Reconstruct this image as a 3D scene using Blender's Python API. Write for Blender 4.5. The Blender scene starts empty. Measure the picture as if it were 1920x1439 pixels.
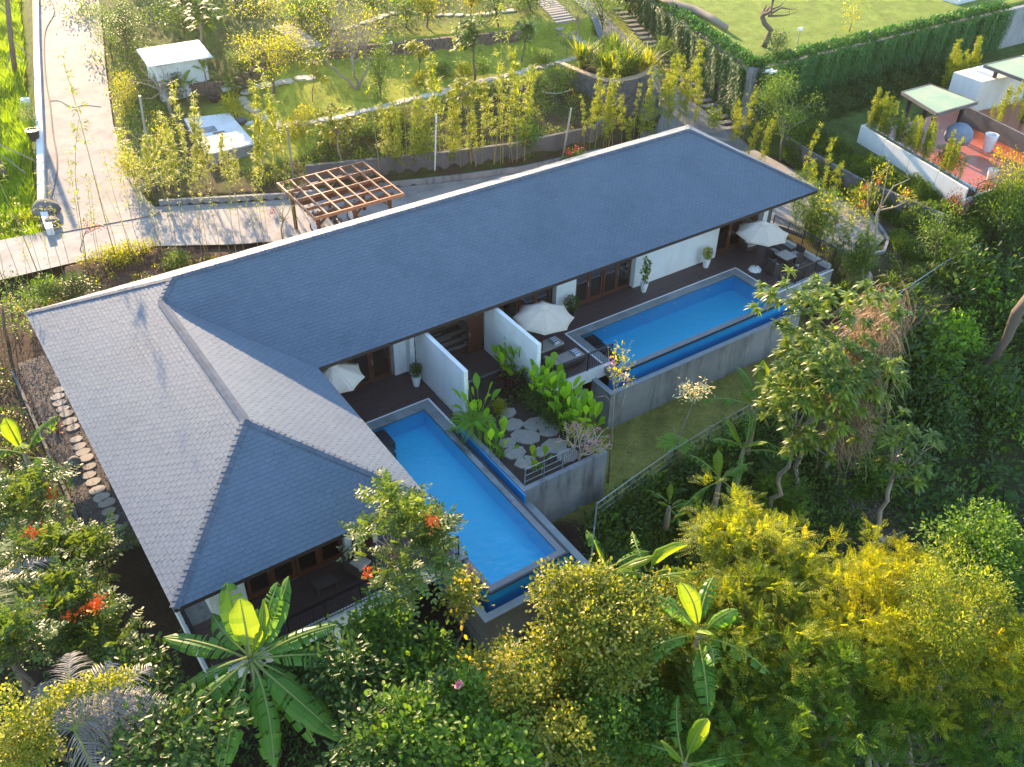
import bpy, math, random
import numpy as np
from mathutils import Vector, Matrix, noise as mnoise
random.seed(7); RS=np.random.default_rng(11)
S=bpy.context.scene; COL=S.collection
# ---------------- camera, world, sun, exposure ----------------
CX,CY,CZ,YAW,PIT,ROL,FPX=-2.36830,-40.08160,26.33540,0.61490,0.66190,0.02490,1778.39820
def cam_axes():
    cy,sy=math.cos(YAW),math.sin(YAW); cp,sp=math.cos(PIT),math.sin(PIT)
    f=np.array([sy*cp,cy*cp,-sp]); r=np.array([cy,-sy,0.]); u=np.cross(r,f)
    c,s=math.cos(ROL),math.sin(ROL)
    return c*r+s*u, -s*r+c*u, f
CR_,CU_,CF_=cam_axes(); CP_=np.array([CX,CY,CZ])
cd=bpy.data.cameras.new('camera'); cam=bpy.data.objects.new('camera',cd); COL.objects.link(cam)
m=Matrix.Identity(4)
for i in range(3):
    m[i][0]=CR_[i]; m[i][1]=CU_[i]; m[i][2]=-CF_[i]; m[i][3]=CP_[i]
cam.matrix_world=m; cd.sensor_width=36; cd.lens=FPX/1920*36; cd.clip_end=3000; cd.clip_start=.1
S.camera=cam
SUN=np.array([0.135,0.955,0.292]); SUN/=np.linalg.norm(SUN)
W=bpy.data.worlds.new('World'); S.world=W; W.use_nodes=True
nt=W.node_tree; nt.nodes.clear()
sk=nt.nodes.new('ShaderNodeTexSky'); sk.sky_type='NISHITA'; sk.sun_disc=False
sk.sun_elevation=math.asin(SUN[2]); sk.sun_rotation=math.atan2(SUN[0],SUN[1])
sk.air_density=1.0; sk.dust_density=.15; sk.ozone_density=1.3
bg=nt.nodes.new('ShaderNodeBackground'); bg.inputs[1].default_value=0.15
ow=nt.nodes.new('ShaderNodeOutputWorld'); nt.links.new(sk.outputs[0],bg.inputs[0]); nt.links.new(bg.outputs[0],ow.inputs[0])
sl=bpy.data.lights.new('sun','SUN'); sl.energy=4.9; sl.angle=math.radians(.5); sl.color=(1.0,.70,.42)
so=bpy.data.objects.new('sun',sl); COL.objects.link(so)
so.rotation_euler=Vector(SUN).to_track_quat('Z','Y').to_euler()
S.view_settings.view_transform='Standard'; S.view_settings.look='None'
S.view_settings.exposure=2.0; S.view_settings.gamma=1; S.view_settings.use_curve_mapping=False
S.render.engine='CYCLES'
S.cycles.max_bounces=8; S.cycles.transparent_max_bounces=16; S.cycles.diffuse_bounces=4; S.cycles.caustics_reflective=False
S.cycles.use_denoising=True
# ---------------- back-projection helpers (pixels of the 1920x1439 photo -> points in the place) ----------------
def ray(px,py):
    d=CF_*FPX+CR_*(px-960)-CU_*(py-719.5); return d/np.linalg.norm(d)
def at(px,py,z=0.):
    d=ray(px,py); s=(z-CZ)/d[2]; p=CP_+s*d; return (float(p[0]),float(p[1]),float(z))
def aty(px,py,y):
    d=ray(px,py); s=(y-CY)/d[1]; p=CP_+s*d; return (float(p[0]),float(y),float(p[2]))
def atd(px,py,dist):
    p=CP_+ray(px,py)*dist; return tuple(float(v) for v in p)
# ---------------- terrain ----------------
def ss(a,b,x): 
    t=np.clip((x-a)/(b-a),0,1); return t*t*(3-2*t)
def nz(x,y,s,seed=0.):
    return (np.sin(x*1.7*s+seed)*np.cos(y*1.3*s+seed*2.1)+.5*np.sin(x*3.1*s-y*2.3*s+seed)+.3*np.sin(x*6.1*s+y*5.3*s+seed*3))/1.8
def y_kerb(x): return np.interp(x,[-20,3.3,8.6,16.1,25.6,30,36,40,44,60],[14,13.1,13.1,9.6,6.4,5.2,4.6,6.5,9,16])
def y_fence(x): return np.interp(x,[-20,0,14.0,14.9,16.6,26.6,34,41,48,60,120],[-26,-24,-24,-21.6,-19.4,-18.2,-17.2,-16.1,-15.4,-17,-22])
def x_left(y): return np.interp(y,[-30,-14,0,6,60],[-1.5,-1.4,-1.3,-3,-3])
def hw_x(y): # foot of the creeper wall, run going back
    return np.interp(y,[3,19,40,120],[47.2,51.9,58.5,83])
def hw_y(x): return np.interp(x,[47.2,75,140],[3.0,2.0,-1.0])
def H(x,y):
    x=np.asarray(x,float); y=np.asarray(y,float)
    # front
    lawn=-2.6+1.5*ss(33,42,x)
    front=lawn
    yf=y_fence(x); d=np.maximum(0,yf-.4-y)
    rav=-np.minimum(d*.62,9+0*d)+.5*nz(x,y,.5)*ss(0,3,d)
    front=front+rav
    # far side of the ravine climbs again at the right
    front=front+5*ss(62,90,x)*ss(0,3,d)
    edge=np.where(x<9.2,-12.9,np.where(x<33,-9.4,np.interp(x,[33,37.5,41,46],[-9.4,-12.,-13.6,-13.4])))
    wdt=np.where(x<9.2,5.0,np.where(x<33,1.0,1.2))
    f=ss(0,1,(edge-y)/wdt)
    z=-.14*(1-f)+front*f
    z=np.where(x>38.3,z-.5*(1-f)*ss(38.3,42,x),z)
    # left slope
    dl=np.maximum(0,x_left(y)-x)
    z=z-np.minimum(dl*.33,3.5)*(1-ss(6,9,y))+.15*nz(x,y,.9)*ss(.2,1.5,dl)
    # back left field and road
    rise=np.maximum(0,y-14)*.045
    back=0*x+rise
    fld=ss(0,.6,(np.interp(y,[10,15,34,58,120],[3.0,3.5,7.5,12.6,26])-x))
    back=back-.7*fld
    # garden
    yk=y_kerb(x)
    gx=ss(18.5,22.5,x)
    g=.35+gx*.85*ss(1.0,1.25,y-yk)+(gx*.9)*ss(yk+1.4,14.2,y)+(.35+.25*gx)*ss(14,21,y)
    yw2=np.interp(x,[15,24,30,38,45],[27.0,23.2,21.2,19.6,18.4])
    g=g+.9*ss(-.1,.25,y-yw2)+np.maximum(0,y-yw2)*.05
    garden=ss(0,.15,y-yk-.12)*ss(0,.5,x-np.interp(y,[10,14,20,34,58,120],[8.8,9.4,10.1,13.1,18.1,32]))
    z=np.where(y>7,back,z); 
    z=z*(1-garden)+g*garden
    # ramp on the right, going back along the creeper wall
    rx=np.interp(y,[3,19,40,120],[43.4,47.2,53.5,78])
    rampm=ss(0,.3,x-np.interp(y,[3,6,9,13,19,40,120],[39,41.8,44.6,45.6,46.6,52.6,77]))*ss(1.0,3.0,y)
    z=z*(1-rampm)+(.0+np.maximum(0,y-3)*.115)*rampm
    # plateau behind the creeper wall
    pl=(x>hw_x(y)+.35)&(y>hw_y(x)+.35)
    z=np.where(pl,4.05+.02*(y-3),z)
    # bank below the neighbouring villa
    bx=np.interp(y,[-30,-17,-13.5,-8,-4,0,2.5],[52,48.6,47.2,46.6,47.2,47.6,47.8])
    bk=ss(0,1.6,x-bx)*(y<=hw_y(x)+.35)*ss(-19,-15,y)
    z=z*(1-bk)+.85*bk
    # ravine is lowest between villa and jungle
    z=z-.2*nz(x,y,.35,2.)*ss(3,8,d)
    return z
def hz(x,y): return float(H(x,y))
def gp(px,py,extra=0.):
    d=ray(px,py); s=18.
    prev=s
    while s<400:
        p=CP_+d*s
        if p[2]<hz(p[0],p[1])+extra:
            a,b=prev,s
            for _ in range(12):
                mdd=(a+b)/2; q=CP_+d*mdd
                if q[2]<hz(q[0],q[1])+extra: b=mdd
                else: a=mdd
            q=CP_+d*b; return (float(q[0]),float(q[1]),hz(q[0],q[1]))
        prev=s; s+=.35
    q=CP_+d*200; return (float(q[0]),float(q[1]),hz(q[0],q[1]))
# ---------------- materials ----------------
def nodes(m): m.use_nodes=True; t=m.node_tree; t.nodes.clear(); return t
def N(t,ty,**k):
    n=t.nodes.new(ty)
    for a,b in k.items():
        if a.startswith('i_'):
            key=a[2:]; key=int(key) if key.isdigit() else key
            n.inputs[key].default_value=b
        else: setattr(n,a,b)
    return n
def surf(name,c1,c2=None,rough=.7,scale=3.,bump=0.,bscale=None,stretch=(1,1,1),metal=0.,attr=False,spec=.5,stain=None,stscale=.5,coat=0.):
    m=bpy.data.materials.new(name); t=nodes(m); L=t.links.new
    out=N(t,'ShaderNodeOutputMaterial'); b=N(t,'ShaderNodeBsdfPrincipled',i_Roughness=rough,i_Metallic=metal)
    b.inputs['Specular IOR Level'].default_value=spec; b.inputs['Coat Weight'].default_value=coat
    L(b.outputs[0],out.inputs[0])
    tc=N(t,'ShaderNodeTexCoord'); mp=N(t,'ShaderNodeMapping'); mp.inputs['Scale'].default_value=stretch
    L(tc.outputs['Object'],mp.inputs[0])
    n1=N(t,'ShaderNodeTexNoise',i_Scale=scale,i_Detail=5.,i_Roughness=.6); L(mp.outputs[0],n1.inputs['Vector'])
    c2=c2 or tuple(v*.8 for v in c1)
    mx=N(t,'ShaderNodeMix',data_type='RGBA'); mx.inputs[6].default_value=(*c1,1); mx.inputs[7].default_value=(*c2,1)
    rp=N(t,'ShaderNodeMapRange',i_1=.3,i_2=.7); L(n1.outputs[0],rp.inputs[0]); L(rp.outputs[0],mx.inputs[0])
    cur=mx.outputs[2]
    if stain:
        n3=N(t,'ShaderNodeTexNoise',i_Scale=stscale,i_Detail=6.,i_Roughness=.65); mp3=N(t,'ShaderNodeMapping'); mp3.inputs['Scale'].default_value=(1,1,.16)
        L(tc.outputs['Object'],mp3.inputs[0]); L(mp3.outputs[0],n3.inputs['Vector'])
        r3=N(t,'ShaderNodeMapRange',i_1=.48,i_2=.68); L(n3.outputs[0],r3.inputs[0])
        m3=N(t,'ShaderNodeMix',data_type='RGBA'); m3.inputs[7].default_value=(*stain,1); L(cur,m3.inputs[6]); L(r3.outputs[0],m3.inputs[0]); cur=m3.outputs[2]
    if attr:
        a=N(t,'ShaderNodeAttribute',attribute_name='v'); r=N(t,'ShaderNodeMapRange',i_3=.86,i_4=1.14); L(a.outputs['Fac'],r.inputs[0])
        mm=N(t,'ShaderNodeMix',data_type='RGBA',blend_type='MULTIPLY',i_0=1.); L(cur,mm.inputs[6])
        cb=N(t,'ShaderNodeCombineColor'); [L(r.outputs[0],cb.inputs[i]) for i in range(3)]; L(cb.outputs[0],mm.inputs[7]); cur=mm.outputs[2]
    L(cur,b.inputs['Base Color'])
    if bump:
        n2=N(t,'ShaderNodeTexNoise',i_Scale=bscale or scale*8,i_Detail=6.,i_Roughness=.65); L(mp.outputs[0],n2.inputs['Vector'])
        bp=N(t,'ShaderNodeBump',i_Strength=min(1,bump),i_Distance=.02*max(1,bump)); L(n2.outputs[0],bp.inputs['Height']); L(bp.outputs[0],b.inputs['Normal'])
    return m
def leafm(name,c1,c2,trans=.45,rough=.5,tcol=None,spec=.3,c3=None):
    """c1..c2 picked per leaf by attribute v; light passing through is tinted yellower."""
    m=bpy.data.materials.new(name); t=nodes(m); L=t.links.new
    out=N(t,'ShaderNodeOutputMaterial'); b=N(t,'ShaderNodeBsdfPrincipled',i_Roughness=rough); b.inputs['Specular IOR Level'].default_value=spec
    a=N(t,'ShaderNodeAttribute',attribute_name='v')
    cr=N(t,'ShaderNodeValToRGB'); cr.color_ramp.elements[0].color=(*c1,1); cr.color_ramp.elements[1].color=(*c2,1); cr.color_ramp.elements[1].position=.9
    if c3: e=cr.color_ramp.elements.new(.97); e.color=(*c3,1)
    L(a.outputs['Fac'],cr.inputs[0]); L(cr.outputs[0],b.inputs['Base Color'])
    tr=N(t,'ShaderNodeBsdfTranslucent'); mx=N(t,'ShaderNodeMix',data_type='RGBA',blend_type='MULTIPLY',i_0=1.)
    tc=tcol or (1.95,1.75,.45); mx.inputs[7].default_value=(*tc,1); mx.clamp_result=False; L(cr.outputs[0],mx.inputs[6]); L(mx.outputs[2],tr.inputs[0])
    ms=N(t,'ShaderNodeMixShader',i_0=trans); L(b.outputs[0],ms.inputs[1]); L(tr.outputs[0],ms.inputs[2]); L(ms.outputs[0],out.inputs[0])
    return m
M={}
M['shingle']=surf('roof_shingle',(.101,.140,.186),(.114,.154,.2),rough=.62,scale=1.3,bump=.5,bscale=90,attr=True,spec=.3,stain=(.09,.127,.17),stscale=.35)
M['ridge']=surf('ridge_cap',(.09,.114,.148),(.105,.128,.16),rough=.62,scale=4,bump=.4,bscale=90,attr=True,spec=.12)
M['fascia']=surf('fascia',(.035,.022,.018),rough=.5,scale=6)
M['soffit']=surf('soffit',(.16,.09,.05),(.11,.06,.035),rough=.6,scale=3,stretch=(1,12,1))
M['white']=surf('white_plaster',(.74,.75,.74),(.66,.67,.66),rough=.8,scale=1.2,bump=.15,bscale=40,stain=(.60,.60,.57),stscale=.7)
M['paver']=surf('white_paint',(.78,.78,.77),(.7,.7,.69),rough=.6,scale=4)
M['conc']=surf('concrete',(.30,.31,.32),(.21,.22,.235),rough=.85,scale=.9,bump=.5,bscale=25,stain=(.10,.11,.11),stscale=1.6)
M['concd']=surf('dark_concrete',(.14,.14,.14),(.09,.09,.09),rough=.85,scale=.9,bump=.5,bscale=25,stain=(.06,.06,.055))
M['coping']=surf('pool_coping',(.24,.27,.27),(.17,.2,.205),rough=.45,scale=2.,bump=.2,bscale=30,attr=True)
M['edge']=surf('infinity_edge',(.20,.20,.20),(.15,.155,.16),rough=.35,scale=2,bump=.2)
M['wetedge']=surf('wet_stone_painted_reflections',(.035,.04,.045),(.30,.33,.35),rough=.18,scale=1.3,bump=.3,stretch=(1,.5,1))  # wet dark stone; pale patches in the colour stand in for reflections
M['road']=surf('road_concrete',(.31,.285,.26),(.25,.235,.22),rough=.85,scale=.5,bump=.45,bscale=9,stain=(.18,.172,.165),stscale=.6)
M['drive']=surf('drive_paving',(.30,.295,.29),(.24,.24,.24),rough=.85,scale=.7,bump=.45,bscale=10,stain=(.18,.18,.18),stscale=.7)
M['ramp']=surf('ramp_concrete',(.20,.21,.23),(.15,.16,.18),rough=.8,scale=.5,bump=.4,bscale=14,stain=(.11,.12,.135),stscale=.4)
M['wood']=surf('red_brown_wood',(.10,.032,.016),(.065,.022,.012),rough=.45,scale=3,stretch=(1,1,6),bump=.1)
M['teak']=surf('pergola_wood',(.34,.155,.075),(.25,.105,.05),rough=.5,scale=3,stretch=(6,6,1),bump=.1)
M['deck']=surf('deck_board',(.085,.055,.052),(.06,.038,.036),rough=.55,scale=4,stretch=(1,9,1),bump=.15,attr=True)
M['black']=surf('black_metal',(.02,.02,.022),rough=.4,scale=5)
M['steel']=surf('galvanised',(.42,.44,.46),rough=.4,metal=.6,scale=5)
M['tile']=surf('pool_tile',(.004,.66,.95),(.006,.70,.97),rough=.3,scale=3,attr=False)
M['tileo']=surf('basin_tile',(.006,.27,.58),(.008,.30,.62),rough=.3,scale=3)
M['canvas']=surf('parasol_canvas',(.56,.47,.37),(.51,.43,.34),rough=.85,scale=8,bump=.1,bscale=200)
M['rattan']=surf('rattan',(.07,.055,.05),(.045,.035,.03),rough=.6,scale=30,bump=.5,bscale=150)
M['cushion']=surf('cushion',(.38,.34,.30),(.33,.30,.27),rough=.9,scale=6,bump=.1,bscale=100)
M['stone']=surf('flagstone',(.33,.30,.26),(.25,.225,.20),rough=.85,scale=5,bump=.5,bscale=30,attr=True)
M['rock']=surf('volcanic_rock',(.17,.16,.16),(.08,.08,.085),rough=.9,scale=2,bump=.8,bscale=12,attr=True)
M['capst']=surf('sandstone_cap',(.55,.40,.27),(.45,.33,.23),rough=.8,scale=3,bump=.3)
M['soil']=surf('dark_soil',(.055,.038,.028),(.035,.025,.02),rough=.95,scale=2.5,bump=1.,bscale=18)
M['gravel']=surf('river_gravel',(.12,.09,.07),(.04,.035,.03),rough=.9,scale=22,bump=1.2,bscale=30)
M['bark']=surf('bark',(.16,.12,.09),(.10,.08,.06),rough=.9,scale=6,stretch=(4,4,1),bump=.7,bscale=25)
M['barkl']=surf('pale_bark',(.34,.28,.21),(.24,.19,.14),rough=.9,scale=5,stretch=(4,4,1),bump=.6,bscale=25)
M['cane']=surf('bamboo_cane',(.33,.27,.10),(.22,.2,.07),rough=.4,scale=3,stretch=(3,3,1))
M['terra']=surf('terracotta_floor',(.42,.115,.055),(.35,.09,.045),rough=.35,scale=1,bump=.1)
M['grnroof']=surf('green_roof_sheet',(.20,.33,.20),(.26,.36,.2),rough=.5,scale=.7,stain=(.34,.38,.22),stscale=.5)
M['red']=surf('red_flower',(.65,.03,.05),rough=.5); M['orange']=surf('orange_flower',(.85,.16,.01),rough=.5)
M['dry']=leafm('dry_leaf',(.20,.13,.07),(.36,.27,.16),trans=.25,rough=.7,tcol=(1.3,1.1,.7))
M['silver']=leafm('withered_frond',(.16,.14,.12),(.36,.33,.30),trans=.15,rough=.5,tcol=(1.2,1.1,.8))
M['brick']=surf('brown_dry_stone',(.17,.125,.09),(.09,.065,.05),rough=.9,scale=3,bump=.6,bscale=14,attr=True)
M['path']=surf('pale_path_stone',(.56,.51,.43),(.46,.42,.36),rough=.85,scale=3,bump=.4,bscale=20,attr=True)
M['pink']=surf('pink_flower',(.75,.30,.36),rough=.6); M['magenta']=surf('magenta_flower',(.6,.06,.45),rough=.6); M['cream']=surf('cream_blossom',(.75,.62,.25),rough=.7)
# foliage
M['lf_feather']=leafm('feathery_leaf',(.035,.10,.008),(.35,.39,.03),trans=.5,c3=(.42,.40,.03))  # dark low end and golden high end put shaded and sunlit foliage into colour
M['lf_round']=leafm('round_leaf',(.04,.10,.010),(.38,.38,.05),trans=.45,rough=.4,c3=(.45,.40,.12))
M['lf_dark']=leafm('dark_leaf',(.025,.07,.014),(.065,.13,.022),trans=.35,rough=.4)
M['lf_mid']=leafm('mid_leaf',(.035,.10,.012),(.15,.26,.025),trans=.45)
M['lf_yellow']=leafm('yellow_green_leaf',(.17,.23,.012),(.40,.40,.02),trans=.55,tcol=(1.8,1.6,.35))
M['lf_flame']=leafm('flame_tree_leaf',(.045,.10,.02),(.14,.20,.04),trans=.38,rough=.45,spec=.5)
M['lf_mango']=leafm('mango_leaf',(.055,.12,.015),(.25,.32,.03),trans=.42,rough=.4,spec=.5)
M['lf_banana']=leafm('banana_leaf',(.06,.18,.025),(.14,.28,.035),trans=.42,rough=.35,tcol=(2.2,1.9,.35))
M['lf_young']=leafm('young_banana_leaf',(.12,.24,.02),(.2,.32,.03),trans=.55,rough=.35,tcol=(1.9,1.5,.3))
M['lf_yell']=leafm('yellowed_leaf',(.45,.30,.02),(.6,.42,.04),trans=.45,rough=.5,tcol=(1.4,1.2,.5))
M['lf_gard']=leafm('heliconia_leaf',(.12,.30,.02),(.25,.43,.03),trans=.5,rough=.35,tcol=(1.9,1.6,.35))
M['lf_red']=leafm('cordyline_leaf',(.12,.01,.02),(.3,.02,.04),trans=.3,tcol=(1.5,.8,.8))
M['lf_purple']=leafm('purple_shrub_leaf',(.03,.012,.015),(.10,.025,.03),trans=.3,tcol=(1.5,.8,.8))
M['lf_bamboo']=leafm('bamboo_leaf',(.12,.20,.012),(.50,.49,.02),trans=.5,tcol=(1.7,1.7,.3))
M['lf_creep']=leafm('creeper_leaf',(.02,.10,.018),(.06,.20,.035),trans=.35,rough=.5)
M['lf_grass']=leafm('grass_blade',(.05,.12,.012),(.12,.2,.02),trans=.45)
M['lf_rice']=leafm('rice_blade',(.12,.26,.01),(.24,.36,.02),trans=.55,tcol=(1.9,1.7,.3))
M['midrib']=leafm('leaf_rib',(.22,.28,.06),(.3,.34,.1),trans=.3)
# water: clear, with the sky mirrored in it
def watermat(name,tint,rip=.004,sc=1.2):
    m=bpy.data.materials.new(name); t=nodes(m); L=t.links.new
    out=N(t,'ShaderNodeOutputMaterial'); tr=N(t,'ShaderNodeBsdfTransparent'); tr.inputs[0].default_value=(*tint,1)
    gl=N(t,'ShaderNodeBsdfGlossy',i_Roughness=.02); fr=N(t,'ShaderNodeFresnel',i_IOR=1.33)
    tc=N(t,'ShaderNodeTexCoord'); n=N(t,'ShaderNodeTexNoise',i_Scale=sc,i_Detail=4.); L(tc.outputs['Object'],n.inputs['Vector'])
    bp=N(t,'ShaderNodeBump',i_Strength=1.,i_Distance=rip); L(n.outputs[0],bp.inputs['Height']); L(bp.outputs[0],gl.inputs['Normal']); L(bp.outputs[0],fr.inputs['Normal'])
    ms=N(t,'ShaderNodeMixShader'); L(fr.outputs[0],ms.inputs[0]); L(tr.outputs[0],ms.inputs[1]); L(gl.outputs[0],ms.inputs[2]); L(ms.outputs[0],out.inputs[0])
    return m
M['water']=watermat('pool_water',(.86,.98,1.0),rip=.09,sc=3.6)
def glassmat(name,tint,f=.12):
    m=bpy.data.materials.new(name); t=nodes(m); L=t.links.new
    out=N(t,'ShaderNodeOutputMaterial'); tr=N(t,'ShaderNodeBsdfTransparent'); tr.inputs[0].default_value=(*tint,1)
    gl=N(t,'ShaderNodeBsdfGlossy',i_Roughness=.03); gl.inputs[0].default_value=(.9,.95,1,1)
    fr=N(t,'ShaderNodeFresnel',i_IOR=1.5); ms=N(t,'ShaderNodeMixShader'); ad=N(t,'ShaderNodeMath',operation='ADD',i_1=f)
    L(fr.outputs[0],ad.inputs[0]); L(ad.outputs[0],ms.inputs[0]); L(tr.outputs[0],ms.inputs[1]); L(gl.outputs[0],ms.inputs[2]); L(ms.outputs[0],out.inputs[0])
    return m
M['glass']=glassmat('window_glass',(.45,.46,.46))
M['clear']=glassmat('clear_glass',(.88,.93,.92),.02)
M['curtain']=surf('curtain',(.5,.47,.42),(.4,.38,.34),rough=.9,scale=2,stretch=(14,14,1))
# ---------------- mesh builders ----------------
def tag(o,label=None,cat=None,group=None,kind=None):
    if label: o['label']=label
    if cat: o['category']=cat
    if group: o['group']=group
    if kind: o['kind']=kind
    return o
def empty(name,loc=(0,0,0),rz=0.,label=None,cat=None,group=None):
    o=bpy.data.objects.new(name,None); COL.objects.link(o); o.location=loc; o.rotation_euler=(0,0,rz); o.empty_display_size=.2
    return tag(o,label,cat,group)
class MB:
    def __init__(s): s.v=[]; s.f=[]; s.a=[]; s.m=[]; s.mi=0
    def add(s,vs,fs,a=.5):
        k=len(s.v); s.v.extend([tuple(map(float,p)) for p in vs]); s.a.extend([a]*len(vs)); s.f.extend([tuple(i+k for i in f) for f in fs]); s.m.extend([s.mi]*len(fs)); return s
    def box(s,x0,x1,y0,y1,z0,z1,a=.5):
        if x0>x1: x0,x1=x1,x0
        if y0>y1: y0,y1=y1,y0
        if z0>z1: z0,z1=z1,z0
        return s.add([(x0,y0,z0),(x1,y0,z0),(x1,y1,z0),(x0,y1,z0),(x0,y0,z1),(x1,y0,z1),(x1,y1,z1),(x0,y1,z1)],
            [(0,3,2,1),(4,5,6,7),(0,1,5,4),(1,2,6,5),(2,3,7,6),(3,0,4,7)],a)
    def bar(s,p,q,w,h=None,a=.5):
        p=Vector(p);q=Vector(q);h=h or w; d=(q-p).normalized(); up=Vector((0,0,1)) if abs(d.z)<.95 else Vector((0,1,0))
        r=d.cross(up).normalized(); u=r.cross(d).normalized(); vs=[]
        for c in (p,q):
            for i,j in ((-1,-1),(1,-1),(1,1),(-1,1)): vs.append(c+r*(w/2*i)+u*(h/2*j))
        return s.add(vs,[(0,1,2,3),(7,6,5,4),(0,4,5,1),(1,5,6,2),(2,6,7,3),(3,7,4,0)],a)
    def tube(s,pts,rad,n=6,a=.5,cap=True):
        pts=[Vector(p) for p in pts]
        if not hasattr(rad,'__len__'): rad=[rad]*len(pts)
        vs=[];fs=[]; ref=Vector((.31,.22,.93))
        for i,p in enumerate(pts):
            d=(pts[min(i+1,len(pts)-1)]-pts[max(i-1,0)]).normalized()
            r=d.cross(ref); 
            if r.length<.05: r=d.cross(Vector((1,0,0)))
            r.normalize(); u=r.cross(d)
            for k in range(n):
                an=2*math.pi*k/n; vs.append(p+(r*math.cos(an)+u*math.sin(an))*rad[i])
        for i in range(len(pts)-1):
            for k in range(n): fs.append((i*n+k,i*n+(k+1)%n,(i+1)*n+(k+1)%n,(i+1)*n+k))
        if cap: fs.append(tuple(range(n))[::-1]); fs.append(tuple((len(pts)-1)*n+k for k in range(n)))
        return s.add(vs,fs,a)
    def lathe(s,prof,n=16,c=(0,0,0),a=.5,capb=True,capt=True):
        vs=[];fs=[]
        for r,z in prof:
            for k in range(n):
                an=2*math.pi*k/n; vs.append((c[0]+r*math.cos(an),c[1]+r*math.sin(an),c[2]+z))
        for i in range(len(prof)-1):
            for k in range(n): fs.append((i*n+k,i*n+(k+1)%n,(i+1)*n+(k+1)%n,(i+1)*n+k))
        if capb: fs.append(tuple(range(n))[::-1])
        if capt: fs.append(tuple((len(prof)-1)*n+k for k in range(n)))
        return s.add(vs,fs,a)
    def prism(s,poly,z0,z1,a=.5):
        n=len(poly)
        if sum(poly[i][0]*poly[(i+1)%n][1]-poly[(i+1)%n][0]*poly[i][1] for i in range(n))<0: poly=poly[::-1]
        f0=(lambda p:z0) if not callable(z0) else z0; f1=(lambda p:z1) if not callable(z1) else z1
        vs=[(p[0],p[1],f0(p)) for p in poly]+[(p[0],p[1],f1(p)) for p in poly]
        return s.add(vs,[tuple(range(n))[::-1],tuple(range(n,2*n))]+[(i,(i+1)%n,n+(i+1)%n,n+i) for i in range(n)],a)
    def build(s,name,mat,parent=None,smooth=False,loc=None,bevel=0.):
        me=bpy.data.meshes.new(name); me.from_pydata(s.v,[],s.f); 
        for mm in (mat if isinstance(mat,(list,tuple)) else [mat]): me.materials.append(mm)
        if s.m and max(s.m)>0: me.polygons.foreach_set('material_index',s.m)
        at_=me.attributes.new('v','FLOAT','POINT'); at_.data.foreach_set('value',s.a)
        if smooth: me.polygons.foreach_set('use_smooth',[True]*len(me.polygons))
        me.update()
        o=bpy.data.objects.new(name,me); COL.objects.link(o)
        if parent: o.parent=parent
        if loc: o.location=loc
        if bevel:
            b=o.modifiers.new('b','BEVEL'); b.width=bevel; b.segments=2; b.limit_method='ANGLE'
        return o
def copytree(o,loc=None,rz=None,sc=None,label=None,parent=None,group=None):
    c=o.copy(); COL.objects.link(c)
    if parent: c.parent=parent
    if loc: c.location=loc
    if rz is not None: c.rotation_euler=(0,0,rz)
    if sc: c.scale=(sc,sc,sc) if not hasattr(sc,'__len__') else sc
    if label: c['label']=label
    if group: c['group']=group
    for ch in list(o.children): copytree(ch,parent=c)
    return c
def norm(a): return a/np.maximum(1e-9,np.linalg.norm(a,axis=-1,keepdims=True))
TPL={'d':(np.array([(0,0,0),(.45,-.5,.14),(1,0,-.12),(.45,.5,.14)],float),np.array([(0,1,2),(0,2,3)])),
 'r':(np.array([(0,0,0),(.25,-.42,.08),(.75,-.45,.06),(1,0,-.1),(.75,.45,.06),(.25,.42,.08)],float),np.array([(0,1,2),(0,2,3),(0,3,4),(0,4,5)])),
 'l':(np.array([(0,0,0),(.3,-.5,.14),(.7,-.36,.0),(1,0,-.5),(.7,.36,.0),(.3,.5,.14),(.32,0,0),(.7,0,-.14)],float),
      np.array([(0,1,6),(1,2,7),(1,7,6),(2,3,7),(0,6,5),(6,7,5),(7,4,5),(7,3,4)])),
 'b':(np.array([(0,-.5,0),(0,.5,0),(.5,-.42,.6),(.5,.42,.6),(1,0,0)],float),np.array([(0,2,1),(1,2,3),(2,4,3)]))}
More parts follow.
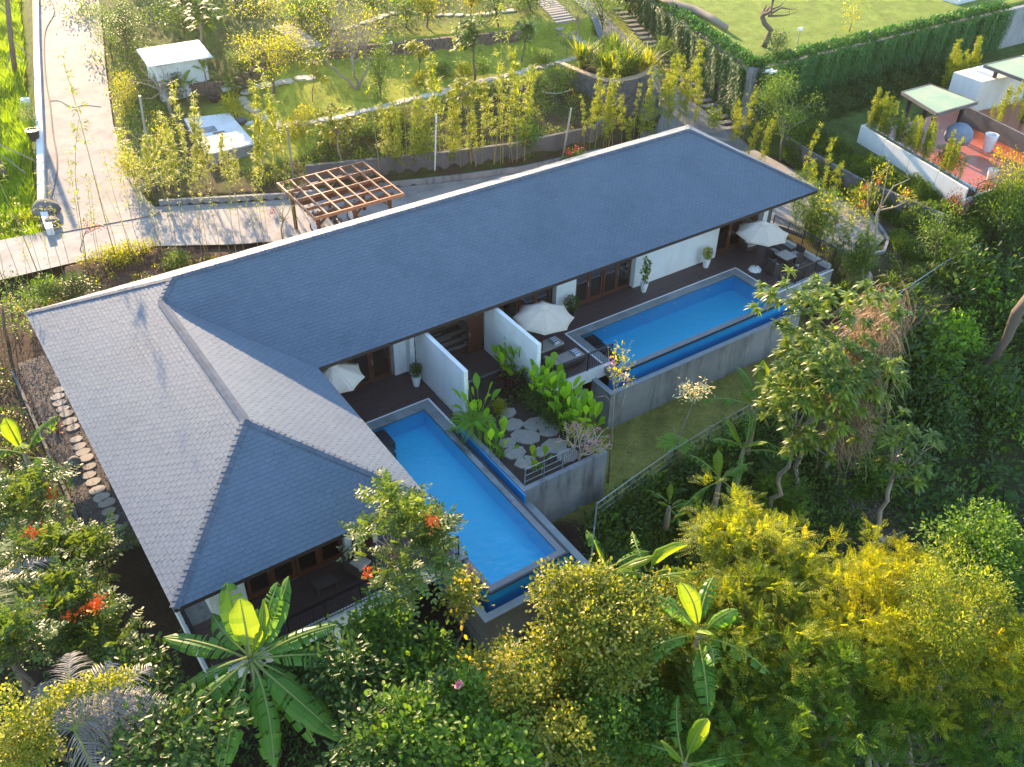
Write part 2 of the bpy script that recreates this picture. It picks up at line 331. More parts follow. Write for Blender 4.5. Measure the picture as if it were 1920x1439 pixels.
class LF:
    """many leaves in one mesh, every leaf placed, turned and shaped on its own"""
    def __init__(s): s.V=[];s.T=[];s.A=[];s.k=0
    def add(s,pos,dr,up,ln,wd,kind='d',v=None):
        pos=np.asarray(pos,float); n=len(pos)
        if n==0: return s
        dr=norm(np.broadcast_to(np.asarray(dr,float),pos.shape)); up=np.broadcast_to(np.asarray(up,float),pos.shape)
        sd=norm(np.cross(up,dr)+1e-6); nn=np.cross(dr,sd)
        ln=np.broadcast_to(ln,(n,))[:,None,None]; wd=np.broadcast_to(wd,(n,))[:,None,None]
        tv,tt=TPL[kind]
        P=pos[:,None,:]+dr[:,None,:]*tv[None,:,0:1]*ln+sd[:,None,:]*tv[None,:,1:2]*wd+nn[:,None,:]*tv[None,:,2:3]*wd
        s.V.append(P.reshape(-1,3)); nv=len(tv)
        s.T.append((tt[None]+(np.arange(n)*nv)[:,None,None]+s.k).reshape(-1,3)); s.k+=n*nv
        if v is None: v=RS.random(n)
        s.A.append(np.repeat(np.broadcast_to(v,(n,)),nv)); return s
    def build(s,name,mat,parent=None,loc=None):
        V=np.concatenate(s.V).astype(np.float32); T=np.concatenate(s.T).astype(np.int32); A=np.concatenate(s.A).astype(np.float32)
        if loc is not None: V=V-np.array(loc,np.float32)
        me=bpy.data.meshes.new(name); me.vertices.add(len(V)); me.vertices.foreach_set('co',V.ravel())
        me.loops.add(T.size); me.loops.foreach_set('vertex_index',T.ravel())
        me.polygons.add(len(T)); me.polygons.foreach_set('loop_start',np.arange(0,T.size,3,dtype=np.int32))
        me.materials.append(mat); a=me.attributes.new('v','FLOAT','POINT'); a.data.foreach_set('value',A)
        me.update(); me.validate()
        o=bpy.data.objects.new(name,me); COL.objects.link(o)
        if parent: o.parent=parent
        if loc is not None: o.location=loc
        return o
def rdir(n): return norm(RS.normal(size=(n,3)))
# ---------------- ground ----------------
def ground_color(x,y,z):
    n=nz(x,y,.8,1.)*.5+.5; n2=nz(x,y,2.3,4.)*.5+.5; n=np.clip(n,0,1); n2=np.clip(n2,0,1)
    def mixc(a,b,t): return np.array(a)[None]*(1-t)[:,None]+np.array(b)[None]*t[:,None]
    def put(c,b,mk): return c*(1-mk)[:,None]+b*mk[:,None]
    c=mixc((.04,.05,.018),(.03,.024,.017),n*.8)                       # jungle floor
    lawn=mixc((.21,.215,.045),(.28,.25,.07),n*.6+n2*.3)
    soil=mixc((.085,.055,.038),(.055,.036,.026),n2)
    yf=y_fence(x)
    fl=ss(-.2,.2,y-yf+.2)*(y<-8)*(x>12.5)
    worn=ss(.55,.8,np.exp(-((x-15.2)**2+(y+19.6)**2)/2.5)+np.exp(-((x-37)**2+(y+14.6)**2)/6.)+.15*n)
    c=put(c,lawn,fl*ss(-8.5,-9,y)); c=put(c,soil,worn*fl)
    hb=ss(-13.2,-12.6,y)*(y<9.2)*ss(-4.5,-2.0,x)                       # beds round the house
    c=put(c,soil,hb*(x<38.5))
    dk=mixc((.05,.036,.026),(.03,.024,.018),n)
    c=put(c,mixc((.12,.085,.065),(.06,.05,.045),n2),ss(.35,.75,np.exp(-((x-32.5)**2/16.+(y+22.5)**2/16.)))*(y<yf)); c=put(c,dk,(y<-12.9)*(x>-6)*(x<13.4)*1.)
    # behind
    gz=ss(0,.3,y-y_kerb(x))*(y>4)
    bank=mixc((.06,.075,.02),(.075,.05,.032),ss(.25,.75,n))
    gl=mixc((.24,.30,.035),(.38,.38,.04),n*.7+.3*n2)
    c=put(c,bank,gz); c=put(c,gl,gz*ss(13.4,14.2,y)*ss(13,18,x+np.maximum(0,y-20)*.3))
    c=put(c,mixc((.07,.085,.025),(.11,.075,.05),n),gz*(x<15)*(y>13))
    upper=ss(20,26,y+np.maximum(0,(x-24)*.12)); c=put(c,mixc((.11,.15,.03),(.07,.09,.025),n),gz*upper)
    lf=(np.interp(y,[-30,6,12,15,34,58,120],[-6,-6,3.0,3.4,7.4,12.5,26])-x); c=put(c,mixc((.13,.24,.012),(.09,.16,.012),n),ss(0,.5,lf)*(y>11.5))
    c=put(c,soil,(y>7)*(y<13.2)*(x<8))
    pl=(x>hw_x(y)+.2)&(y>hw_y(x)+.2); c=put(c,mixc((.17,.25,.04),(.22,.27,.055),n*.7+.3*n2),pl*1.)
    rt=(x>37.8)&(y<hw_y(x))&(y>yf-.2); c=put(c,mixc((.065,.08,.025),(.09,.065,.04),n),rt*1.)
    vb=(x>46.6)&(y<hw_y(x)+.3)&(y>-15.5); c=put(c,mixc((.10,.15,.03),(.06,.08,.02),n),vb*1.)
    return c
def axis(lo,f0,f1,hi,st):
    a=list(np.arange(f0,f1,st)); g=st; x=f0
    l=[]
    while x>lo: g*=1.22; x-=g; l.append(x)
    r=[]; x=a[-1]; g=st
    while x<hi: g*=1.22; x+=g; r.append(x)
    return np.array(l[::-1]+a+r)
gx=axis(-900,-9,62,1000,.3); gy=axis(-900,-34,44,1000,.3)
XX,YY=np.meshgrid(gx,gy); ZZ=H(XX,YY)
def inpoly(X,Y,P):
    r=np.zeros(X.shape,bool); n=len(P)
    for i in range(n):
        (xa,ya),(xb,yb)=P[i],P[(i+1)%n]
        if ya==yb: continue
        r^=((ya>Y)!=(yb>Y))&(X<(xb-xa)*(Y-ya)/(yb-ya)+xa)
    return r
near=[(-14,8.9),(-4,9.2),(4.2,8.7),(7.6,8.2),(11.6,5.9),(13.2,5.3),(13.9,1.3),(20,1.0),(30,.9),(38,.7)]
far_=[(-14,14.4),(-2,13.6),(3.3,13.0),(8.6,12.9),(12.2,11.2),(13.8,10.4),(16.1,9.45),(25.6,6.25),(30,5.05),(36.2,4.5)]
rise=lambda x,y: max(0.,y-14)*.045+.04
RL=[gp(*p)[:2] for p in ((104,440),(88,395),(85,300),(80,180),(76,90),(74,0))]; RR=[gp(*p)[:2] for p in ((292,405),(268,385),(230,320),(205,240),(192,140),(181,0))]
def ext(l,k=2.2): a,b=np.array(l[-2]),np.array(l[-1]); return l+[tuple(b+(b-a)*k)]
RL=ext(RL);RR=ext(RR)
TL=[(38,.7),(38.2,-3),(38.6,-8),(40.0,-12.6),(41.2,-13.1)]; TR=[(36.2,4.5),(41.5,4.6),(46.2,1.5),(46.0,-6),(45.4,-9.5),(43.6,-12.3)]
PL=[(38,1.2),(40.6,6.2),(43.9,9.6),(44.9,13),(45.9,19),(51.9,40),(60,62)]; PR=[(46.2,1.0),(46.0,4.2),(46.6,8.6),(47.6,12.8),(49.3,19),(55.8,40),(64,62)]
for A_,B2 in ((near,far_),(RL,RR),(TL,TR),(PL,PR)):
    m_=inpoly(XX,YY,A_+B2[::-1]); 
    cap=np.maximum(0,YY-14)*.045-.14 if A_ is RL or A_ is near else ZZ-.16
    ZZ=np.where(m_,np.minimum(ZZ-.12,cap),ZZ)
far=np.maximum(0,np.hypot(XX-20,YY)-150); ZZ=np.where(far>0,np.clip(ZZ,-9,6),ZZ)
nx,ny=len(gx),len(gy); V=np.stack([XX,YY,ZZ],-1).reshape(-1,3).astype(np.float32)
ii=(np.arange(ny-1)[:,None]*nx+np.arange(nx-1)[None]).ravel(); F=np.stack([ii,ii+1,ii+1+nx,ii+nx],-1).astype(np.int32)
me=bpy.data.meshes.new('ground'); me.vertices.add(len(V)); me.vertices.foreach_set('co',V.ravel()); me.loops.add(F.size); me.loops.foreach_set('vertex_index',F.ravel())
me.polygons.add(len(F)); me.polygons.foreach_set('loop_start',np.arange(0,F.size,4,dtype=np.int32)); me.polygons.foreach_set('use_smooth',np.ones(len(F),bool))
ca=me.attributes.new('col','FLOAT_COLOR','POINT'); cc=ground_color(V[:,0],V[:,1],V[:,2]); ca.data.foreach_set('color',np.concatenate([cc,np.ones((len(cc),1))],1).astype(np.float32).ravel())
me.update()
gm=bpy.data.materials.new('ground'); t=nodes(gm); L=t.links.new
out=N(t,'ShaderNodeOutputMaterial'); b=N(t,'ShaderNodeBsdfPrincipled',i_Roughness=.95); b.inputs['Specular IOR Level'].default_value=.15; L(b.outputs[0],out.inputs[0])
a=N(t,'ShaderNodeAttribute',attribute_name='col'); tc=N(t,'ShaderNodeTexCoord')
n1=N(t,'ShaderNodeTexNoise',i_Scale=1.1,i_Detail=8.,i_Roughness=.7); n2=N(t,'ShaderNodeTexNoise',i_Scale=14.,i_Detail=6.,i_Roughness=.75)
L(tc.outputs['Object'],n1.inputs[0]); L(tc.outputs['Object'],n2.inputs[0])
r1=N(t,'ShaderNodeMapRange',i_1=.3,i_2=.7,i_3=.65,i_4=1.35); r2=N(t,'ShaderNodeMapRange',i_1=.3,i_2=.7,i_3=.55,i_4=1.45); L(n1.outputs[0],r1.inputs[0]); L(n2.outputs[0],r2.inputs[0])
mu=N(t,'ShaderNodeMath',operation='MULTIPLY'); L(r1.outputs[0],mu.inputs[0]); L(r2.outputs[0],mu.inputs[1])
sc_=N(t,'ShaderNodeVectorMath',operation='SCALE'); L(a.outputs['Color'],sc_.inputs[0]); L(mu.outputs[0],sc_.inputs['Scale']); L(sc_.outputs[0],b.inputs['Base Color'])
bp=N(t,'ShaderNodeBump',i_Strength=1.,i_Distance=.07); L(n2.outputs[0],bp.inputs['Height']); L(bp.outputs[0],b.inputs['Normal'])
me.materials.append(gm); go=bpy.data.objects.new('ground',me); COL.objects.link(go); tag(go,kind='structure')
def drape(poly_l,poly_r,name,mat,lift,nseg=40,nw=10,kind='structure',zf=None):
    """a paved sheet between two edge lines, following the ground"""
    def samp(pl,t):
        pl=np.array(pl,float); d=np.r_[0,np.cumsum(np.hypot(*np.diff(pl,axis=0).T))]; d/=d[-1]
        return np.array([np.interp(t,d,pl[:,0]),np.interp(t,d,pl[:,1])])
    vs=[];fs=[]
    for i in range(nseg+1):
        a=samp(poly_l,i/nseg); b=samp(poly_r,i/nseg)
        for j in range(nw+1):
            p=a+(b-a)*j/nw; vs.append((p[0],p[1],(zf(*p) if zf else hz(*p)+lift)))
    for i in range(nseg):
        for j in range(nw): k=i*(nw+1)+j; fs.append((k,k+1,k+nw+2,k+nw+1))
    o=MB().add(vs,fs).build(name,mat); 
    return tag(o,kind=kind)
# road going up behind the villa
drape(RL,RR,'road',M['road'],.05,60,12,zf=lambda x,y:rise(x,y)+.03)
def strip(pts,w,h,z0=-.15,base=None):
    """a low wall or kerb along a line on the ground"""
    mb=MB(); pts=[Vector((p[0],p[1],0)) for p in pts]
    def nrm(i): d=(pts[min(i+1,len(pts)-1)]-pts[max(0,i-1)]).normalized(); return Vector((d.y,-d.x,0))
    dn=[]
    for i in range(len(pts)-1):
        n=max(1,int((pts[i+1]-pts[i]).length/1.2)); dn+= [(pts[i].lerp(pts[i+1],k/n),nrm(i).lerp(nrm(i+1),k/n)) for k in range(n)]
    dn.append((pts[-1],nrm(len(pts)-1)))
    vs=[];fs=[]
    for p,n in dn:
        g=hz(p.x,p.y) if base is None else (base(p.x,p.y) if callable(base) else base)
        for q,zz in ((p-n*(w/2),z0),(p+n*(w/2),z0),(p+n*(w/2),h),(p-n*(w/2),h)): vs.append((q.x,q.y,g+zz))
    for i in range(len(dn)-1):
        for k in range(4): fs.append((i*4+k,(i+1)*4+k,(i+1)*4+(k+1)%4,i*4+(k+1)%4))
    e=(len(dn)-1)*4; fs+=[(0,1,2,3),(e+3,e+2,e+1,e)]
    return mb.add(vs,fs)
off=lambda l,dx,dy=0:[(p[0]+dx,p[1]+dy) for p in l]
o=strip(off(RL,-.2),.38,.42,-1.0,rise).build('roadside_wall',M['paver']); tag(o,'low bright white wall along the field side of the concrete road','wall')
o=strip(off(RR,.14),.3,.16,-.3,rise).build('road_kerb',M['road']); tag(o,kind='structure')
# driveway behind the villa
drape(near,far_,'driveway',M['drive'],.03,70,16,zf=lambda x,y:.03)
drape([(38,.7),(38.2,-3),(38.6,-8),(40.0,-12.6),(41.2,-13.1)],[(36.2,4.5),(41.5,4.6),(46.2,1.5),(46.0,-6),(45.4,-9.5),(43.6,-12.3)][0:6],'turning_area',M['drive'],.05,60,12)
drape([(38,1.2),(40.6,6.2),(43.9,9.6),(44.9,13),(45.9,19),(51.9,40),(60,62)],[(46.2,1.0),(46.0,4.2),(46.6,8.6),(47.6,12.8),(49.3,19),(55.8,40),(64,62)],'ramp_road',M['ramp'],.05,60,10)
o=strip([(38.7,-8.6),(39.9,-12.2),(41.0,-13.2),(42.3,-13.3),(43.7,-12.5),(45.5,-9.6),(46.1,-6)],.16,.16).build('turning_kerb',M['conc']); tag(o,kind='structure')
M['step']=surf('dark_step',(.17,.18,.20),(.12,.13,.15),rough=.8,scale=2,bump=.3)
# sleeper steps set beside the creeper wall
stp=empty('garden_steps',(0,0,0)); tag(stp,kind='structure')
for i in range(26):
    y=3.0+i*.78; x1=hw_x(y)-.35; x0=x1-1.2; z=hz((x0+x1)/2,y)+.1
    mb=MB(); mb.add([(x0,y,z),(x1,y-.28,z),(x1,y+.2,z),(x0,y+.48,z),(x0,y,z-.3),(x1,y-.28,z-.3),(x1,y+.2,z-.3),(x0,y+.48,z-.3)],[(0,1,2,3),(4,7,6,5),(0,4,5,1),(1,5,6,2),(2,6,7,3),(3,7,4,0)])
    mb.build('tread',M['step'],stp)
# kerb wall and retaining wall behind the drive
kx=[(x,float(y_kerb(x))+.08) for x in (9.4,12,14.5,16.1,19,22,25.6,28,30,33,36)]
o=strip(kx,.2,.32,-.2,base=0.).build('kerb_wall',M['conc']); tag(o,'low grey kerb wall along the far side of the driveway','wall')
kx2=[(x,float(y_kerb(x))+1.12) for x in (17.6,19,22,25.6,28,30,33,36,38.5)]
o=strip(kx2,.22,1.5,-.3,base=0.).build('retaining_wall',M['concd']); tag(o,'dark weathered retaining wall below the grassy bank behind the pergola','wall')
yw=lambda x: float(np.interp(x,[15,24,30,38,45],[27.0,23.2,21.2,19.6,18.4]))
# dry-stone terrace walls in the upper garden, stone by stone
def stonewall(x0,x1,yfun,zf,h,label,step=.55,rows=3,mat='brick'):
    root=empty('terrace_wall',(x0,yfun(x0),zf(x0))); tag(root,label,'stone wall')
    x=x0
    body=MB()
    while x<x1:
        w=step*random.uniform(.75,1.3); y=yfun(x+w/2); z=zf(x+w/2); sl=(yfun(x+w)-yfun(x))/w
        for r in range(rows):
            dz=h/rows; j=random.uniform(-.04,.04); ox=(r%2)*step*.4
            a=x+ox+.015; b_=x+ox+w-.015
            mb=MB(); dd=random.uniform(0,.05)
            ya=yfun(a)-.16-dd; yb=yfun(b_)-.16-dd
            vs=[(a,ya,z+dz*r+.01),(b_,yb,z+dz*r+.01+j*.3),(b_,yb+.4,z+dz*r+.01),(a,ya+.4,z+dz*r+.01),(a+.02,ya+.03,z+dz*(r+1)-.01+j*.3),(b_-.02,yb+.03,z+dz*(r+1)-.01),(b_-.02,yb+.4,z+dz*(r+1)-.01),(a+.02,ya+.4,z+dz*(r+1)-.01)]
            mb.add([(p[0]-x0,p[1]-yfun(x0),p[2]-zf(x0)) for p in vs],[(0,3,2,1),(4,5,6,7),(0,1,5,4),(1,2,6,5),(2,3,7,6),(3,0,4,7)],random.random())
            mb.build('stone',M[mat],root)
        x+=w
stonewall(15.5,23.0,yw,lambda x:hz(x,yw(x)-.5)-.05,.95,'low dry stone wall left of the steps, behind the round-crowned garden tree')
stonewall(25.3,40.2,yw,lambda x:hz(x,yw(x)-.5)-.05,.95,'long dry stone terrace wall running across the upper garden lawn')
def steps(x0,y0,dx,dy,n,w,label,rz):
    root=empty('stone_steps',(x0,y0,hz(x0,y0))); tag(root,label,'steps')
    for i in range(n):
        x=x0+dx*i; y=y0+dy*i; z=max(hz(x,y),hz(x0,y0)+.16*i if i<6 else 0)+.08
        mb=MB(); c,s=math.cos(rz),math.sin(rz); q=[]
        for zz in (z-.2,z):
            for a,b_ in ((-w/2,-.17),(w/2,-.17),(w/2,.2),(-w/2,.2)):
                a+=random.uniform(-.05,.05); q.append((x+a*c-b_*s-x0,y+a*s+b_*c-y0,zz-hz(x0,y0)))
        mb.add(q,[(0,3,2,1),(4,5,6,7),(0,1,5,4),(1,2,6,5),(2,3,7,6),(3,0,4,7)],random.random()); mb.build('tread',M['stone'],root)
p0=gp(592,112); steps(p0[0],p0[1],-.02,.44,12,1.5,'stone steps climbing left of the bare-branched tree in the upper garden',-.1)
p0=gp(1062,62); steps(p0[0],p0[1],.12,.44,11,1.7,'stone steps climbing at the top of the garden above the curved planter',-.1)
# stepping-stone paths
def stones(pts,root,size=.42,mat='stone',thick=.07,z=None,asp=.72,jit=.12,name='stepping_stone'):
    for (x,y) in pts:
        n=9; mb=MB(); an0=random.random()*6; r=size*random.uniform(.85,1.12)
        ph=[r*(1+random.uniform(-jit,jit)) for _ in range(n)]; zz=(hz(x,y) if z is None else z)
        poly=[(x+ph[k]*math.cos(an0+6.283*k/n),y+ph[k]*asp*math.sin(an0+6.283*k/n)) for k in range(n)]
        mb.prism(poly,zz-.05,zz+thick,random.random()); mb.build(name,M[mat],root)
def walk(pxs,sp):
    P=[np.array(gp(*p)[:2]) for p in pxs]; o_=[P[0]]; acc=0
    for a,b_ in zip(P,P[1:]):
        d=np.linalg.norm(b_-a); n=max(1,int(round(d/sp)))
        o_+=[a+(b_-a)*k/n for k in range(1,n+1)]
    return [tuple(q+RS.normal(size=2)*.05) for q in o_]
gpath=empty('garden_path'); tag(gpath,kind='structure')
stones(walk([(585,148),(545,152),(515,158),(488,163),(465,172),(457,186),(470,200),(492,214),(510,226),(530,236),(560,232),(590,230),(640,220),(700,206),(760,190),(820,176),(870,160),(940,146)],.72),gpath,.50,'path')
stones(walk([(940,146),(985,132),(1030,122),(1080,110)],.72),gpath,.45,'path')
stones(walk([(1050,55),(1075,70),(1100,85)],.6),gpath,.45,'path'); stones(walk([(645,55),(680,45),(720,30),(760,22),(800,28),(880,30),(960,20)],.8),gpath,.42,'path')
# curved stone planter with sandstone cap
pl=empty('curved_planter',(39.5,8.6,0)); tag(pl,'curved volcanic-stone planter with a sandstone cap beside the ramp','planter')
arc=[(38.6,12.8),(38.7,11.2),(39.0,9.6),(39.35,8.45),(40.3,8.1),(41.5,8.0),(42.8,8.35),(43.7,9.2),(44.1,10.3),(44.1,11.6),(43.7,12.8)]
loc=lambda P:[(a-39.5,b_-8.6) for a,b_ in P]
A=loc(arc)
def wallstrip(A,w,z0,z1): 
    mb=MB(); 
    for i in range(len(A)-1):
        a,b_=Vector((*A[i],0)),Vector((*A[i+1],0)); d=(b_-a).normalized(); n=Vector((d.y,-d.x,0))*(w/2); e=d*.0
        mb.add([(*(a-n-e).xy,z0),(*(b_-n+e).xy,z0),(*(b_+n+e).xy,z0),(*(a+n-e).xy,z0),(*(a-n-e).xy,z1),(*(b_-n+e).xy,z1),(*(b_+n+e).xy,z1),(*(a+n-e).xy,z1)],[(0,3,2,1),(4,5,6,7),(0,1,5,4),(1,2,6,5),(2,3,7,6),(3,0,4,7)])
    return mb
wallstrip(A,.3,-.4,3.0).build('wall',M['rock'],pl); wallstrip(A,.42,3.0,3.1).build('cap',M['capst'],pl)
MB().prism(A,2.5,2.7).build('soil',M['soil'],pl)
mb=MB()
for i in range(len(A)-1):
    a,b_=Vector((*A[i],0)),Vector((*A[i+1],0)); ln=(b_-a).length; d=(b_-a).normalized(); n=Vector((d.y,-d.x,0))
    if n.dot((a-Vector((1.8,2.5,0))))<0: n=-n
    z=0.02
    while z<2.95:
        u=random.uniform(0,.2)
        hh=random.uniform(.16,.26)
        while u<ln-.12:
            w=random.uniform(.2,.42); w=min(w,ln-u); 
            if w>.1:
                p=a+d*u+n*.15; q=a+d*(u+w-.03)+n*.15; o_=n*random.uniform(.02,.07); hh2=min(hh,2.97-z)-.02
                if hh2>.03:
                    mb2=MB(); mb2.add([(*(p).xy,z),(*(q).xy,z),(*(q+o_).xy,z+.02),(*(p+o_).xy,z+.02),(*(p).xy,z+hh2),(*(q).xy,z+hh2),(*(q+o_).xy,z+hh2-.02),(*(p+o_).xy,z+hh2-.02)],[(0,3,2,1),(4,5,6,7),(0,1,5,4),(1,2,6,5),(2,3,7,6),(3,0,4,7)],random.random())
                    if len(pl.children)<290: mb2.build('stone',M['rock'],pl)
                    else: mb.add(mb2.v,mb2.f,.5)
            u+=w
        z+=hh
if mb.v: tag(mb.build('stones',M['rock'],pl),kind='stuff')
for px in ((1139,145),(1188,128)):
    x,y,z=at(px[0],px[1],3.1)
# big retaining wall hung with creeper
def bigwall(A,z1,name,label):
    o=wallstrip(A,.4,-.6,z1).build(name,M['conc']); tag(o,label,'wall'); return o
wl=[(47.2,3.0),(51.9,19),(58.5,40),(68,70)]
bigwall([(p[0]+.1,p[1]) for p in wl],4.0,'retaining_wall','tall concrete wall hung with creepers beside the ramp, running back from the corner')
wr=[(47.45,2.95),(75,2.0),(140,-1.0)]
bigwall([(p[0],p[1]+.05) for p in wr],4.0,'retaining_wall','tall concrete wall hung with creepers running right behind the neighbouring terrace')
o=MB().box(47.0,47.5,2.72,3.22,-.5,4.12).build('corner_pillar',M['conc']); tag(o,'bare concrete pillar at the corner of the two creeper-hung walls','pillar')
def creeper(wallpts,side,name,label,dens,bare):
    lf=LF(); 
    for (a,b_) in zip(wallpts,wallpts[1:]):
        a=np.array(a);b_=np.array(b_); ln=np.linalg.norm(b_-a); 
        if ln>60: ln=60; b_=a+(b_-a)/np.linalg.norm(b_-a)*60
        d=(b_-a)/ln; n=np.array([d[1],-d[0]])*side
        K=int(ln*dens); u=RS.random(K)*ln; 
        hang=np.clip(3.3+.8*nz(u,0*u,.9,3.)+.6*RS.normal(size=K),1.2,4.2)
        hang=np.where(np.sin(u*.53+bare)>.93,hang*.5,hang)
        for k in range(K):
            m_=int(hang[k]/.17)+2; tt=np.arange(m_)*.17+RS.random(m_)*.1; 
            bulge=.26+.12*math.sin(u[k]*2.1)+.08*math.sin(u[k]*5.3)+RS.random()*.2
            ox=bulge*np.exp(-tt*.35); px_=a[0]+d[0]*u[k]+n[0]*(.2+ox)+RS.normal(size=m_)*.05; py_=a[1]+d[1]*u[k]+n[1]*(.2+ox)+RS.normal(size=m_)*.05
            pos=np.stack([px_,py_,4.25-tt],1); dr=np.tile([n[0]*.5,n[1]*.5,-1.],(m_,1))+RS.normal(size=(m_,3))*.35
            lf.add(pos,dr,[n[0],n[1],.3],.20,.07+.03*RS.random(m_),'d',np.clip(RS.random(m_)*.6+.4*RS.random(),0,1))
        K3=int(ln*420); u=RS.random(K3)*ln; zz=RS.random(K3)**.75*4.1; ok=(nz(u,zz*.5,1.1,bare*3+1.)>-.62)|(zz>2.6); u=u[ok]; zz=zz[ok]; K3=len(u); o3=.22+.12*np.sin(u*3.1)+RS.random(K3)*.15
        lf.add(np.stack([a[0]+d[0]*u+n[0]*o3,a[1]+d[1]*u+n[1]*o3,zz+hz(a[0],a[1])*.3],1),np.tile([n[0]*.3,n[1]*.3,-1.],(K3,1))+RS.normal(size=(K3,3))*.4,[n[0],n[1],.3],.24,.1,'d',np.clip(.2+.5*RS.random(K3),0,1))
        K2=int(ln*260); u=RS.random(K2)*ln; w_=RS.random(K2)*1.5-.35; hh=.35+.25*nz(u,w_,1.3,2.)+RS.random(K2)*.25
        pos=np.stack([a[0]+d[0]*u-n[0]*w_,a[1]+d[1]*u-n[1]*w_,4.0+hh*np.clip(1.2-abs(w_-.3),.1,1)],1)
        lf.add(pos,rdir(K2)+[n[0]*.6,n[1]*.6,.1],[0,0,1],.2+.1*RS.random(K2),.11,'d')
    o=lf.build(name,M['lf_creep']); tag(o,label,'creeper',kind='thing'); return o
creeper(wl[:3],-1,'creeper','curtain of green creeper trailing down the wall beside the ramp',48,0.)
creeper(wr[:2],1,'creeper','long curtain of green creeper trailing down the wall behind the green-roofed pavilion',40,1.)
# ---------------- the villa ----------------
w_,B_,M_,L_,T_,E_=5.2176,8.8305,19.2191,38.8422,.5278,3.0; D_=2*w_; K_=math.sqrt(1+T_*T_)
villa=empty('villa',(0,0,0)); tag(villa,'long single-storey villa with a blue-grey shingle hip roof and a front wing beside the pool','house')
zr=lambda d:E_+d*T_
Q=(w_,-w_,zr(w_));P=(B_/2,-D_+B_/2,zr(B_/2));Rr=(B_/2,-M_+B_/2,zr(B_/2));U=(L_-w_,-w_,zr(w_));SS=(0,-M_,E_);TT=(B_,-M_,E_);VV=(B_,-D_,E_);FF=(L_,-D_,E_)
roof=MB(); e=.02
roof.add([(0,0,E_),(L_,0,E_),U,Q,P,Rr,SS,TT,VV,FF],[(1,0,3,2),(0,6,5,4,3),(8,9,2,3,4),(9,1,2),(7,8,4,5),(6,7,5)])
roof_o=roof.build('roof',M['shingle'],villa)
# underside, fascia, gutter line
eave=[(0,0),(L_,0),(L_,-D_),(B_,-D_),(B_,-M_),(0,-M_)]
MB().add([(x,y,E_-.17) for x,y in eave],[(0,1,2,3,4,5)]).build('soffit',M['soffit'],villa)
fb=MB()
for a,b_ in zip(eave,eave[1:]+eave[:1]):
    fb.bar((a[0],a[1],E_-.1),(b_[0],b_[1],E_-.1),.05,.19)
fb.build('fascia',M['fascia'],villa)
# shingles, course by course
SH=[]
def face(org,ud,vd,lb,rb,vmax,exp=.165,tab=.31):
    """org eave point, ud unit along eave, vd unit up the slope; lb/rb: bounds of u at slope distance v"""
    org=np.array(org,float);ud=np.array(ud,float);vd=np.array(vd,float); nn=np.cross(ud,vd); nn=nn if nn[2]>0 else -nn
    r=0; v=-.04
    while v<vmax:
        v1=min(v+exp,vmax); l0,r0,l1,r1=lb(v),rb(v),lb(v1),rb(v1)
        o_=(r%2)*tab*.5+random.uniform(-.02,.02); k=math.floor((min(l0,l1)-o_)/tab)
        while o_+k*tab<max(r0,r1):
            a=o_+k*tab+.007; b_=a+tab-.014
            q=[(max(a,l0),v),(min(b_,r0),v),(min(b_,r1),v1+.02),(max(a,l1),v1+.02)]
            if q[1][0]-q[0][0]>.02 or q[2][0]-q[3][0]>.02:
                q=[(max(min(x,1e9),-1e9),y) for x,y in q]
                if q[0][0]>q[1][0]: mdl=(q[0][0]+q[1][0])/2; q[0]=(mdl,q[0][1]);q[1]=(mdl,q[1][1])
                if q[3][0]>q[2][0]: mdl=(q[2][0]+q[3][0])/2; q[2]=(mdl,q[2][1]);q[3]=(mdl,q[3][1])
                lift=.016+random.random()*.008
                top=[org+ud*x+vd*y+nn*(lift if i<2 else .006) for i,(x,y) in enumerate(q)]; bot=[org+ud*q[i][0]+vd*q[i][1]+nn*.001 for i in (0,1)]
                SH.append(([tuple(p) for p in top+bot],.36+.28*random.random()))
            k+=1
        v+=exp; r+=1
V_=lambda d:d*K_
slp=1/K_  # plan distance per slope distance
c45=lambda v:v*slp
# left face: u=-y
face((0,0,E_),(0,-1,0),(1/K_,0,T_/K_),c45,lambda v:(M_-c45(v)) if c45(v)<B_/2 else (D_-c45(v)),V_(w_))
# main front face: u=x
face((0,-D_,E_),(1,0,0),(0,1/K_,T_/K_),lambda v:(B_-c45(v)) if c45(v)<B_/2 else c45(v),lambda v:L_-c45(v),V_(w_))
# back face
face((0,0,E_),(1,0,0),(0,-1/K_,T_/K_),c45,lambda v:L_-c45(v),V_(w_),exp=.165,tab=.62)
# right hip
face((L_,0,E_),(0,-1,0),(-1/K_,0,T_/K_),c45,lambda v:D_-c45(v),V_(w_),tab=.62)
# wing right slope (u=-y from V to T)
face((B_,0,E_),(0,-1,0),(-1/K_,0,T_/K_),lambda v:D_-c45(v),lambda v:M_-c45(v),V_(B_/2))
# wing front hip
face((0,-M_,E_),(1,0,0),(0,1/K_,T_/K_),c45,lambda v:B_-c45(v),V_(B_/2))
fcs=[(0,1,2,3),(0,4,5,1),(0,3,4),(1,5,2)]
cen=np.array([np.mean(s[0][:4],axis=0) for s in SH]); idx=np.argsort(np.linalg.norm(cen-CP_,axis=1))[:300]; near_set=set(idx.tolist())
big=MB()
for i,(vs,a) in enumerate(SH):
    if i in near_set: MB().add(vs,fcs,a).build('shingle',M['shingle'],roof_o)
    else: big.add(vs,fcs,a)
tag(big.build('shingles',M['shingle'],roof_o),kind='stuff')
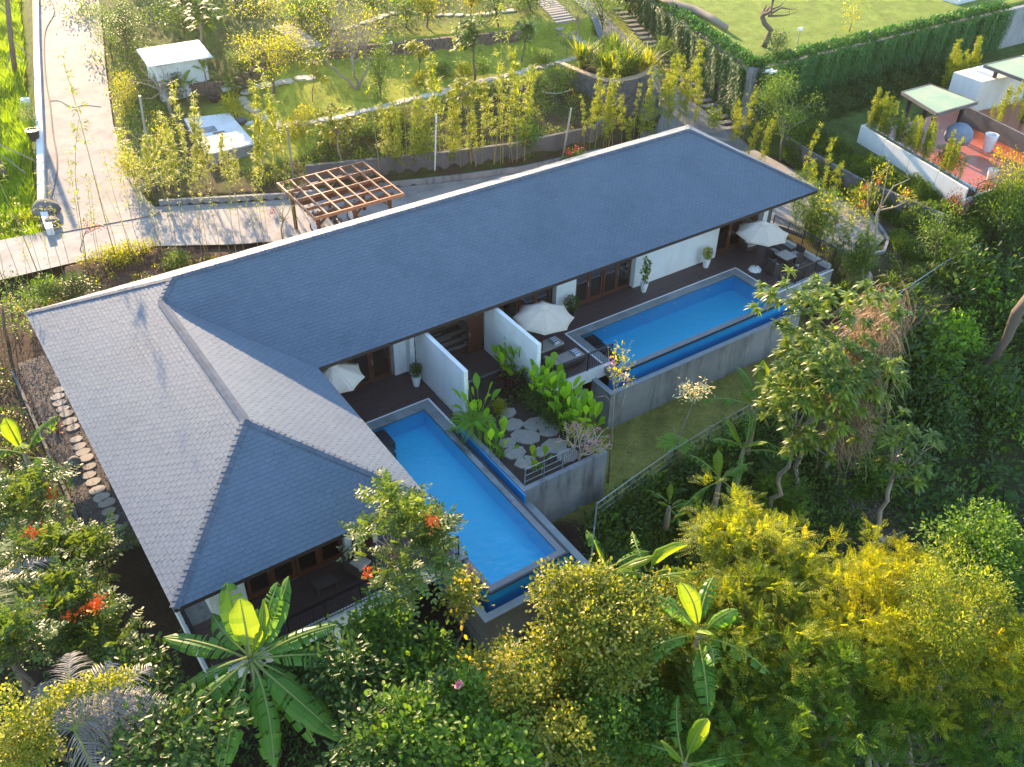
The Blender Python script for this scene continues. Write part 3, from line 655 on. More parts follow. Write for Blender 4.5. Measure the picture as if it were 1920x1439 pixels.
# ridge and hip caps
def caps(a,b_,name='ridge_cap'):
    a=Vector(a);b_=Vector(b_); n=int((b_-a).length/.2); d=(b_-a).normalized(); s=Vector((d.y,-d.x,0)).normalized(); mb=MB()
    for i in range(n):
        p=a.lerp(b_,i/n); q=a.lerp(b_,(i+1.15)/n); h=.045+.012*random.random(); 
        dr=.075 if abs(d.z)<.05 else .05
        for sg in (1,-1):
            mb.add([p+Vector((0,0,h)),q+Vector((0,0,h-.02)),q+s*sg*.17+Vector((0,0,h-.02-dr)),p+s*sg*.17+Vector((0,0,h-dr)),p+Vector((0,0,h-.03)),p+s*sg*.17+Vector((0,0,h-dr-.03))],
                [(0,1,2,3),(0,3,5,4)],random.random())
    tag(mb.build(name,M['ridge'],roof_o),kind='stuff')
caps(Q,U);caps(P,Rr);caps((0,0,E_),Q);caps(P,Q);caps(SS,Rr);caps(TT,Rr);caps(FF,U);caps((L_,0,E_),U)
# walls
wb=lambda n,mt,*a,bev=0: MB().box(*a).build(n,M[mt],villa,bevel=bev)
wb('wall','white',1.3,1.5,-17.6,-1.3,-.1,2.83); wb('wall','white',1.5,37.0,-1.5,-1.3,-.1,2.83); wb('wall','white',36.9,37.1,-9.1,-1.3,-.1,2.83)
wb('wall','white',7.4,7.6,-17.6,-15.0,-.1,2.83)
wb('floor','stone',1.5,36.9,-8.9,-1.5,-.08,0.0); wb('floor','stone',1.5,7.4,-17.5,-8.9,-.08,0.0)
wb('ceiling','white',1.5,36.9,-8.9,-1.5,2.72,2.8); wb('ceiling','white',1.5,7.4,-17.5,-8.9,2.72,2.8)
for x in (13.0,18.0,27.4,32.4): wb('inner_wall','white',x,x+.12,-8.8,-1.5,0,2.7)
def doorset(x0,x1,y,n,name='sliding_door',axis='x',curt=None):
    wd=(x1-x0)/n
    for i in range(n):
        a=x0+i*wd; b_=a+wd-.02; z0,z1=.02,2.35; oy=.035*(i%2)
        mb=MB()
        def bx(u0,u1,zz0,zz1,d=.03):
            if axis=='x': mb.box(u0,u1,y-d+oy,y+d+oy,zz0,zz1)
            else: mb.box(y-d+oy,y+d+oy,u0,u1,zz0,zz1)
        bx(a,a+.12,z0,z1);bx(b_-.12,b_,z0,z1);bx(a+.12,b_-.12,z0,z0+.2);bx(a+.12,b_-.12,z1-.14,z1)
        f=mb.build(name,M['wood'],villa)
        g=MB(); 
        if axis=='x': g.box(a+.12,b_-.12,y-.006+oy,y+.006+oy,z0+.2,z1-.14)
        else: g.box(y-.006+oy,y+.006+oy,a+.12,b_-.12,z0+.2,z1-.14)
        g.build('pane',M['glass'],f)
        if i in (0,n-1) or n==1:
            h_=MB(); hx=b_-.06 if i==0 else a+.06
            if axis=='x': h_.box(hx-.012,hx+.012,y-.08+oy,y-.045+oy,1.0,1.25)
            else: h_.box(y-.08+oy,y-.045+oy,hx-.012,hx+.012,1.0,1.25)
            h_.build('handle',M['steel'],f)
    mb=MB()
    if axis=='x': mb.box(x0-.1,x1+.1,y-.06,y+.1,2.37,2.83)
    else: mb.box(y-.06,y+.1,x0-.1,x1+.1,2.37,2.83)
    mb.build('door_head',M['wood'],villa)
    if curt:
        mb=MB(); k=0; u=x0+.15
        vs=[];fs=[];n_=int((curt)*(x1-x0)/.05)
        for j in range(n_+1):
            uu=x0+.1+j*.05; vs+= [(uu,y+.22+.03*math.sin(j*1.9),.05),(uu,y+.22+.03*math.sin(j*1.9),2.3)]
            if j: fs.append((2*j-2,2*j,2*j+1,2*j-1))
        if axis=='x': MB().add(vs,fs).build('curtain',M['curtain'],villa)
doorset(8.9,12.9,-9.0,4,curt=.25); doorset(17.9,21.8,-9.0,4,curt=.2); doorset(23.25,26.9,-9.0,4,curt=.2); doorset(32.95,36.0,-9.0,3,curt=.25)
wb('pillar','white',13.0,13.85,-9.12,-8.9,0,2.83); wb('pillar','white',13.62,13.85,-9.5,-9.12,0,2.83)
wb('wall','white',21.95,23.15,-9.22,-8.9,0,2.83); wb('wall','white',27.0,32.85,-9.22,-8.9,0,2.83); wb('pillar','white',36.15,36.5,-9.3,-8.95,0,2.83); wb('pillar','concd',36.5,36.95,-9.2,-8.8,-.1,2.83)
wb('entry_wall','concd',14.2,17.5,-6.2,-6.05,0,2.8)
# entrance door standing open
dr=MB(); dr.box(16.66,17.5,-9.5,-9.44,.03,2.4)
for k in range(6): dr.box(16.68+k*.137,16.68+k*.137+.125,-9.515,-9.5,.06,2.37)
dr_o=dr.build('entrance_door',M['wood'],villa); MB().box(16.72,16.75,-9.57,-9.515,1.0,1.2).build('handle',M['steel'],dr_o)
# wing front
wb('wall','white',1.45,2.5,-17.75,-17.5,0,2.83)
doorset(2.6,6.2,-17.6,4); wb('pillar','white',6.25,6.5,-17.75,-17.5,0,2.83)
doorset(6.6,7.4,-17.6,1)
doorset(-15.0,-9.2,7.5,4,axis='y')
# beams and floor under the front terraces
wb('terrace_beam','white',.3,9.75,-19.95,-19.7,-.62,-.0,bev=.01); wb('terrace_beam','white',.3,.55,-19.7,-15.9,-.55,.0,bev=.01)
for x in (4.75,9.4): wb('column','white',x-.14,x+.14,-19.95,-19.7,-5.5,-.6)
wb('foundation','concd',.6,9.7,-17.6,-13,-5.5,-.6); wb('foundation','concd',9.2,21.8,-9.9,-9.3,-3,-.15)
wb('terrace_slab','conc',.55,9.7,-19.7,-12.9,-.5,-.06)
wb('terrace_slab','conc',8.0,13.85,-11.3,-8.9,-.5,-.06); wb('terrace_slab','conc',13.4,13.85,-13.6,-11.3,-.5,-.06)
wb('terrace_slab','conc',13.85,17.6,-11.2,-6.1,-.5,-.06)
wb('terrace_slab','conc',17.6,21.55,-13.5,-8.9,-.5,-.06); wb('terrace_slab','conc',21.5,33.0,-10.6,-8.9,-.5,-.06); wb('terrace_slab','conc',33.0,37.15,-13.5,-8.9,-.5,-.06)
wb('terrace_beam','white',17.55,22.0,-13.7,-13.5,-.62,.02,bev=.01)
wb('terrace_wall','conc',33.0,37.3,-13.68,-13.5,-.95,.0); wb('terrace_wall','conc',37.15,37.33,-13.5,-8.9,-2.6,.0)
wb('lower_wall','conc',33.0,37.2,-12.6,-12.45,-2.7,-.5)
wb('lower_door','wood',35.0,35.8,-12.68,-12.6,-2.3,-.6); wb('lower_door','concd',36.1,36.9,-12.68,-12.6,-2.3,-.6); wb('column','white',35.88,36.02,-12.75,-12.6,-2.4,-.6)
wb('lower_wall','concd',17.7,20.7,-10.4,-10.2,-2.8,-.5)
for x in (20.25,20.5): MB().tube([(x,-13.35,-2.7),(x,-13.35,-.55)],.045,8).build('drain_pipe',M['paver'],villa)
wb('upstand','white',37.15,37.33,-13.5,-9.2,.0,.28); wb('deck_edging','paver',33.0,37.33,-13.7,-13.5,.004,.05)
# deck boards
def deck(x0,x1,y0,y1,bw=.14,axis='x',nm='deck_board'):
    ys=np.arange(y0,y1-.02,bw)
    for y in ys:
        yb=min(y+bw-.008,y1); x=x0; cuts=[x0]
        while cuts[-1]<x1-3.5: cuts.append(cuts[-1]+random.uniform(2.4,3.4))
        cuts.append(x1)
        for a,b_ in zip(cuts,cuts[1:]): DECKS.append((a,b_-.006,y,yb))
DECKS=[]
deck(8.0,13.85,-11.32,-9.0);deck(13.46,13.85,-13.6,-11.32);deck(13.86,17.55,-11.2,-6.2);deck(17.6,21.48,-13.48,-9.0);deck(21.48,33.06,-10.6,-9.0);deck(33.06,37.14,-13.48,-9.0)
deck(.56,9.65,-19.68,-17.62);deck(7.6,9.65,-17.6,-11.4)
DECKS.sort(key=lambda q:(q[0]+3)**2+(q[2]+40)**2)
rest=MB()
for i,(a,b_,y,yb) in enumerate(DECKS):
    mb=MB() if i<300 else rest; mb.box(a,b_,y,yb,-.03,0.0+random.uniform(-.002,.002),random.random())
    if i<300: mb.build('deck_board',M['deck'],villa)
if rest.v: tag(rest.build('deck_boards',M['deck'],villa),kind='stuff')
# privacy walls
def pwall(x,y0,y1,label,z0=-.2):
    o=MB().box(x-.1,x+.1,y0,y1,z0,2.75).build('privacy_wall',M['white'],bevel=.012); tag(o,label,'wall')
pwall(13.97,-13.65,-9.55,'white privacy wall between the near pool and the entrance terrace',-2.6)
pwall(17.62,-13.75,-9.55,'white privacy wall between the entrance and the lounger terrace with the parasol',-2.6)
# ---------------- railings ----------------
def railing(pts,label,h=1.0,base=0.0,gapb=.11,toe=.06,mat='black',top='wood',postgap=1.25):
    o0=Vector(pts[0]); root=empty('railing',(o0.x,o0.y,base)); tag(root,label,'railing')
    for a,b_ in zip(pts,pts[1:]):
        a=Vector((a[0]-o0.x,a[1]-o0.y,0)); b2=Vector((b_[0]-o0.x,b_[1]-o0.y,0)); ln=(b2-a).length; n=max(1,round(ln/postgap))
        MB().bar(a+Vector((0,0,h)),b2+Vector((0,0,h)),.055,.035).build('handrail',M[top],root)
        MB().bar(a+Vector((0,0,toe)),b2+Vector((0,0,toe)),.03,.02).build('bottom_rail',M[mat],root)
        MB().bar(a+Vector((0,0,h-.08)),b2+Vector((0,0,h-.08)),.03,.02).build('top_rail',M[mat],root)
        for i in range(n+1): p=a.lerp(b2,i/n); MB().bar(p,p+Vector((0,0,h)),.045).build('post',M[mat],root)
        k=int(ln/gapb); me_=None
        for i in range(1,k):
            p=a.lerp(b2,i/k)
            if me_ is None: q=MB().bar((0,0,toe),(0,0,h-.08),.014).build('baluster',M[mat],root); me_=q
            else: q=me_.copy(); COL.objects.link(q); q.parent=root
            q.location=p
railing([(17.75,-13.6,0),(21.95,-13.6,0)],'black railing along the front of the lounger terrace with striped pillows',base=.02,top='black')
railing([(33.0,-13.6,0),(37.24,-13.6,0)],'wood-capped black railing in front of the rattan dining set',base=.0)
railing([(37.24,-13.6,0),(37.24,-9.2,0)],'tall black railing on the bamboo side of the far terrace',base=.0,h=1.35,top='black')
railing([(.45,-19.85,0),(9.72,-19.85,0)],'black railing along the front balcony of the near wing',base=.0,top='black')
railing([(.42,-19.8,0),(.42,-16.2,0)],'short black railing down the left side of the near balcony',base=.0,top='black')
railing([(-1.3,-12.85,0),(.9,-12.85,0)],'small black railing closing the stepping-stone side path',base=-.14,top='black')
# ---------------- pools ----------------
def slab_tiles(x0,x1,y0,y1,z,root,n,nm='coping_stone',ax='x',mat='coping',th=.12):
    ln=(x1-x0) if ax=='x' else (y1-y0)
    for i in range(n):
        a=(x0 if ax=='x' else y0)+ln*i/n+.004; b_=(x0 if ax=='x' else y0)+ln*(i+1)/n-.004
        mb=MB()
        if ax=='x': mb.box(a,b_,y0,y1,z-th,z,random.random())
        else: mb.box(x0,x1,a,b_,z-th,z,random.random())
        mb.build(nm,M[mat],root)
def hollow(x0,x1,y0,y1,zt,zb,t,mat_in,name,root,outer='conc'):
    """open box: inner faces tiled, outer faces concrete"""
    mb=MB(); mb.add([(x0,y0,zb),(x1,y0,zb),(x1,y1,zb),(x0,y1,zb),(x0,y0,zt),(x1,y0,zt),(x1,y1,zt),(x0,y1,zt)],[(0,1,2,3),(0,4,5,1),(1,5,6,2),(2,6,7,3),(3,7,4,0)])
    return mb.build(name,M[mat_in],root)
p1=empty('swimming_pool',(0,0,0)); tag(p1,'near infinity pool, long axis running towards the camera beside the front wing','pool')
hollow(9.98,12.9,-21.6,-11.85,-.1,-.95,0,'tile','basin',p1)
MB().add([(9.98,-21.6,-.075),(12.9,-21.6,-.075),(12.9,-11.85,-.075),(9.98,-11.85,-.075)],[(0,1,2,3)]).build('water',M['water'],p1)
slab_tiles(8.9,13.36,-11.85,-11.4,0,p1,10); slab_tiles(12.9,13.36,-13.62,-11.85,0,p1,4,ax='y')
slab_tiles(8.9,13.36,-11.4,-11.32,.004,p1,3,nm='edging',mat='paver'); slab_tiles(13.36,13.46,-13.6,-11.32,.004,p1,2,nm='edging',ax='y',mat='paver')
slab_tiles(9.5,9.98,-19.7,-11.85,0,p1,14,ax='y'); slab_tiles(9.6,9.98,-20.1,-19.7,0,p1,1)
MB().box(12.9,13.25,-18.6,-13.62,-.14,-.07).build('infinity_edge',M['wetedge'],p1)
for a_ in ((10.0,10.9,-12.9,-11.9),(10.2,10.6,-13.5,-12.9)): MB().box(*a_,-.62,-.2).build('submerged_block',M['black'],p1)  # dark blocks just below the water surface
for bx in ((12.9,13.25,-21.94,-18.6),(9.72,12.9,-21.94,-21.6),(9.72,9.98,-21.6,-20.1)):
    MB().box(*bx,-.14,-.07).build('infinity_edge',M['edge'],p1)
for bx in ((12.91,13.23,-21.92,-13.62),(9.74,12.91,-21.92,-21.61),(9.74,9.97,-21.61,-13.0)):
    MB().box(*bx,-3.2,-.14).build('infinity_wall',M['tileo'],p1)
MB().box(13.16,13.26,-21.95,-13.62,-.13,-.055).build('edge_trim',M['black'],p1); MB().box(9.71,13.16,-21.95,-21.86,-.13,-.055).build('edge_trim',M['black'],p1); MB().box(9.7,9.78,-21.86,-20.1,-.13,-.055).build('edge_trim',M['black'],p1)
for bx in ((13.52,13.8,-22.6,-18.62),(9.1,13.52,-22.6,-22.3),(9.1,9.35,-22.3,-19.95)):
    MB().box(*bx,-3.9,-.56).build('catch_basin_wall',M['concd'],p1); MB().box(bx[0]-.01,bx[1]+.01,bx[2]-.01,bx[3]+.0,-.56,-.5).build('basin_cap',M['coping'],p1)  # darker concrete puts the shade of the trees into the wall colour
for bx in ((13.50,13.52,-22.3,-13.6),(9.35,13.52,-22.3,-22.28),(9.35,9.37,-22.28,-19.95)): MB().box(*bx,-1.7,-.58).build('basin_tile',M['tileo'],p1)
MB().box(9.1,13.55,-22.3,-13.6,-1.75,-1.7).build('basin_floor',M['tileo'],p1)
for sx in ((9.37,9.73,-22.28,-19.95),(9.73,13.24,-22.28,-21.93),(13.24,13.5,-22.28,-13.62)):
    MB().add([(sx[0],sx[2],-1.15),(sx[1],sx[2],-1.15),(sx[1],sx[3],-1.15),(sx[0],sx[3],-1.15)],[(0,1,2,3)]).build('basin_water',M['water'],p1)
p2=empty('swimming_pool',(22,-14,0)); tag(p2,'far infinity pool stretching along the terrace below the long white wall','pool')
def P2(b,*a): a=list(a); return b.box(a[0]-22,a[1]-22,a[2]+14,a[3]+14,a[4],a[5])
h2=MB(); x0,x1,y0,y1=0,10.5,-.1,2.9; zt,zb=-.1,-.95
h2.add([(x0,y0,zb),(x1,y0,zb),(x1,y1,zb),(x0,y1,zb),(x0,y0,zt),(x1,y0,zt),(x1,y1,zt),(x0,y1,zt)],[(0,1,2,3),(0,4,5,1),(1,5,6,2),(2,6,7,3),(3,7,4,0)]); h2.build('basin',M['tile'],p2)
MB().add([(0,-.1,-.075),(10.5,-.1,-.075),(10.5,2.95,-.075),(0,2.95,-.075)],[(0,1,2,3)]).build('water',M['water'],p2)
def st2(x0,x1,y0,y1,z,n,**k): slab_tiles(x0-22,x1-22,y0+14,y1+14,z,p2,n,**k)
st2(21.58,32.97,-11.08,-10.68,0,22); st2(21.58,22.0,-13.62,-11.08,0,5,ax='y'); st2(32.5,32.97,-13.62,-11.08,0,5,ax='y')
st2(21.48,33.07,-10.68,-10.6,.004,5,nm='edging',mat='paver'); st2(21.48,21.58,-13.5,-10.68,.004,2,nm='edging',ax='y',mat='paver'); st2(32.97,33.07,-13.5,-10.68,.004,2,nm='edging',ax='y',mat='paver')
P2(MB(),21.5,33.0,-14.4,-14.1,-.14,-.07).build('infinity_edge',M['edge'],p2); P2(MB(),21.5,33.0,-14.44,-14.4,-.16,-.05).build('edge_trim',M['black'],p2)
P2(MB(),21.5,33.0,-14.39,-14.11,-3,-.14).build('infinity_wall',M['tileo'],p2); P2(MB(),21.5,22.0,-14.1,-13.62,-.5,-.07).build('infinity_edge',M['edge'],p2); P2(MB(),32.5,33.0,-14.1,-13.62,-.5,-.07).build('infinity_edge',M['edge'],p2)
for bx in ((20.8,33.4,-15.1,-14.85),(20.8,21.05,-14.85,-13.7),(33.15,33.4,-14.85,-13.7)):
    P2(MB(),*bx,-3.4,-.56).build('catch_basin_wall',M['conc'],p2); P2(MB(),bx[0]-.01,bx[1]+.01,bx[2]-.01,bx[3],-.56,-.5).build('basin_cap',M['coping'],p2)
for bx in ((21.05,33.15,-14.85,-14.83),(21.05,21.07,-14.83,-13.7),(33.13,33.15,-14.83,-13.7)): P2(MB(),*bx,-1.5,-.58).build('basin_tile',M['tileo'],p2)
P2(MB(),21.05,33.15,-14.85,-13.5,-1.55,-1.5).build('basin_floor',M['tileo'],p2)
MB().add([(-.93,-.83,-.95),(11.13,-.83,-.95),(11.13,-.4,-.95),(-.93,-.4,-.95)],[(0,1,2,3)]).build('basin_water',M['water'],p2)
for a_ in ((0,.85,2.1,2.8),(.1,.8,1.35,2.0),(.15,.75,.6,1.25)): MB().box(*a_,-.62,-.2).build('submerged_block',M['black'],p2)  # row of dark blocks under the waterline at the left end
for x in (23.6,25.9,28.2,30.6,): 
    MB().lathe([(.07,0),(.07,.02),(.04,.03)],12,(0,0,0)).build('pool_light',M['paver'],p2).location=(x-22,2.88,-.32); bpy.context.view_layer.update()
for ch in p2.children:
    if ch.name.startswith('pool_light'): ch.rotation_euler=(math.radians(90),0,0)
# ---------------- planter garden ----------------
pg=empty('garden_planter',(13.6,-18.45,0)); tag(pg,'raised grey concrete garden bed with flagstones between the two pools','planter')
def P3(*a): a=list(a); return MB().box(a[0]-13.6,a[1]-13.6,a[2]+18.45,a[3]+18.45,a[4],a[5])
P3(13.6,17.85,-18.45,-18.22,-3.3,0.).build('wall',M['conc'],pg); P3(17.62,17.85,-18.22,-13.8,-3.3,0.).build('wall',M['conc'],pg); P3(13.6,13.82,-18.22,-13.66,-3.3,0.).build('wall',M['conc'],pg)
P3(13.52,13.6,-18.62,-13.62,-3.3,-.05).build('channel_wall',M['tileo'],pg)
P3(13.82,17.62,-18.22,-11.2,-.5,-.18).build('soil',M['soil'],pg)
for (px,py,s) in ((952,776,.42),(962,797,.5),(976,818,.5),(1003,796,.6),(952,832,.4),(992,822,.55),(1030,808,.5),(965,850,.5),(985,868,.5),(1040,838,.6),(1015,848,.4),(1065,855,.5)):
    x,y,z=at(px,py,-.16); n=7; an0=random.random()*6
    poly=[(x-13.6+s*(1+random.uniform(-.12,.12))*math.cos(an0+6.283*k/n),y+18.45+.8*s*(1+random.uniform(-.12,.12))*math.sin(an0+6.283*k/n)) for k in range(n)]
    MB().prism(poly,-.18,-.13+random.random()*.03,random.random()).build('flagstone',M['stone'],pg)
# side path of oval stones in gravel
sp=empty('side_path',(0,0,0)); tag(sp,kind='structure')
tag(MB().prism([(-1.25,-12.8),(.9,-12.8),(.9,1.2),(-1.0,1.2)],-.14,-.085).build('gravel_bed',M['gravel'],sp),kind='stuff')
o=MB().box(-1.37,-1.25,-12.8,.6,-.2,-.02).build('edging',M['concd'],sp)
pl_=[(130,715),(112,732),(108,745),(112,757),(118,768),(125,777),(132,791),(137,803),(144,825),(149,838),(156,849),(162,860),(169,876),(167,892),(175,905),(183,920),(191,934),(201,944),(204,960),(211,975),(218,994)]
stones([at(px,py,-.08)[:2] for px,py in pl_],sp,.30,'stone',.06,-.09,asp=.75,jit=.06)
MB().lathe([(.02,-.2),(.2,-.1),(.26,.05),(.2,.2),(.02,.28)],14,at(140,868,.05)).build('boulder',M['rock'],sp,smooth=True)
gl=LF(); K=5200; pp=np.stack([RS.uniform(-1.2,.8,K),RS.uniform(-12.7,1.,K),np.full(K,-.08)],1); gl.add(pp,rdir(K)*[1,1,.4]+[0,0,.25],[0,0,1],.05+.05*RS.random(K),.04,'r')
tag(gl.build('gravel_stones',M['rock'],sp),kind='stuff')
# ---------------- pergola and what is under it ----------------
pe=empty('pergola',(14.4,1.8,0)); tag(pe,'red-brown timber pergola with an open grid top over the driveway','pergola')
X0,X1,Y0,Y1,ZT=0,5.3,0,4.8,2.55
for i in range(8):
    x=X0+.04+(X1-X0-.08)*i/7; MB().box(x-.045,x+.045,Y0,Y1,ZT+.0,ZT+.15).build('rafter',M['teak'],pe)
for j in range(5):
    y=Y0+.04+(Y1-Y0-.08)*j/4; MB().box(X0-.03,X1+.03,y-.045,y+.045,ZT-.03,ZT+.144).build('batten',M['teak'],pe)
for y in (.75,2.4,4.1): MB().box(.25,X1-.25,y-.06,y+.06,ZT-.28,ZT-.035).build('beam',M['wood'],pe)
for x in (.5,X1/2,X1-.5):
    for y in (.75,4.1):
        MB().box(x-.08,x+.08,y-.08,y+.08,0,ZT-.28).build('post',M['wood'],pe)
        sg=1 if y<2 else -1
        MB().bar((x,y,1.75),(x,y+sg*.65,ZT-.3),.09).build('brace',M['wood'],pe); MB().bar((x,y,1.75),(x+(.6 if x<3 else -.6),y,ZT-.3),.09).build('brace',M['wood'],pe)
def scooter(loc,rz,mat,label):
    r=empty('scooter',loc,rz,label,'scooter')
    for x in (-.6,.62):
        w=MB(); n=16
        vs=[];fs=[]
        for k in range(n):
            an=6.283*k/n
            for dy,rr in ((-.05,.20),(-.05,.27),(.05,.27),(.05,.20)): vs.append((x+rr*math.cos(an),dy,.27+rr*math.sin(an)))
        for k in range(n):
            for q in range(4): fs.append((k*4+q,k*4+(q+1)%4,((k+1)%n)*4+(q+1)%4,((k+1)%n)*4+q))
        wo=w.add(vs,fs).build('wheel',M['black'],r); MB().box(x-.16,x+.16,-.02,.02,.11,.43).build('rim',M['steel'],wo)
    b=MB(); prof=[(-.85,.62,.10,.74),(-.5,.5,.15,.76),(-.1,.42,.15,.70),(.12,.3,.14,.42),(.35,.28,.14,.40),(.5,.35,.16,.95),(.62,.5,.1,1.0)]
    vs=[];fs=[]
    for x,z0,hw,z1 in prof: vs+=[(x,-hw,z0),(x,hw,z0),(x,hw*.8,z1),(x,-hw*.8,z1)]
    for i in range(len(prof)-1):
        for q in range(4): fs.append((i*4+q,i*4+(q+1)%4,i*4+4+(q+1)%4,i*4+4+q))
    fs+=[(3,2,1,0),(24,25,26,27)]; b.add(vs,fs).build('body',mat,r,smooth=False,bevel=.03)
    MB().box(-.82,-.02,-.14,.14,.76,.86).build('seat',M['black'],r,bevel=.03)
    MB().tube([(.5,-.35,1.08),(.45,-.2,1.12),(.5,0,1.1),(.45,.2,1.12),(.5,.35,1.08)],.018).build('handlebar',M['black'],r)
    MB().tube([(.52,0,1.05),(.66,0,.3)],.03).build('fork',M['steel'],r)
    MB().box(.58,.66,-.07,.07,.86,.96).build('headlight',M['clear'],r)
    for s in (-1,1): mo=MB().tube([(.45,s*.25,1.12),(.42,s*.3,1.25)],.008); mo.box(.40,.42,s*.3-.05,s*.3+.05,1.22,1.3); mo.build('mirror',M['black'],r)
scooter((15.6,4.4,.05),math.radians(95),M['paver'],'white scooter parked under the left end of the pergola')
scooter((16.8,4.3,.05),math.radians(84),M['black'],'black scooter parked between two others under the pergola')
scooter((17.9,4.5,.05),math.radians(92),M['white'],'white scooter parked under the middle bay of the pergola, right of the black one')
# ---------------- terrace furniture ----------------
def parasol(x,y,label,zt=2.85,R=1.42,tilt=0.,base='white'):
    r=empty('parasol',(x,y,0)); tag(r,label,'parasol')
    MB().tube([(0,0,.1),(0,0,zt-.05)],.028,10).build('pole',M['wood'],r)
    n=8; 
    for k in range(n):   # one canopy panel between each pair of ribs, scalloped hem
        a0=6.283*k/n+.2; a1=6.283*(k+1)/n+.2; vs=[];fs=[]; nu,nv=6,6
        for i in range(nu+1):
            t_=.04+.96*i/nu
            for j in range(nv+1):
                s=j/nv; rr=R*t_; c0=np.array([math.cos(a0),math.sin(a0)])*rr; c1=np.array([math.cos(a1),math.sin(a1)])*rr
                p=c0*(1-s)+c1*s; sag=4*s*(1-s); p=p*(1-.05*sag*t_*t_)
                z=zt-.62*t_**1.12-.035*sag*t_
                vs.append((p[0],p[1],z))
        for i in range(nu):
            for j in range(nv): q=i*(nv+1)+j; fs.append((q,q+nv+1,q+nv+2,q+1))
        o=MB().add(vs,fs,random.random()).build('canopy_panel',M['canvas'],r,smooth=True)
        so_=o.modifiers.new('s','SOLIDIFY'); so_.thickness=.006
        MB().bar((math.cos(a0)*.05,math.sin(a0)*.05,zt-.06),(math.cos(a0)*R*.98,math.sin(a0)*R*.98,zt-.66),.018).build('rib',M['wood'],r)
    vs=[(0,0,zt+.07)]+[(.27*math.cos(6.283*k/8+.2),.27*math.sin(6.283*k/8+.2),zt-.07) for k in range(8)]
    MB().add(vs,[(0,k+1,(k+1)%8+1) for k in range(8)]).build('vent_cap',M['canvas'],r)
    MB().tube([(0,0,zt+.03),(0,0,zt+.13)],[.02,.012]).build('finial',M['steel'],r)
    if base=='white':
        b=MB()
        for k in range(4):
            c,s=math.cos(k*1.5708+.5),math.sin(k*1.5708+.5); b.add([(c*.05-s*.22,s*.05+c*.22,0),(c*.34-s*.2,s*.34+c*.2,0),(c*.34+s*.2,s*.34-c*.2,0),(c*.05+s*.22,s*.05-c*.22,0),(c*.05-s*.12,s*.05+c*.12,.22),(c*.24-s*.13,s*.24+c*.13,.14),(c*.24+s*.13,s*.24-c*.13,.14),(c*.05+s*.12,s*.05-c*.12,.22)],[(4,5,6,7),(0,4,7,3),(1,2,6,5),(0,1,5,4),(3,7,6,2)])
        b.build('base',M['paver'],r)
    else: MB().lathe([(.3,0),(.3,.06),(.06,.1),(.05,.3)],16).build('base',M['concd'],r)
    return r
parasol(33.75,-11.35,'cream octagonal parasol with a white base beside the rattan dining set')
parasol(19.45,-11.55,'cream octagonal parasol over the sun loungers between the privacy wall and far pool',base='dark')
parasol(9.55,-10.35,'grey-white parasol half hidden under the inner corner of the roof',zt=2.8,R=1.3,base='dark')
def rchair(loc,rz,label,group):
    r=empty('dining_chair',loc,rz,label,'chair',group)
    MB().box(-.27,.27,-.26,.26,.34,.44).build('seat',M['rattan'],r,bevel=.03)
    MB().add([(-.29,.24,.0),(.29,.24,.0),(.31,.34,.86),(-.31,.34,.86),(-.29,.18,.0),(.29,.18,.0),(.31,.26,.86),(-.31,.26,.86)],[(0,1,2,3),(7,6,5,4),(0,4,5,1),(3,2,6,7),(1,5,6,2),(0,3,7,4)]).build('backrest',M['rattan'],r,bevel=.02)
    for s in (-1,1): MB().box(s*.27-.04,s*.27+.04,-.28,.28,0.0,.64).build('armrest',M['rattan'],r,bevel=.025)
    MB().box(-.24,.24,-.26,-.2,.0,.34).build('skirt',M['rattan'],r)
    MB().box(-.24,.24,-.24,.2,.44,.50).build('cushion',M['cushion'],r,bevel=.02)
tx,ty=35.35,-11.95
tb=empty('dining_table',(tx,ty,0)); tag(tb,'square rattan dining table with a pale glass top between the chairs','table')
MB().box(-.42,.42,-.42,.42,.68,.72).build('tabletop',M['cushion'],tb,bevel=.01); MB().box(-.3,.3,-.3,.3,0,.68).build('pedestal',M['rattan'],tb)
rchair((tx-.95,ty-.15,0),math.radians(85),'rattan armchair on the left of the dining table, nearest the parasol','rattan chairs round the dining table')
rchair((tx+.95,ty+.1,0),math.radians(-92),'rattan armchair on the right of the dining table, by the bamboo-side railing','rattan chairs round the dining table')
rchair((tx-.05,ty-.98,0),math.radians(178),'rattan armchair on the near side of the dining table, by the front railing','rattan chairs round the dining table')
rchair((tx+.1,ty+.98,0),math.radians(3),'rattan armchair on the far side of the dining table, closest to the house','rattan chairs round the dining table')
def lounger(x,y,rz,label):
    r=empty('sun_lounger',(x,y,0),rz,label,'lounger','loungers on the parasol terrace')
    MB().box(-.95,.95,-.38,.38,.06,.28).build('frame',M['rattan'],r,bevel=.02)
    MB().box(-.4,.95,-.36,.36,.28,.38).build('mattress',M['cushion'],r,bevel=.03)
    MB().add([(-.4,-.36,.28),(-.4,.36,.28),(-1.02,.36,.62),(-1.02,-.36,.62),(-.42,-.36,.38),(-.42,.36,.38),(-.98,.36,.72),(-.98,-.36,.72)],[(0,1,2,3),(7,6,5,4),(0,4,5,1),(3,2,6,7),(1,5,6,2),(0,3,7,4)]).build('backrest',M['cushion'],r,bevel=.02)
    p=MB()
    for k in range(8): p.mi=k%2; p.box(.45+.0,.72,-.25+k*.063,-.25+k*.063+.062,.385,.47+.03*math.sin((k+.5)/8*3.14))
    o=p.build('striped_pillow',[M['paver'],M['stripe']],r)
M['stripe']=surf('blue_stripe',(.02,.13,.28),rough=.8)
lounger(20.0,-12.6,math.radians(2),'beige lounger with a striped pillow, nearer the black railing')
lounger(19.75,-11.3,math.radians(2),'beige lounger under the parasol, farther from the railing')
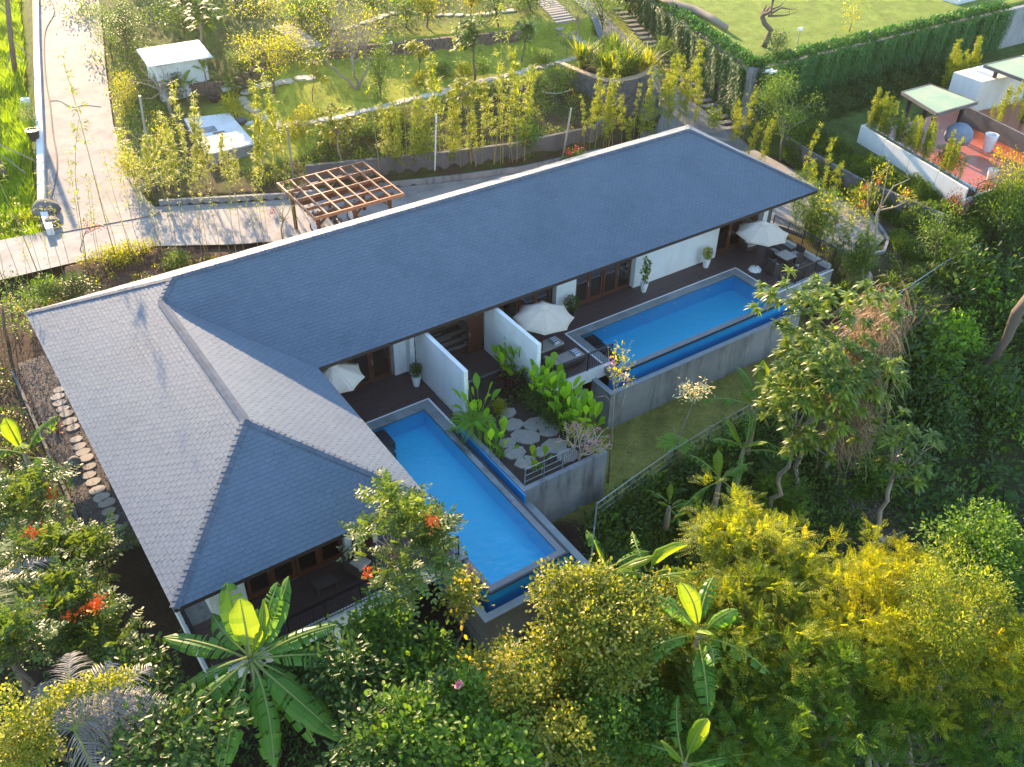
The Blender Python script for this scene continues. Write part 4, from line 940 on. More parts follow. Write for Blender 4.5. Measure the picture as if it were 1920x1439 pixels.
def patio_seat(x,y,rz,label):
    r=empty('armchair',(x,y,0),rz,label,'armchair')
    MB().box(-.35,.35,-.35,.35,.12,.36).build('seat',M['rattan'],r,bevel=.02); MB().box(-.3,.3,-.32,.25,.36,.46).build('cushion',M['canvas'],r,bevel=.03)
    b=MB(); 
    for k in range(6): b.bar((-.33+k*.132,.33,.36),(-.33+k*.132+(.12 if k%2 else -.05),.40,.85),.025)
    b.bar((-.38,.33,.38),(-.38,.42,.88),.04).bar((.38,.33,.38),(.38,.42,.88),.04).bar((-.38,.42,.88),(.38,.42,.88),.045)
    for k in range(4): b.bar((-.36,.35+.012*k,.45+k*.1),(.36,.35+.012*k,.45+k*.1+.03*(k%2)),.022)
    b.build('backrest',M['rattan'],r)
    for s in (-1,1): MB().box(s*.38-.03,s*.38+.03,-.33,.36,.12,.6).build('armrest',M['rattan'],r,bevel=.015)
patio_seat(18.9,-9.6,math.radians(12),'dark lattice-backed armchair against the glass doors behind the parasol')
patio_seat(35.0,-9.6,math.radians(-8),'dark lattice-backed armchair against the doors of the far terrace')
patio_seat(6.4,-18.5,math.radians(20),'high-backed rattan armchair on the front balcony')
t2=empty('side_table',(5.0,-18.6,0)); tag(t2,'low dark table on the front balcony','table'); MB().box(-.4,.4,-.25,.25,.36,.4).build('tabletop',M['rattan'],t2); [MB().box(sx*.35-.03,sx*.35+.03,sy*.2-.03,sy*.2+.03,0,.36).build('leg',M['rattan'],t2) for sx in (-1,1) for sy in (-1,1)]
def pot(x,y,label,h=.55,r=.22,z=0.,mat='paver',plant='ball',lm='lf_mid',ph=.6,n=500,pr=.28):
    o=empty('potted_plant',(x,y,z)); tag(o,label,'potted plant')
    MB().lathe([(r*.62,0),(r*.8,h*.4),(r,h),(r*.86,h),(r*.8,h-.06)],20,capt=True).build('pot',M[mat],o,smooth=False)
    lf=LF(); K=n
    c=np.array([0,0,h+ph*.5]); p=rdir(K)*np.array([pr,pr,ph*.5])*RS.random((K,1))**.4+c
    if plant=='ball': lf.add(p,rdir(K)+(p-c)*2,[0,0,1],.10,.045,'d')
    elif plant=='fern': 
        K=40; az=RS.random(K)*6.283; el=RS.uniform(.4,1.3,K); d=np.stack([np.cos(az)*np.cos(el),np.sin(az)*np.cos(el),np.sin(el)],1); lf.add(np.tile([0,0,h],(K,1)),d,[0,0,1],ph*(.6+.4*RS.random(K)),.1,'l')
    else:
        K=n//3; lf.add(p[:K],rdir(K)+[0,0,.4],[0,0,1],.2,.12,'l')
    lf.build('leaves',M[lm],o)
    MB().tube([(0,0,h-.05),(.02,.01,h+ph*.6)],.015,5).build('stem',M['bark'],o); return o
pot(27.25,-9.75,'tall leafy plant in a white pot at the left end of the long white wall',ph=1.5,plant='big',n=240,pr=.26)
pot(31.7,-9.7,'small round bush in a white pot before the long white wall',ph=.65,lm='lf_yellow')
pot(13.45,-10.25,'dark clipped bush in a white pot beside the near privacy wall',ph=.7,lm='lf_dark')
pot(22.5,-9.75,'dark bushy plant in a dark pot in front of the short white wall panel',ph=.8,mat='black',lm='lf_dark',pr=.38,n=800)
pot(15.2,-7.2,'leafy plant in a white pot deep in the entrance recess',ph=.9,plant='big',n=150)
pot(13.3,-8.6,'small plant in a white pot in the passage by the entrance',ph=.5,lm='lf_dark')
# ---------------- garden buildings ----------------
sh=empty('garden_shed',(14.5,25.5,.3)); tag(sh,'small white garden shed with a flat overhanging white roof','shed')
zb=.3
c=[at(255,92,3.5),at(372,74,3.5),at(398,105,3.5),at(277,124,3.5)]
cxm=sum(p[0] for p in c)/4; cym=sum(p[1] for p in c)/4
MB().add([(p[0]-14.5,p[1]-25.5,z-zb) for z in (3.38,3.47) for p in c],[(0,1,2,3),(7,6,5,4),(0,4,5,1),(1,5,6,2),(2,6,7,3),(3,7,4,0)]).build('roof',M['paver'],sh)
w=[(cxm-1.75,cym-1.25),(cxm+1.75,cym-1.25),(cxm+1.75,cym+1.2),(cxm-1.75,cym+1.2)]
MB().prism([(a-14.5,b_-25.5) for a,b_ in w],-.2,3.0).build('wall',M['white'],sh)
MB().box(cxm-1.7-14.5,cxm+1.7-14.5,cym-1.27-25.5,cym-1.25-25.5,2.86,2.98).build('vent',M['concd'],sh)
MB().box(cxm-1.78-14.5,cxm-1.75-14.5,cym-.9-25.5,cym-.1-25.5,0,2.1).build('door',M['steel'],sh)
tk=empty('concrete_tank',(15.6,18.7,.2)); tag(tk,'flat concrete tank top with a dark square hatch beside the bamboo','tank')
c=[at(345,225,1.05),at(430,214,1.05),at(479,271,1.05),at(385,293,1.05)]; cc_=[(p[0]-15.6,p[1]-18.7) for p in c]
MB().prism(cc_,-.3,.85).build('box',M['conc'],tk)
def ins(u,v): 
    a=np.array(cc_[3])*(1-u)+np.array(cc_[2])*u; b_=np.array(cc_[0])*(1-u)+np.array(cc_[1])*u; return tuple(a*(1-v)+b_*v)
MB().prism([ins(.0,.0),ins(1,0),ins(1,1),ins(0,1)],.85,.93).build('slab',M['white'],tk)
MB().prism([ins(.38,.33),ins(.62,.33),ins(.62,.5),ins(.38,.5)],.93,.945).build('hatch',M['black'],tk); MB().prism([ins(.05,.53),ins(.5,.53),ins(.5,.66),ins(.05,.66)],.93,.99).build('lid',M['conc'],tk)
g=gp(402,190); MB().lathe([(.34,0),(.44,.12),(.46,.34),(.36,.42),(.26,.38),(.24,.2)],20,capt=False).build('planter_pot',M['black'],loc=g); tag(bpy.data.objects['planter_pot'],'round black pot standing beside the white garden shed','pot')
g=gp(460,232); r=empty('ground_lamp',g); tag(r,'dark dome lamp on a white plate in the lawn beside the concrete tank','lamp'); MB().box(-.1,.55,-.3,.1,0,.06).build('plate',M['paver'],r); MB().lathe([(.42,.1),(.4,.25),(.2,.38),(.02,.4)],16,(-.2,.2,0)).build('dome',M['concd'],r)
g=gp(432,165); r=empty('stepping_box',g); tag(r,'stack of pale concrete slabs by the start of the stepping-stone loop','slab stack'); [MB().box(-.7,.7,-.5+.38*k,-.18+.38*k,0,.18+.05*k).build('slab',M['white' if k!=1 else 'conc'],r) for k in range(3)]
def post(px0,px1,label,h=None,rad=.05,mat='steel',topw=None,lean=(0,0)):
    g=gp(*px1); d=ray(*px0); s=np.dot(np.array(g)[:2]-CP_[:2],d[:2])/np.dot(d[:2],d[:2]); top=CP_+d*s
    hh=max(.3,top[2]-g[2]); k=MB().tube([(0,0,-.2),(lean[0]+float(top[0]-g[0]),lean[1]+float(top[1]-g[1]),hh)],rad,8)
    o=k.build('post',M[mat],loc=g); o.name='metal_post'; tag(o,label,'post'); return o
post((262,180),(284,322),'tall galvanised post standing left of the concrete tank',rad=.07)
post((538,238),(550,335),'galvanised post standing behind the left end of the pergola',rad=.06)
post((818,214),(815,322),'white pipe post rising out of the bamboo row behind the long roof',rad=.05,mat='paver')
post((1071,203),(1054,300),'grey post leaning over the bank right of the red flowers',rad=.06)
post((733,78),(735,103),'short white pipe standing at the end of the upper stone wall',rad=.09,mat='paver')
post((978,150),(977,168),'short white pipe standing at the edge of the bank by the hose',rad=.08,mat='paver')
post((1276,22),(1276,36),'short white post left of the creeper hedge top',rad=.08,mat='paver')
def hose(pxs,label,mat,rad,name='hose',lift=.05):
    P=[gp(*p) for p in pxs]; P=[(p[0],p[1],p[2]+lift) for p in P]
    # smooth
    Q_=[]
    for i in range(len(P)-1):
        for k in range(5):
            t_=k/5; p0,p1,p2,p3=[np.array(P[max(0,min(len(P)-1,i+j))]) for j in (-1,0,1,2)]
            Q_.append(tuple(.5*((2*p1)+(-p0+p2)*t_+(2*p0-5*p1+4*p2-p3)*t_**2+(-p0+3*p1-3*p2+p3)*t_**3)))
    Q_.append(P[-1]); Q_=[(x,y,max(z,hz(x,y)+lift)) for x,y,z in Q_]
    o=MB().tube(Q_,rad,6).build(name,M[mat]); tag(o,label,'hose'); return o
hose([(94,0),(103,25),(86,60),(84,110),(88,160),(95,200),(100,250),(107,293),(107,330),(97,380),(108,415)],'grey hose snaking down the left side of the concrete road','concd',.045,lift=.09)
hose([(1015,173),(1040,177),(1065,172),(1083,163)],'pale hose lying in a curve on the bank left of the curved planter','paver',.04)
hose([(95,192),(112,192),(135,203),(160,200),(190,203)],'thin cable lying across the concrete road','concd',.02,lift=.08)
# boulders at the foot of the road
def boulder(px,py,r,label,mat='rock'):
    g=gp(px,py); mb=MB(); n=14; vs=[];fs=[]
    for i in range(9):
        th=math.pi*i/8
        for k in range(n):
            an=6.283*k/n; q=Vector((math.sin(th)*math.cos(an),math.sin(th)*math.sin(an),math.cos(th)*.75)); q*=r*(1+.22*mnoise.noise(q*1.3+Vector(g))); vs.append(q)
    for i in range(8):
        for k in range(n): fs.append((i*n+k,(i+1)*n+k,(i+1)*n+(k+1)%n,i*n+(k+1)%n))
    o=mb.add(vs,fs).build('boulder',M[mat],loc=(g[0],g[1],g[2]+r*.3),smooth=True); tag(o,label,'boulder')
boulder(88,400,.75,'large grey boulder at the foot of the white roadside wall'); boulder(98,425,.55,'smaller speckled boulder below the large one at the road corner')
boulder(286,352,.7,'dark boulder in the bamboo at the corner of road and driveway'); boulder(1610,530,.75,'pale boulder at the foot of the propped bare tree',mat='capst')
# white roadside pot with a conifer, on the wall
x,y,z=at(72,262,.75); 
pot(x-.2,y,'bushy conifer in a dark pot standing on the roadside wall',h=.7,r=.42,z=hz(x,y)+.3,mat='black',ph=1.9,n=1600,pr=.55,lm='lf_mid')
x,y,z=gp(52,205); o=MB().lathe([(.3,0),(.36,.5),(.3,.75),(.2,.78)],14).build('barrel',M['paver'],loc=(x,y,z)); tag(o,'white barrel beside the potted conifer on the field side of the wall','barrel')
# ---------------- neighbouring terrace ----------------
nv=empty('neighbouring_terrace',(48.1,-13.8,0)); tag(nv,'raised red-floored terrace with white parapet walls and a green-roofed pavilion','terrace')
o0=np.array([48.1,-13.8]); ua=np.array([2.2,9.5]); ua/=np.linalg.norm(ua); ub=np.array([1.0,-.06]); ub/=np.linalg.norm(ub)
def nq(a,b_): return tuple(ua*a+ub*b_)
nl=9.75
MB().prism([nq(0,0),nq(nl,0),nq(nl,22),nq(0,22)],.2,1.25).build('floor',M['terra'],nv)
for k in range(4):
    a0=nl*k/4+.015; a1=nl*(k+1)/4-.015; MB().prism([nq(a0,-.02),nq(a1,-.02),nq(a1,.13),nq(a0,.13)],.5,2.0+.02*(k%2)).build('parapet_panel',M['white'],nv)
MB().prism([nq(.0,.9),nq(nl,.9),nq(nl,1.02),nq(0,1.02)],1.2,1.75).build('planter_wall',M['white'],nv); MB().prism([nq(.0,.13),nq(nl,.13),nq(nl,.9),nq(0,.9)],1.2,1.6).build('soil',M['soil'],nv)
MB().prism([nq(-.1,-.02),nq(-.1,22),nq(.06,22),nq(.06,-.02)],.4,1.42).build('front_wall',M['white'],nv)
MB().prism([nq(nl-.15,0),nq(nl-.15,3),nq(nl,3),nq(nl,0)],1.2,2.0).build('parapet_panel',M['white'],nv)
b1=np.array(at(1800,228,1.25)[:2])-o0; b2=np.array(at(1935,298,1.25)[:2])-o0; dd=(b2-b1)/np.linalg.norm(b2-b1); nn_=np.array([-dd[1],dd[0]])*.2
b2=b2+dd*6; MB().prism([tuple(b1),tuple(b2),tuple(b2+nn_),tuple(b1+nn_)],1.2,2.35).build('back_wall',M['concd'],nv)
rl=empty('railing',(48.1,-13.8,1.42)); tag(rl,'thin rusty-brown railing along the front of the neighbouring red terrace','railing')
M['rust']=surf('brown_paint',(.16,.06,.04),rough=.5)
for h in (.3,.75): MB().bar((*nq(-.02,.9),h),(*nq(-.02,22),h),.04).build('rail',M['rust'],rl)
for k in range(20): MB().bar((*nq(-.02,.9+k*1.1),0),(*nq(-.02,.9+k*1.1),.77),.04).build('post',M['rust'],rl)
def pavilion(cs,zr_,zf,label,pts):
    c0=np.array(cs[0][:2]); r=empty('pavilion',(c0[0],c0[1],zf)); tag(r,label,'pavilion')
    q=[(p[0]-c0[0],p[1]-c0[1]) for p in cs]
    MB().prism(q,zr_-zf-.12,zr_-zf).build('roof',M['grnroof'],r)
    ce=np.mean(q,axis=0); q2=[tuple(ce+(np.array(p)-ce)*1.03) for p in q]; fr=MB()
    for a,b_ in zip(q2,q2[1:]+q2[:1]): fr.bar((*a,zr_-zf-.08),(*b_,zr_-zf-.08),.1,.2)
    fr.build('roof_frame',M['concd'],r)
    for k in pts:
        p=ce+(np.array(q[k])-ce)*.72; MB().box(p[0]-.1,p[0]+.1,p[1]-.1,p[1]+.1,0,zr_-zf-.12).build('column',M['black'],r)
    return r
c=[at(1693,173,3.7),at(1745,159,3.7),at(1831,191,3.7),at(1757,212,3.7)]
pavilion(c,3.7,1.25,'flat green-roofed open pavilion on the neighbouring terrace, with a dark streak across its roof',(0,1,2,3))
c=[at(1848,122,4.2),at(1915,106,4.2),at(2020,135,4.2),at(1950,160,4.2)]
pavilion(c,4.2,1.25,'second green-roofed pavilion cut off by the edge of the photo, upper right',(0,1,2,3))
x,y,z=at(1893,205,1.2); o=MB().prism([(0,0),(9,-1.2),(9,1.6),(0,2.2)],-.6,2.2).build('side_building',M['white'],loc=(x-3.0,y+1.0,1.2)); tag(o,'white-walled outbuilding under the second green roof','building')
M['cover']=surf('grey_blue_cover',(.22,.26,.32),(.15,.18,.24),rough=.8,scale=3,bump=.8,bscale=4)
x,y,z=at(1789,280,1.25); r=empty('covered_grill',(x,y,1.25)); tag(r,'round grill under a grey-blue cover on the red terrace','grill'); MB().lathe([(.75,.55),(.85,.8),(.8,1.3),(.45,1.62),(.05,1.7)],18).build('cover',M['cover'],r,smooth=True); MB().lathe([(.4,0),(.12,.1),(.12,.6)],12).build('stand',M['black'],r)
x,y,z=at(1850,283,1.25); o=MB().lathe([(.28,0),(.42,1.1),(.36,1.1),(.3,.6)],20,capt=True).build('tall_pot',M['paver'],loc=(x,y,1.25)); tag(o,'tall empty white pot against the grey wall of the red terrace','pot')
# ---------------- lawn above the creeper wall ----------------
M['blue']=surf('blue_tarpaulin',(.05,.25,.6),rough=.5)
x,y,z=at(1835,2,4.1); MB().box(-2.5,4.5,-.8,1.2,0,.35).build('pool_rim',M['paver'],loc=(x,y+1,4.1)); r=bpy.data.objects['pool_rim']; tag(r,'pale pool rim with blue water at the far edge of the upper lawn','pool'); MB().box(-2.1,4.1,-.5,.9,.352,.36).build('water',M['blue'],r)
x,y,z=at(1495,84,4.1); r=empty('floodlight',(x,y,4.1)); tag(r,'small white floodlight on a thin post at the edge of the upper lawn','lamp'); MB().tube([(0,0,0),(0,0,1.0)],.03).build('post',M['steel'],r); MB().box(-.18,.18,-.1,.12,1.0,1.2).build('lamp_head',M['paver'],r,bevel=.03)
x,y,z=at(1437,134,4.15); r=empty('floodlight',(x,y,4.15)); tag(r,'pair of white floodlights on top of the concrete corner pillar','lamp'); MB().box(-.15,.45,-.2,-.02,0,.12).build('lamp_head',M['paver'],r); MB().box(-.1,.55,-.5,-.32,-.02,.1).build('lamp_head',M['paver'],r); MB().bar((-.4,0,0),(.1,-.3,0),.05).build('bracket',M['steel'],r)
# wire fence round the lower lawn
fe=empty('wire_fence',(0,0,0)); tag(fe,'thin galvanised wire fence running round the lower lawn','fence')
fpts=[gp(*p) for p in ((1105,1082),(1160,1030),(1115,983),(1180,935),(1250,885),(1325,838),(1400,795))]+[(30.2,-17.7,hz(30.2,-17.7)),(35,-17.0,hz(35,-17.0)),gp(1700,568),gp(1762,525),gp(1828,490)]
fpts[1]=(fpts[0][0]*.5+fpts[2][0]*.5,fpts[0][1]*.5+fpts[2][1]*.5,hz(fpts[0][0],fpts[0][1]))
for a,b_ in zip(fpts,fpts[1:]):
    a=Vector(a);b_=Vector(b_); n=max(1,round((b_-a).length/2.4))
    for k in range(n):
        p=a.lerp(b_,k/n); q=a.lerp(b_,(k+1)/n); p.z=hz(p.x,p.y); q.z=hz(q.x,q.y)
        MB().tube([p-Vector((0,0,.3)),p+Vector((0,0,1.25))],.035,6).build('post',M['steel'],fe)
        wr_=MB()
        for h in (.15,.5,.85,1.2): wr_.tube([p+Vector((0,0,h)),q+Vector((0,0,h))],.014 if h<1 else .028,4)
        wr_.build('wire',M['steel'],fe)
# mesh fence on the planter edge
mf=empty('mesh_fence',(13.9,-18.1,0)); tag(mf,'low steel bar fence along the front of the raised garden bed','fence')
for k in range(5): MB().box(k*.93-.02,k*.93+.02,-.02,.02,-.1,.78).build('post',M['steel'],mf)
for h in (.08,.4,.74): MB().box(0,3.72,-.01,.01,h,h+.03).build('rail',M['steel'],mf)
for k in range(1,38): MB().box(k*.1-.005,k*.1+.005,-.005,.005,.08,.74).build('bar',M['black'],mf)
# ---------------- plant builders ----------------
def arch(lf,pos,dr,ln,wd,droop,seg=5,v=None,prof='blade',fold=0.):
    pos=np.asarray(pos,float); n=len(pos); dr=norm(np.broadcast_to(np.asarray(dr,float),pos.shape)+1e-9)
    ln=np.broadcast_to(ln,(n,)); wd=np.broadcast_to(wd,(n,)); droop=np.broadcast_to(droop,(n,))
    sd=norm(np.cross(dr,[0,0,1.])+1e-5*rdir(n)); Vs=[]
    for i in range(seg+1):
        s=i/seg
        if prof=='blade': w=math.sin(math.pi*(.12+.88*s)**.7)*1. if s<1 else 0.03
        elif prof=='paddle': w=(math.sin(math.pi*min(1,max(0,(s-.18)/.82))**.85)+.04) if s>.18 else .07
        else: w=1-.85*s
        c=pos+dr*(ln*s)[:,None]; c=c.copy(); c[:,2]-=droop*ln*s*s
        off_=sd*(wd*w/2)[:,None]; z=(wd*w*fold)[:,None]*np.array([0,0,1.])
        Vs+= [c-off_+z,c,c+off_+z]
    V=np.stack(Vs,1).reshape(-1,3); nv=3*(seg+1); T=[]
    for i in range(seg):
        for k in (0,1):
            a=i*3+k; T+=[(a,a+1,a+4),(a,a+4,a+3)]
    T=np.array(T); lf.V.append(V); lf.T.append((T[None]+(np.arange(n)*nv)[:,None,None]+lf.k).reshape(-1,3)); lf.k+=n*nv
    if v is None: v=RS.random(n)
    lf.A.append(np.repeat(np.broadcast_to(v,(n,)),nv))
def lobes(c,r,n,nl=7,shell=.75,top=.15):
    c=np.array(c,float); r=np.array(r,float)
    nl=int(nl*1.5); lc=c+rdir(nl)*r*.68*RS.random((nl,1))**.35; lr=r[None]*RS.uniform(.24,.5,(nl,1))
    k=RS.integers(0,nl,n); d=rdir(n); d[:,2]=np.where((d[:,2]<-.3)&(RS.random(n)<.6),-d[:,2],d[:,2]); d=norm(d+[0,0,top])
    out_=1+.45*(RS.random((n,1))<.14)*RS.random((n,1))
    return lc[k]+d*lr[k]*out_*(shell+(1-shell)*RS.random((n,1))*1.5)
def clumps(lf,C,c0,per,cr,style,ll,lw,kind='d',droop=.2,flat=.5):
    C=np.asarray(C); n=len(C); out_=norm(C-np.array(c0))
    if style=='leafy':
        K=n*per; i=np.repeat(np.arange(n),per); g=RS.normal(size=(K,3))*cr*np.array([1,1,.75]); pos=C[i]+g
        cv=np.clip(RS.normal(.48,.25,n),0,1)
        lf.add(pos,norm(g)*.7+out_[i]*.5+rdir(K)*.8+[0,0,-droop],norm(rdir(K)*flat+[0,0,1]+out_[i]*.4),ll*(.7+.6*RS.random(K)),lw*(.7+.6*RS.random(K)),kind,np.clip(cv[i]+RS.normal(size=K)*.11,0,1))
    elif style=='whorl':
        K=n*per; i=np.repeat(np.arange(n),per); az=RS.random(K)*6.283; el=RS.uniform(-.5,.9,K); d=np.stack([np.cos(az)*np.cos(el),np.sin(az)*np.cos(el),np.sin(el)],1)+out_[i]*.5
        cv=np.clip(RS.normal(.45,.22,n),0,1)
        arch(lf,C[i]+d*.03,d,ll*(.7+.5*RS.random(K)),lw,.35+.4*RS.random(K),3,np.clip(cv[i]+RS.normal(size=K)*.15,0,1))
    elif style=='rach':   # compound leaves: a curved stalk with leaflets in pairs
        K=n*per; i=np.repeat(np.arange(n),per); d=norm(out_[i]*.8+rdir(K)*.9+[0,0,.25]); base=C[i]+RS.normal(size=(K,3))*cr*.3
        rl=cr*(1.6+.8*RS.random(K)); npair=max(3,int(2.2*cr*1.6/ (lw*1.25)/2.2)); npair=min(npair,9); cv=np.clip(RS.normal(.5,.2,n)[i]+RS.normal(size=K)*.15,0,1)
        side=norm(np.cross(d,[0,0,1.])+1e-4)
        for j in range(npair):
            t_=(j+.8)/npair; p=base+d*(rl*t_)[:,None]; p[:,2]-=droop*rl*t_*t_
            dd=d.copy(); dd[:,2]-=2*droop*t_; dd=norm(dd)
            for s in (-1,1): lf.add(p,side*s+dd*.55+[0,0,-.15]+RS.normal(size=(K,3))*.12,norm(np.cross(side,dd)*-1+[0,0,.6]),ll*(.75+.3*math.sin(t_*3.1)),lw,kind,cv)
        tp=base+d*rl[:,None]; tp[:,2]-=droop*rl; lf.add(tp,d+[0,0,-droop],[0,0,1],ll,lw,kind,cv)
def limb(mb,a,b_,r0,r1,sag=.12,n=6):
    a=np.array(a,float);b_=np.array(b_,float); L_n=np.linalg.norm(b_-a); k=max(3,int(L_n/.5)); pts=[];j=RS.normal(size=3)*sag*L_n
    for i in range(k+1):
        t_=i/k; p=a*(1-t_)+b_*t_+j*math.sin(math.pi*t_)*.6+RS.normal(size=3)*.02*L_n*(0<i<k); p[2]+=math.sin(math.pi*t_)*sag*.5*L_n; pts.append(tuple(p))
    mb.tube(pts,[r0+(r1-r0)*i/k for i in range(k+1)],6); return pts
def make_tree(name,label,cat,base,cc,rad,mat='lf_mid',n=60,per=30,cr=.3,style='leafy',ll=.14,lw=.06,kind='d',droop=.2,tr=.09,bark='bark',nl=7,group=None,trunk=True,flowers=None,shell=.75,multi=1,nbr=14,flat=.5,fsize=.2):
    base=np.array(base,float); cc=np.array(cc,float)-base; rad=np.array(rad,float) if hasattr(rad,'__len__') else np.array([rad]*3,float)
    root=empty(name,tuple(base),0,label,cat,group)
    C=lobes(cc,rad,n,nl,shell)
    lf=LF(); clumps(lf,C,cc-[0,0,rad[2]*.4],per,cr,style,ll,lw,kind,droop,flat); lf.build('crown',M[mat],root)
    if trunk:
        mb=MB(); 
        for q in range(multi):
            a=np.array([0,0,-.3])+RS.normal(size=3)*[.12,.12,0]*(multi>1); fork=a*.3+np.array([cc[0]*.75,cc[1]*.75,max(.3,cc[2]-rad[2]*.75)])+RS.normal(size=3)*[.25,.25,.1]*(multi>1)*rad[0]
            limb(mb,a,fork,tr,tr*.7,.05)
            sel=C[RS.choice(len(C),min(nbr,len(C)),replace=False)]
            for c_ in sel:
                m_=fork+(np.array(cc)-fork)*RS.uniform(.1,.5); limb(mb,fork,m_,tr*.6,tr*.4,.03); limb(mb,m_,c_,tr*.4,tr*.12,.1)
        mb.build('trunk',M[bark],root,smooth=True)
    if flowers:
        col,fp=flowers; lf=LF()
        for c_ in fp:
            c_=np.array(c_)-base; K=44; p=c_+RS.normal(size=(K,3))*fsize*[1,1,.5]; lf.add(p,rdir(K)+[0,0,.6],rdir(K),.11,.07,'r')
        lf.build('blossom',M[col],root)
    return root
def above(base,px,py):
    d=ray(px,py); b_=np.array(base); s=np.dot(b_[:2]-CP_[:2],d[:2])/np.dot(d[:2],d[:2]); return CP_+d*s, s
def T(label,bpx,cpx,size,name='garden_tree',cat='tree',squash=1.,**k):
    b_=gp(*bpx); c,s=above(b_,*cpx); r=size[0]/2*s/FPX; h=size[1]/2*s/FPX*1.08*squash
    c[2]=max(c[2],b_[2]+h*.5); return make_tree(name,label,cat,b_,c,(r,r,h),**k)
def TF(label,cpx,yp,size,name='jungle_tree',cat='tree',drop=None,depth=1.,**k):
    c=np.array(aty(*cpx,yp) if yp<-9 else at(*cpx,yp)); s=np.linalg.norm(c-CP_); r=size[0]/2*s/FPX; h=size[1]/2*s/FPX*1.05; b_=(c[0]+RS.normal()*.1,c[1]+RS.normal()*.1,min(hz(c[0],c[1]),c[2]-h))
    fl=k.pop('fpx',None)
    if fl: k['flowers']=(fl[0],[aty(*p,c[1]-r*.5) for p in fl[1]])
    return make_tree(name,label,cat,b_,c,(r,r*depth,h),**k)
# ---- banana plants ----
def banana_leaf(root,az,el,ln,wd,droop,mat='lf_banana',tear=.5,start=(0,0,0),lab=None,wing=.35):
    d=np.array([math.cos(az)*math.cos(el),math.sin(az)*math.cos(el),math.sin(el)]); st=np.array(start); pet=.16*ln
    side=np.cross(d,[0,0,1.]); side/=np.linalg.norm(side); bnd=RS.normal()*.13; st=st+d*[.12,.12,0]+RS.normal(size=3)*[.03,.03,.08]
    def mid(s): p=st+d*(pet+ln*s); p=p.copy(); t_=(pet/ln+s); p[2]-=droop*ln*t_*t_*.6; p+=side*bnd*ln*t_*t_; return p
    seg=26; mb=MB(); prev=None
    for sg in (-1,1):
        off_=0; tw=0; s=0.
        while s<1:
            w=RS.choice([1,1,2,3,4])*(1/seg)*(1 if tear>.3 else 3); s2=min(1,s+w); tw=RS.normal()*.12*tear; gap=(RS.random()**1.3)*.034*tear*(RS.random()<tear+.2)
            def wdt(q): return wd/2*(math.sin(math.pi*min(1,(q*.93+.06)))**.55)*(1 if q<.97 else .55)
            jag=1-RS.random()*.22*tear
            m0,m1=mid(s),mid(s2); sd=s+gap*1.8; se=s2-gap*1.8
            dirn=(mid(min(1,s2+.02))-mid(max(0,s-.02))); dirn/=np.linalg.norm(dirn); up=np.cross(side,dirn)
            ws=wing+tw; 
            def edge(q,f): 
                W_=wdt(q)*jag*f; return mid(q+ .06*f*(1-q))+side*sg*W_*math.cos(ws*f)+ (up if up[2]>0 else -up)*(.10*W_*(1-f)*2-W_*math.sin(ws)*f*f)
            fs=[];vs=[m0,m1]
            for f in (.35,.7,1.): vs+= [edge(sd,f),edge(se,f)]
            vs=[tuple(v) for v in vs]; fs=[(0,1,3,2),(2,3,5,4),(4,5,7,6)]
            if sg<0: fs=[f[::-1] for f in fs]
            mb.add(vs,fs,float(np.clip(.5+RS.normal()*.15,0,1))); s=s2
    o=mb.build('leaf',M[mat],root,smooth=False)
    if lab: o['label']=lab
    MB().tube([tuple(st)]+[tuple(mid(q/8)+np.array([0,0,.01])) for q in range(9)],[.045*wd+.012]+[.03*wd+.012-.0035*wd*q for q in range(9)],5).build('midrib',M['midrib'],o)
    return o
def banana(base,h,leaves,label,stem_r=.13,lean=(0,0),group=None):
    root=empty('banana_plant',base,0,label,'banana plant',group); top=(lean[0],lean[1],h)
    MB().tube([(0,0,-.3),(lean[0]*.5,lean[1]*.5,h*.5),top],[stem_r*1.25,stem_r,stem_r*.6],10).build('stem',M['barkl'],root,smooth=True)
    for L_e in leaves: banana_leaf(root,*L_e[:5],**(L_e[5] if len(L_e)>5 else {}),start=top)
    return root
def rosette(n,ln,wd,el0=.2,el1=1.2,az0=0,**kw):
    o=[]
    for i in range(n):
        t_=i/max(1,n-1); el=el1+(el0-el1)*t_+RS.normal()*.08; o.append((az0+i*2.4+RS.normal()*.15,el,ln*RS.uniform(.85,1.1),wd*RS.uniform(.85,1.1),.35+.5*t_,dict(tear=RS.uniform(.6,1.2),wing=RS.uniform(.3,.8)) if i>1 else dict(tear=.15,mat='lf_young')))
    return o
# ---- bamboo ----
def bamboo_proto(h,n,lo,ll=.22,lw=.055,mat='lf_bamboo',bend=.25,bushy=.3):
    r=empty('bamboo',(0,0,-60)); pts=[(bend*(t_/6)**2,.1*bend*math.sin(t_),h*t_/6-.2) for t_ in range(7)]
    MB().tube(pts,[.022-.0024*i for i in range(7)],6).build('cane',M['cane'],r)
    lf=LF(); K=int(n*1.05); t_=lo+(1-lo)*RS.random(K); az=RS.random(K)*6.283; q=np.round(t_*13)/13; nr_=RS.uniform(.25,1.5,14); na_=RS.random(14)*6.283; qi=np.clip(np.round(q*13).astype(int),0,13); az=na_[qi]+az*.6; rr=bushy*(1.15-t_*.6)*RS.random(K)**.6*nr_[qi]
    pos=np.stack([bend*q**2+np.cos(az)*rr,.0+np.sin(az)*rr,h*q+rr*.55+RS.normal(size=K)*.07],1)
    lf.add(pos,np.stack([np.cos(az),np.sin(az),-.1+0*az],1)+RS.normal(size=(K,3))*.5,[0,0,1],ll*(.6+.7*RS.random(K)),lw,'d'); lf.build('leaves',M[mat],r); return r
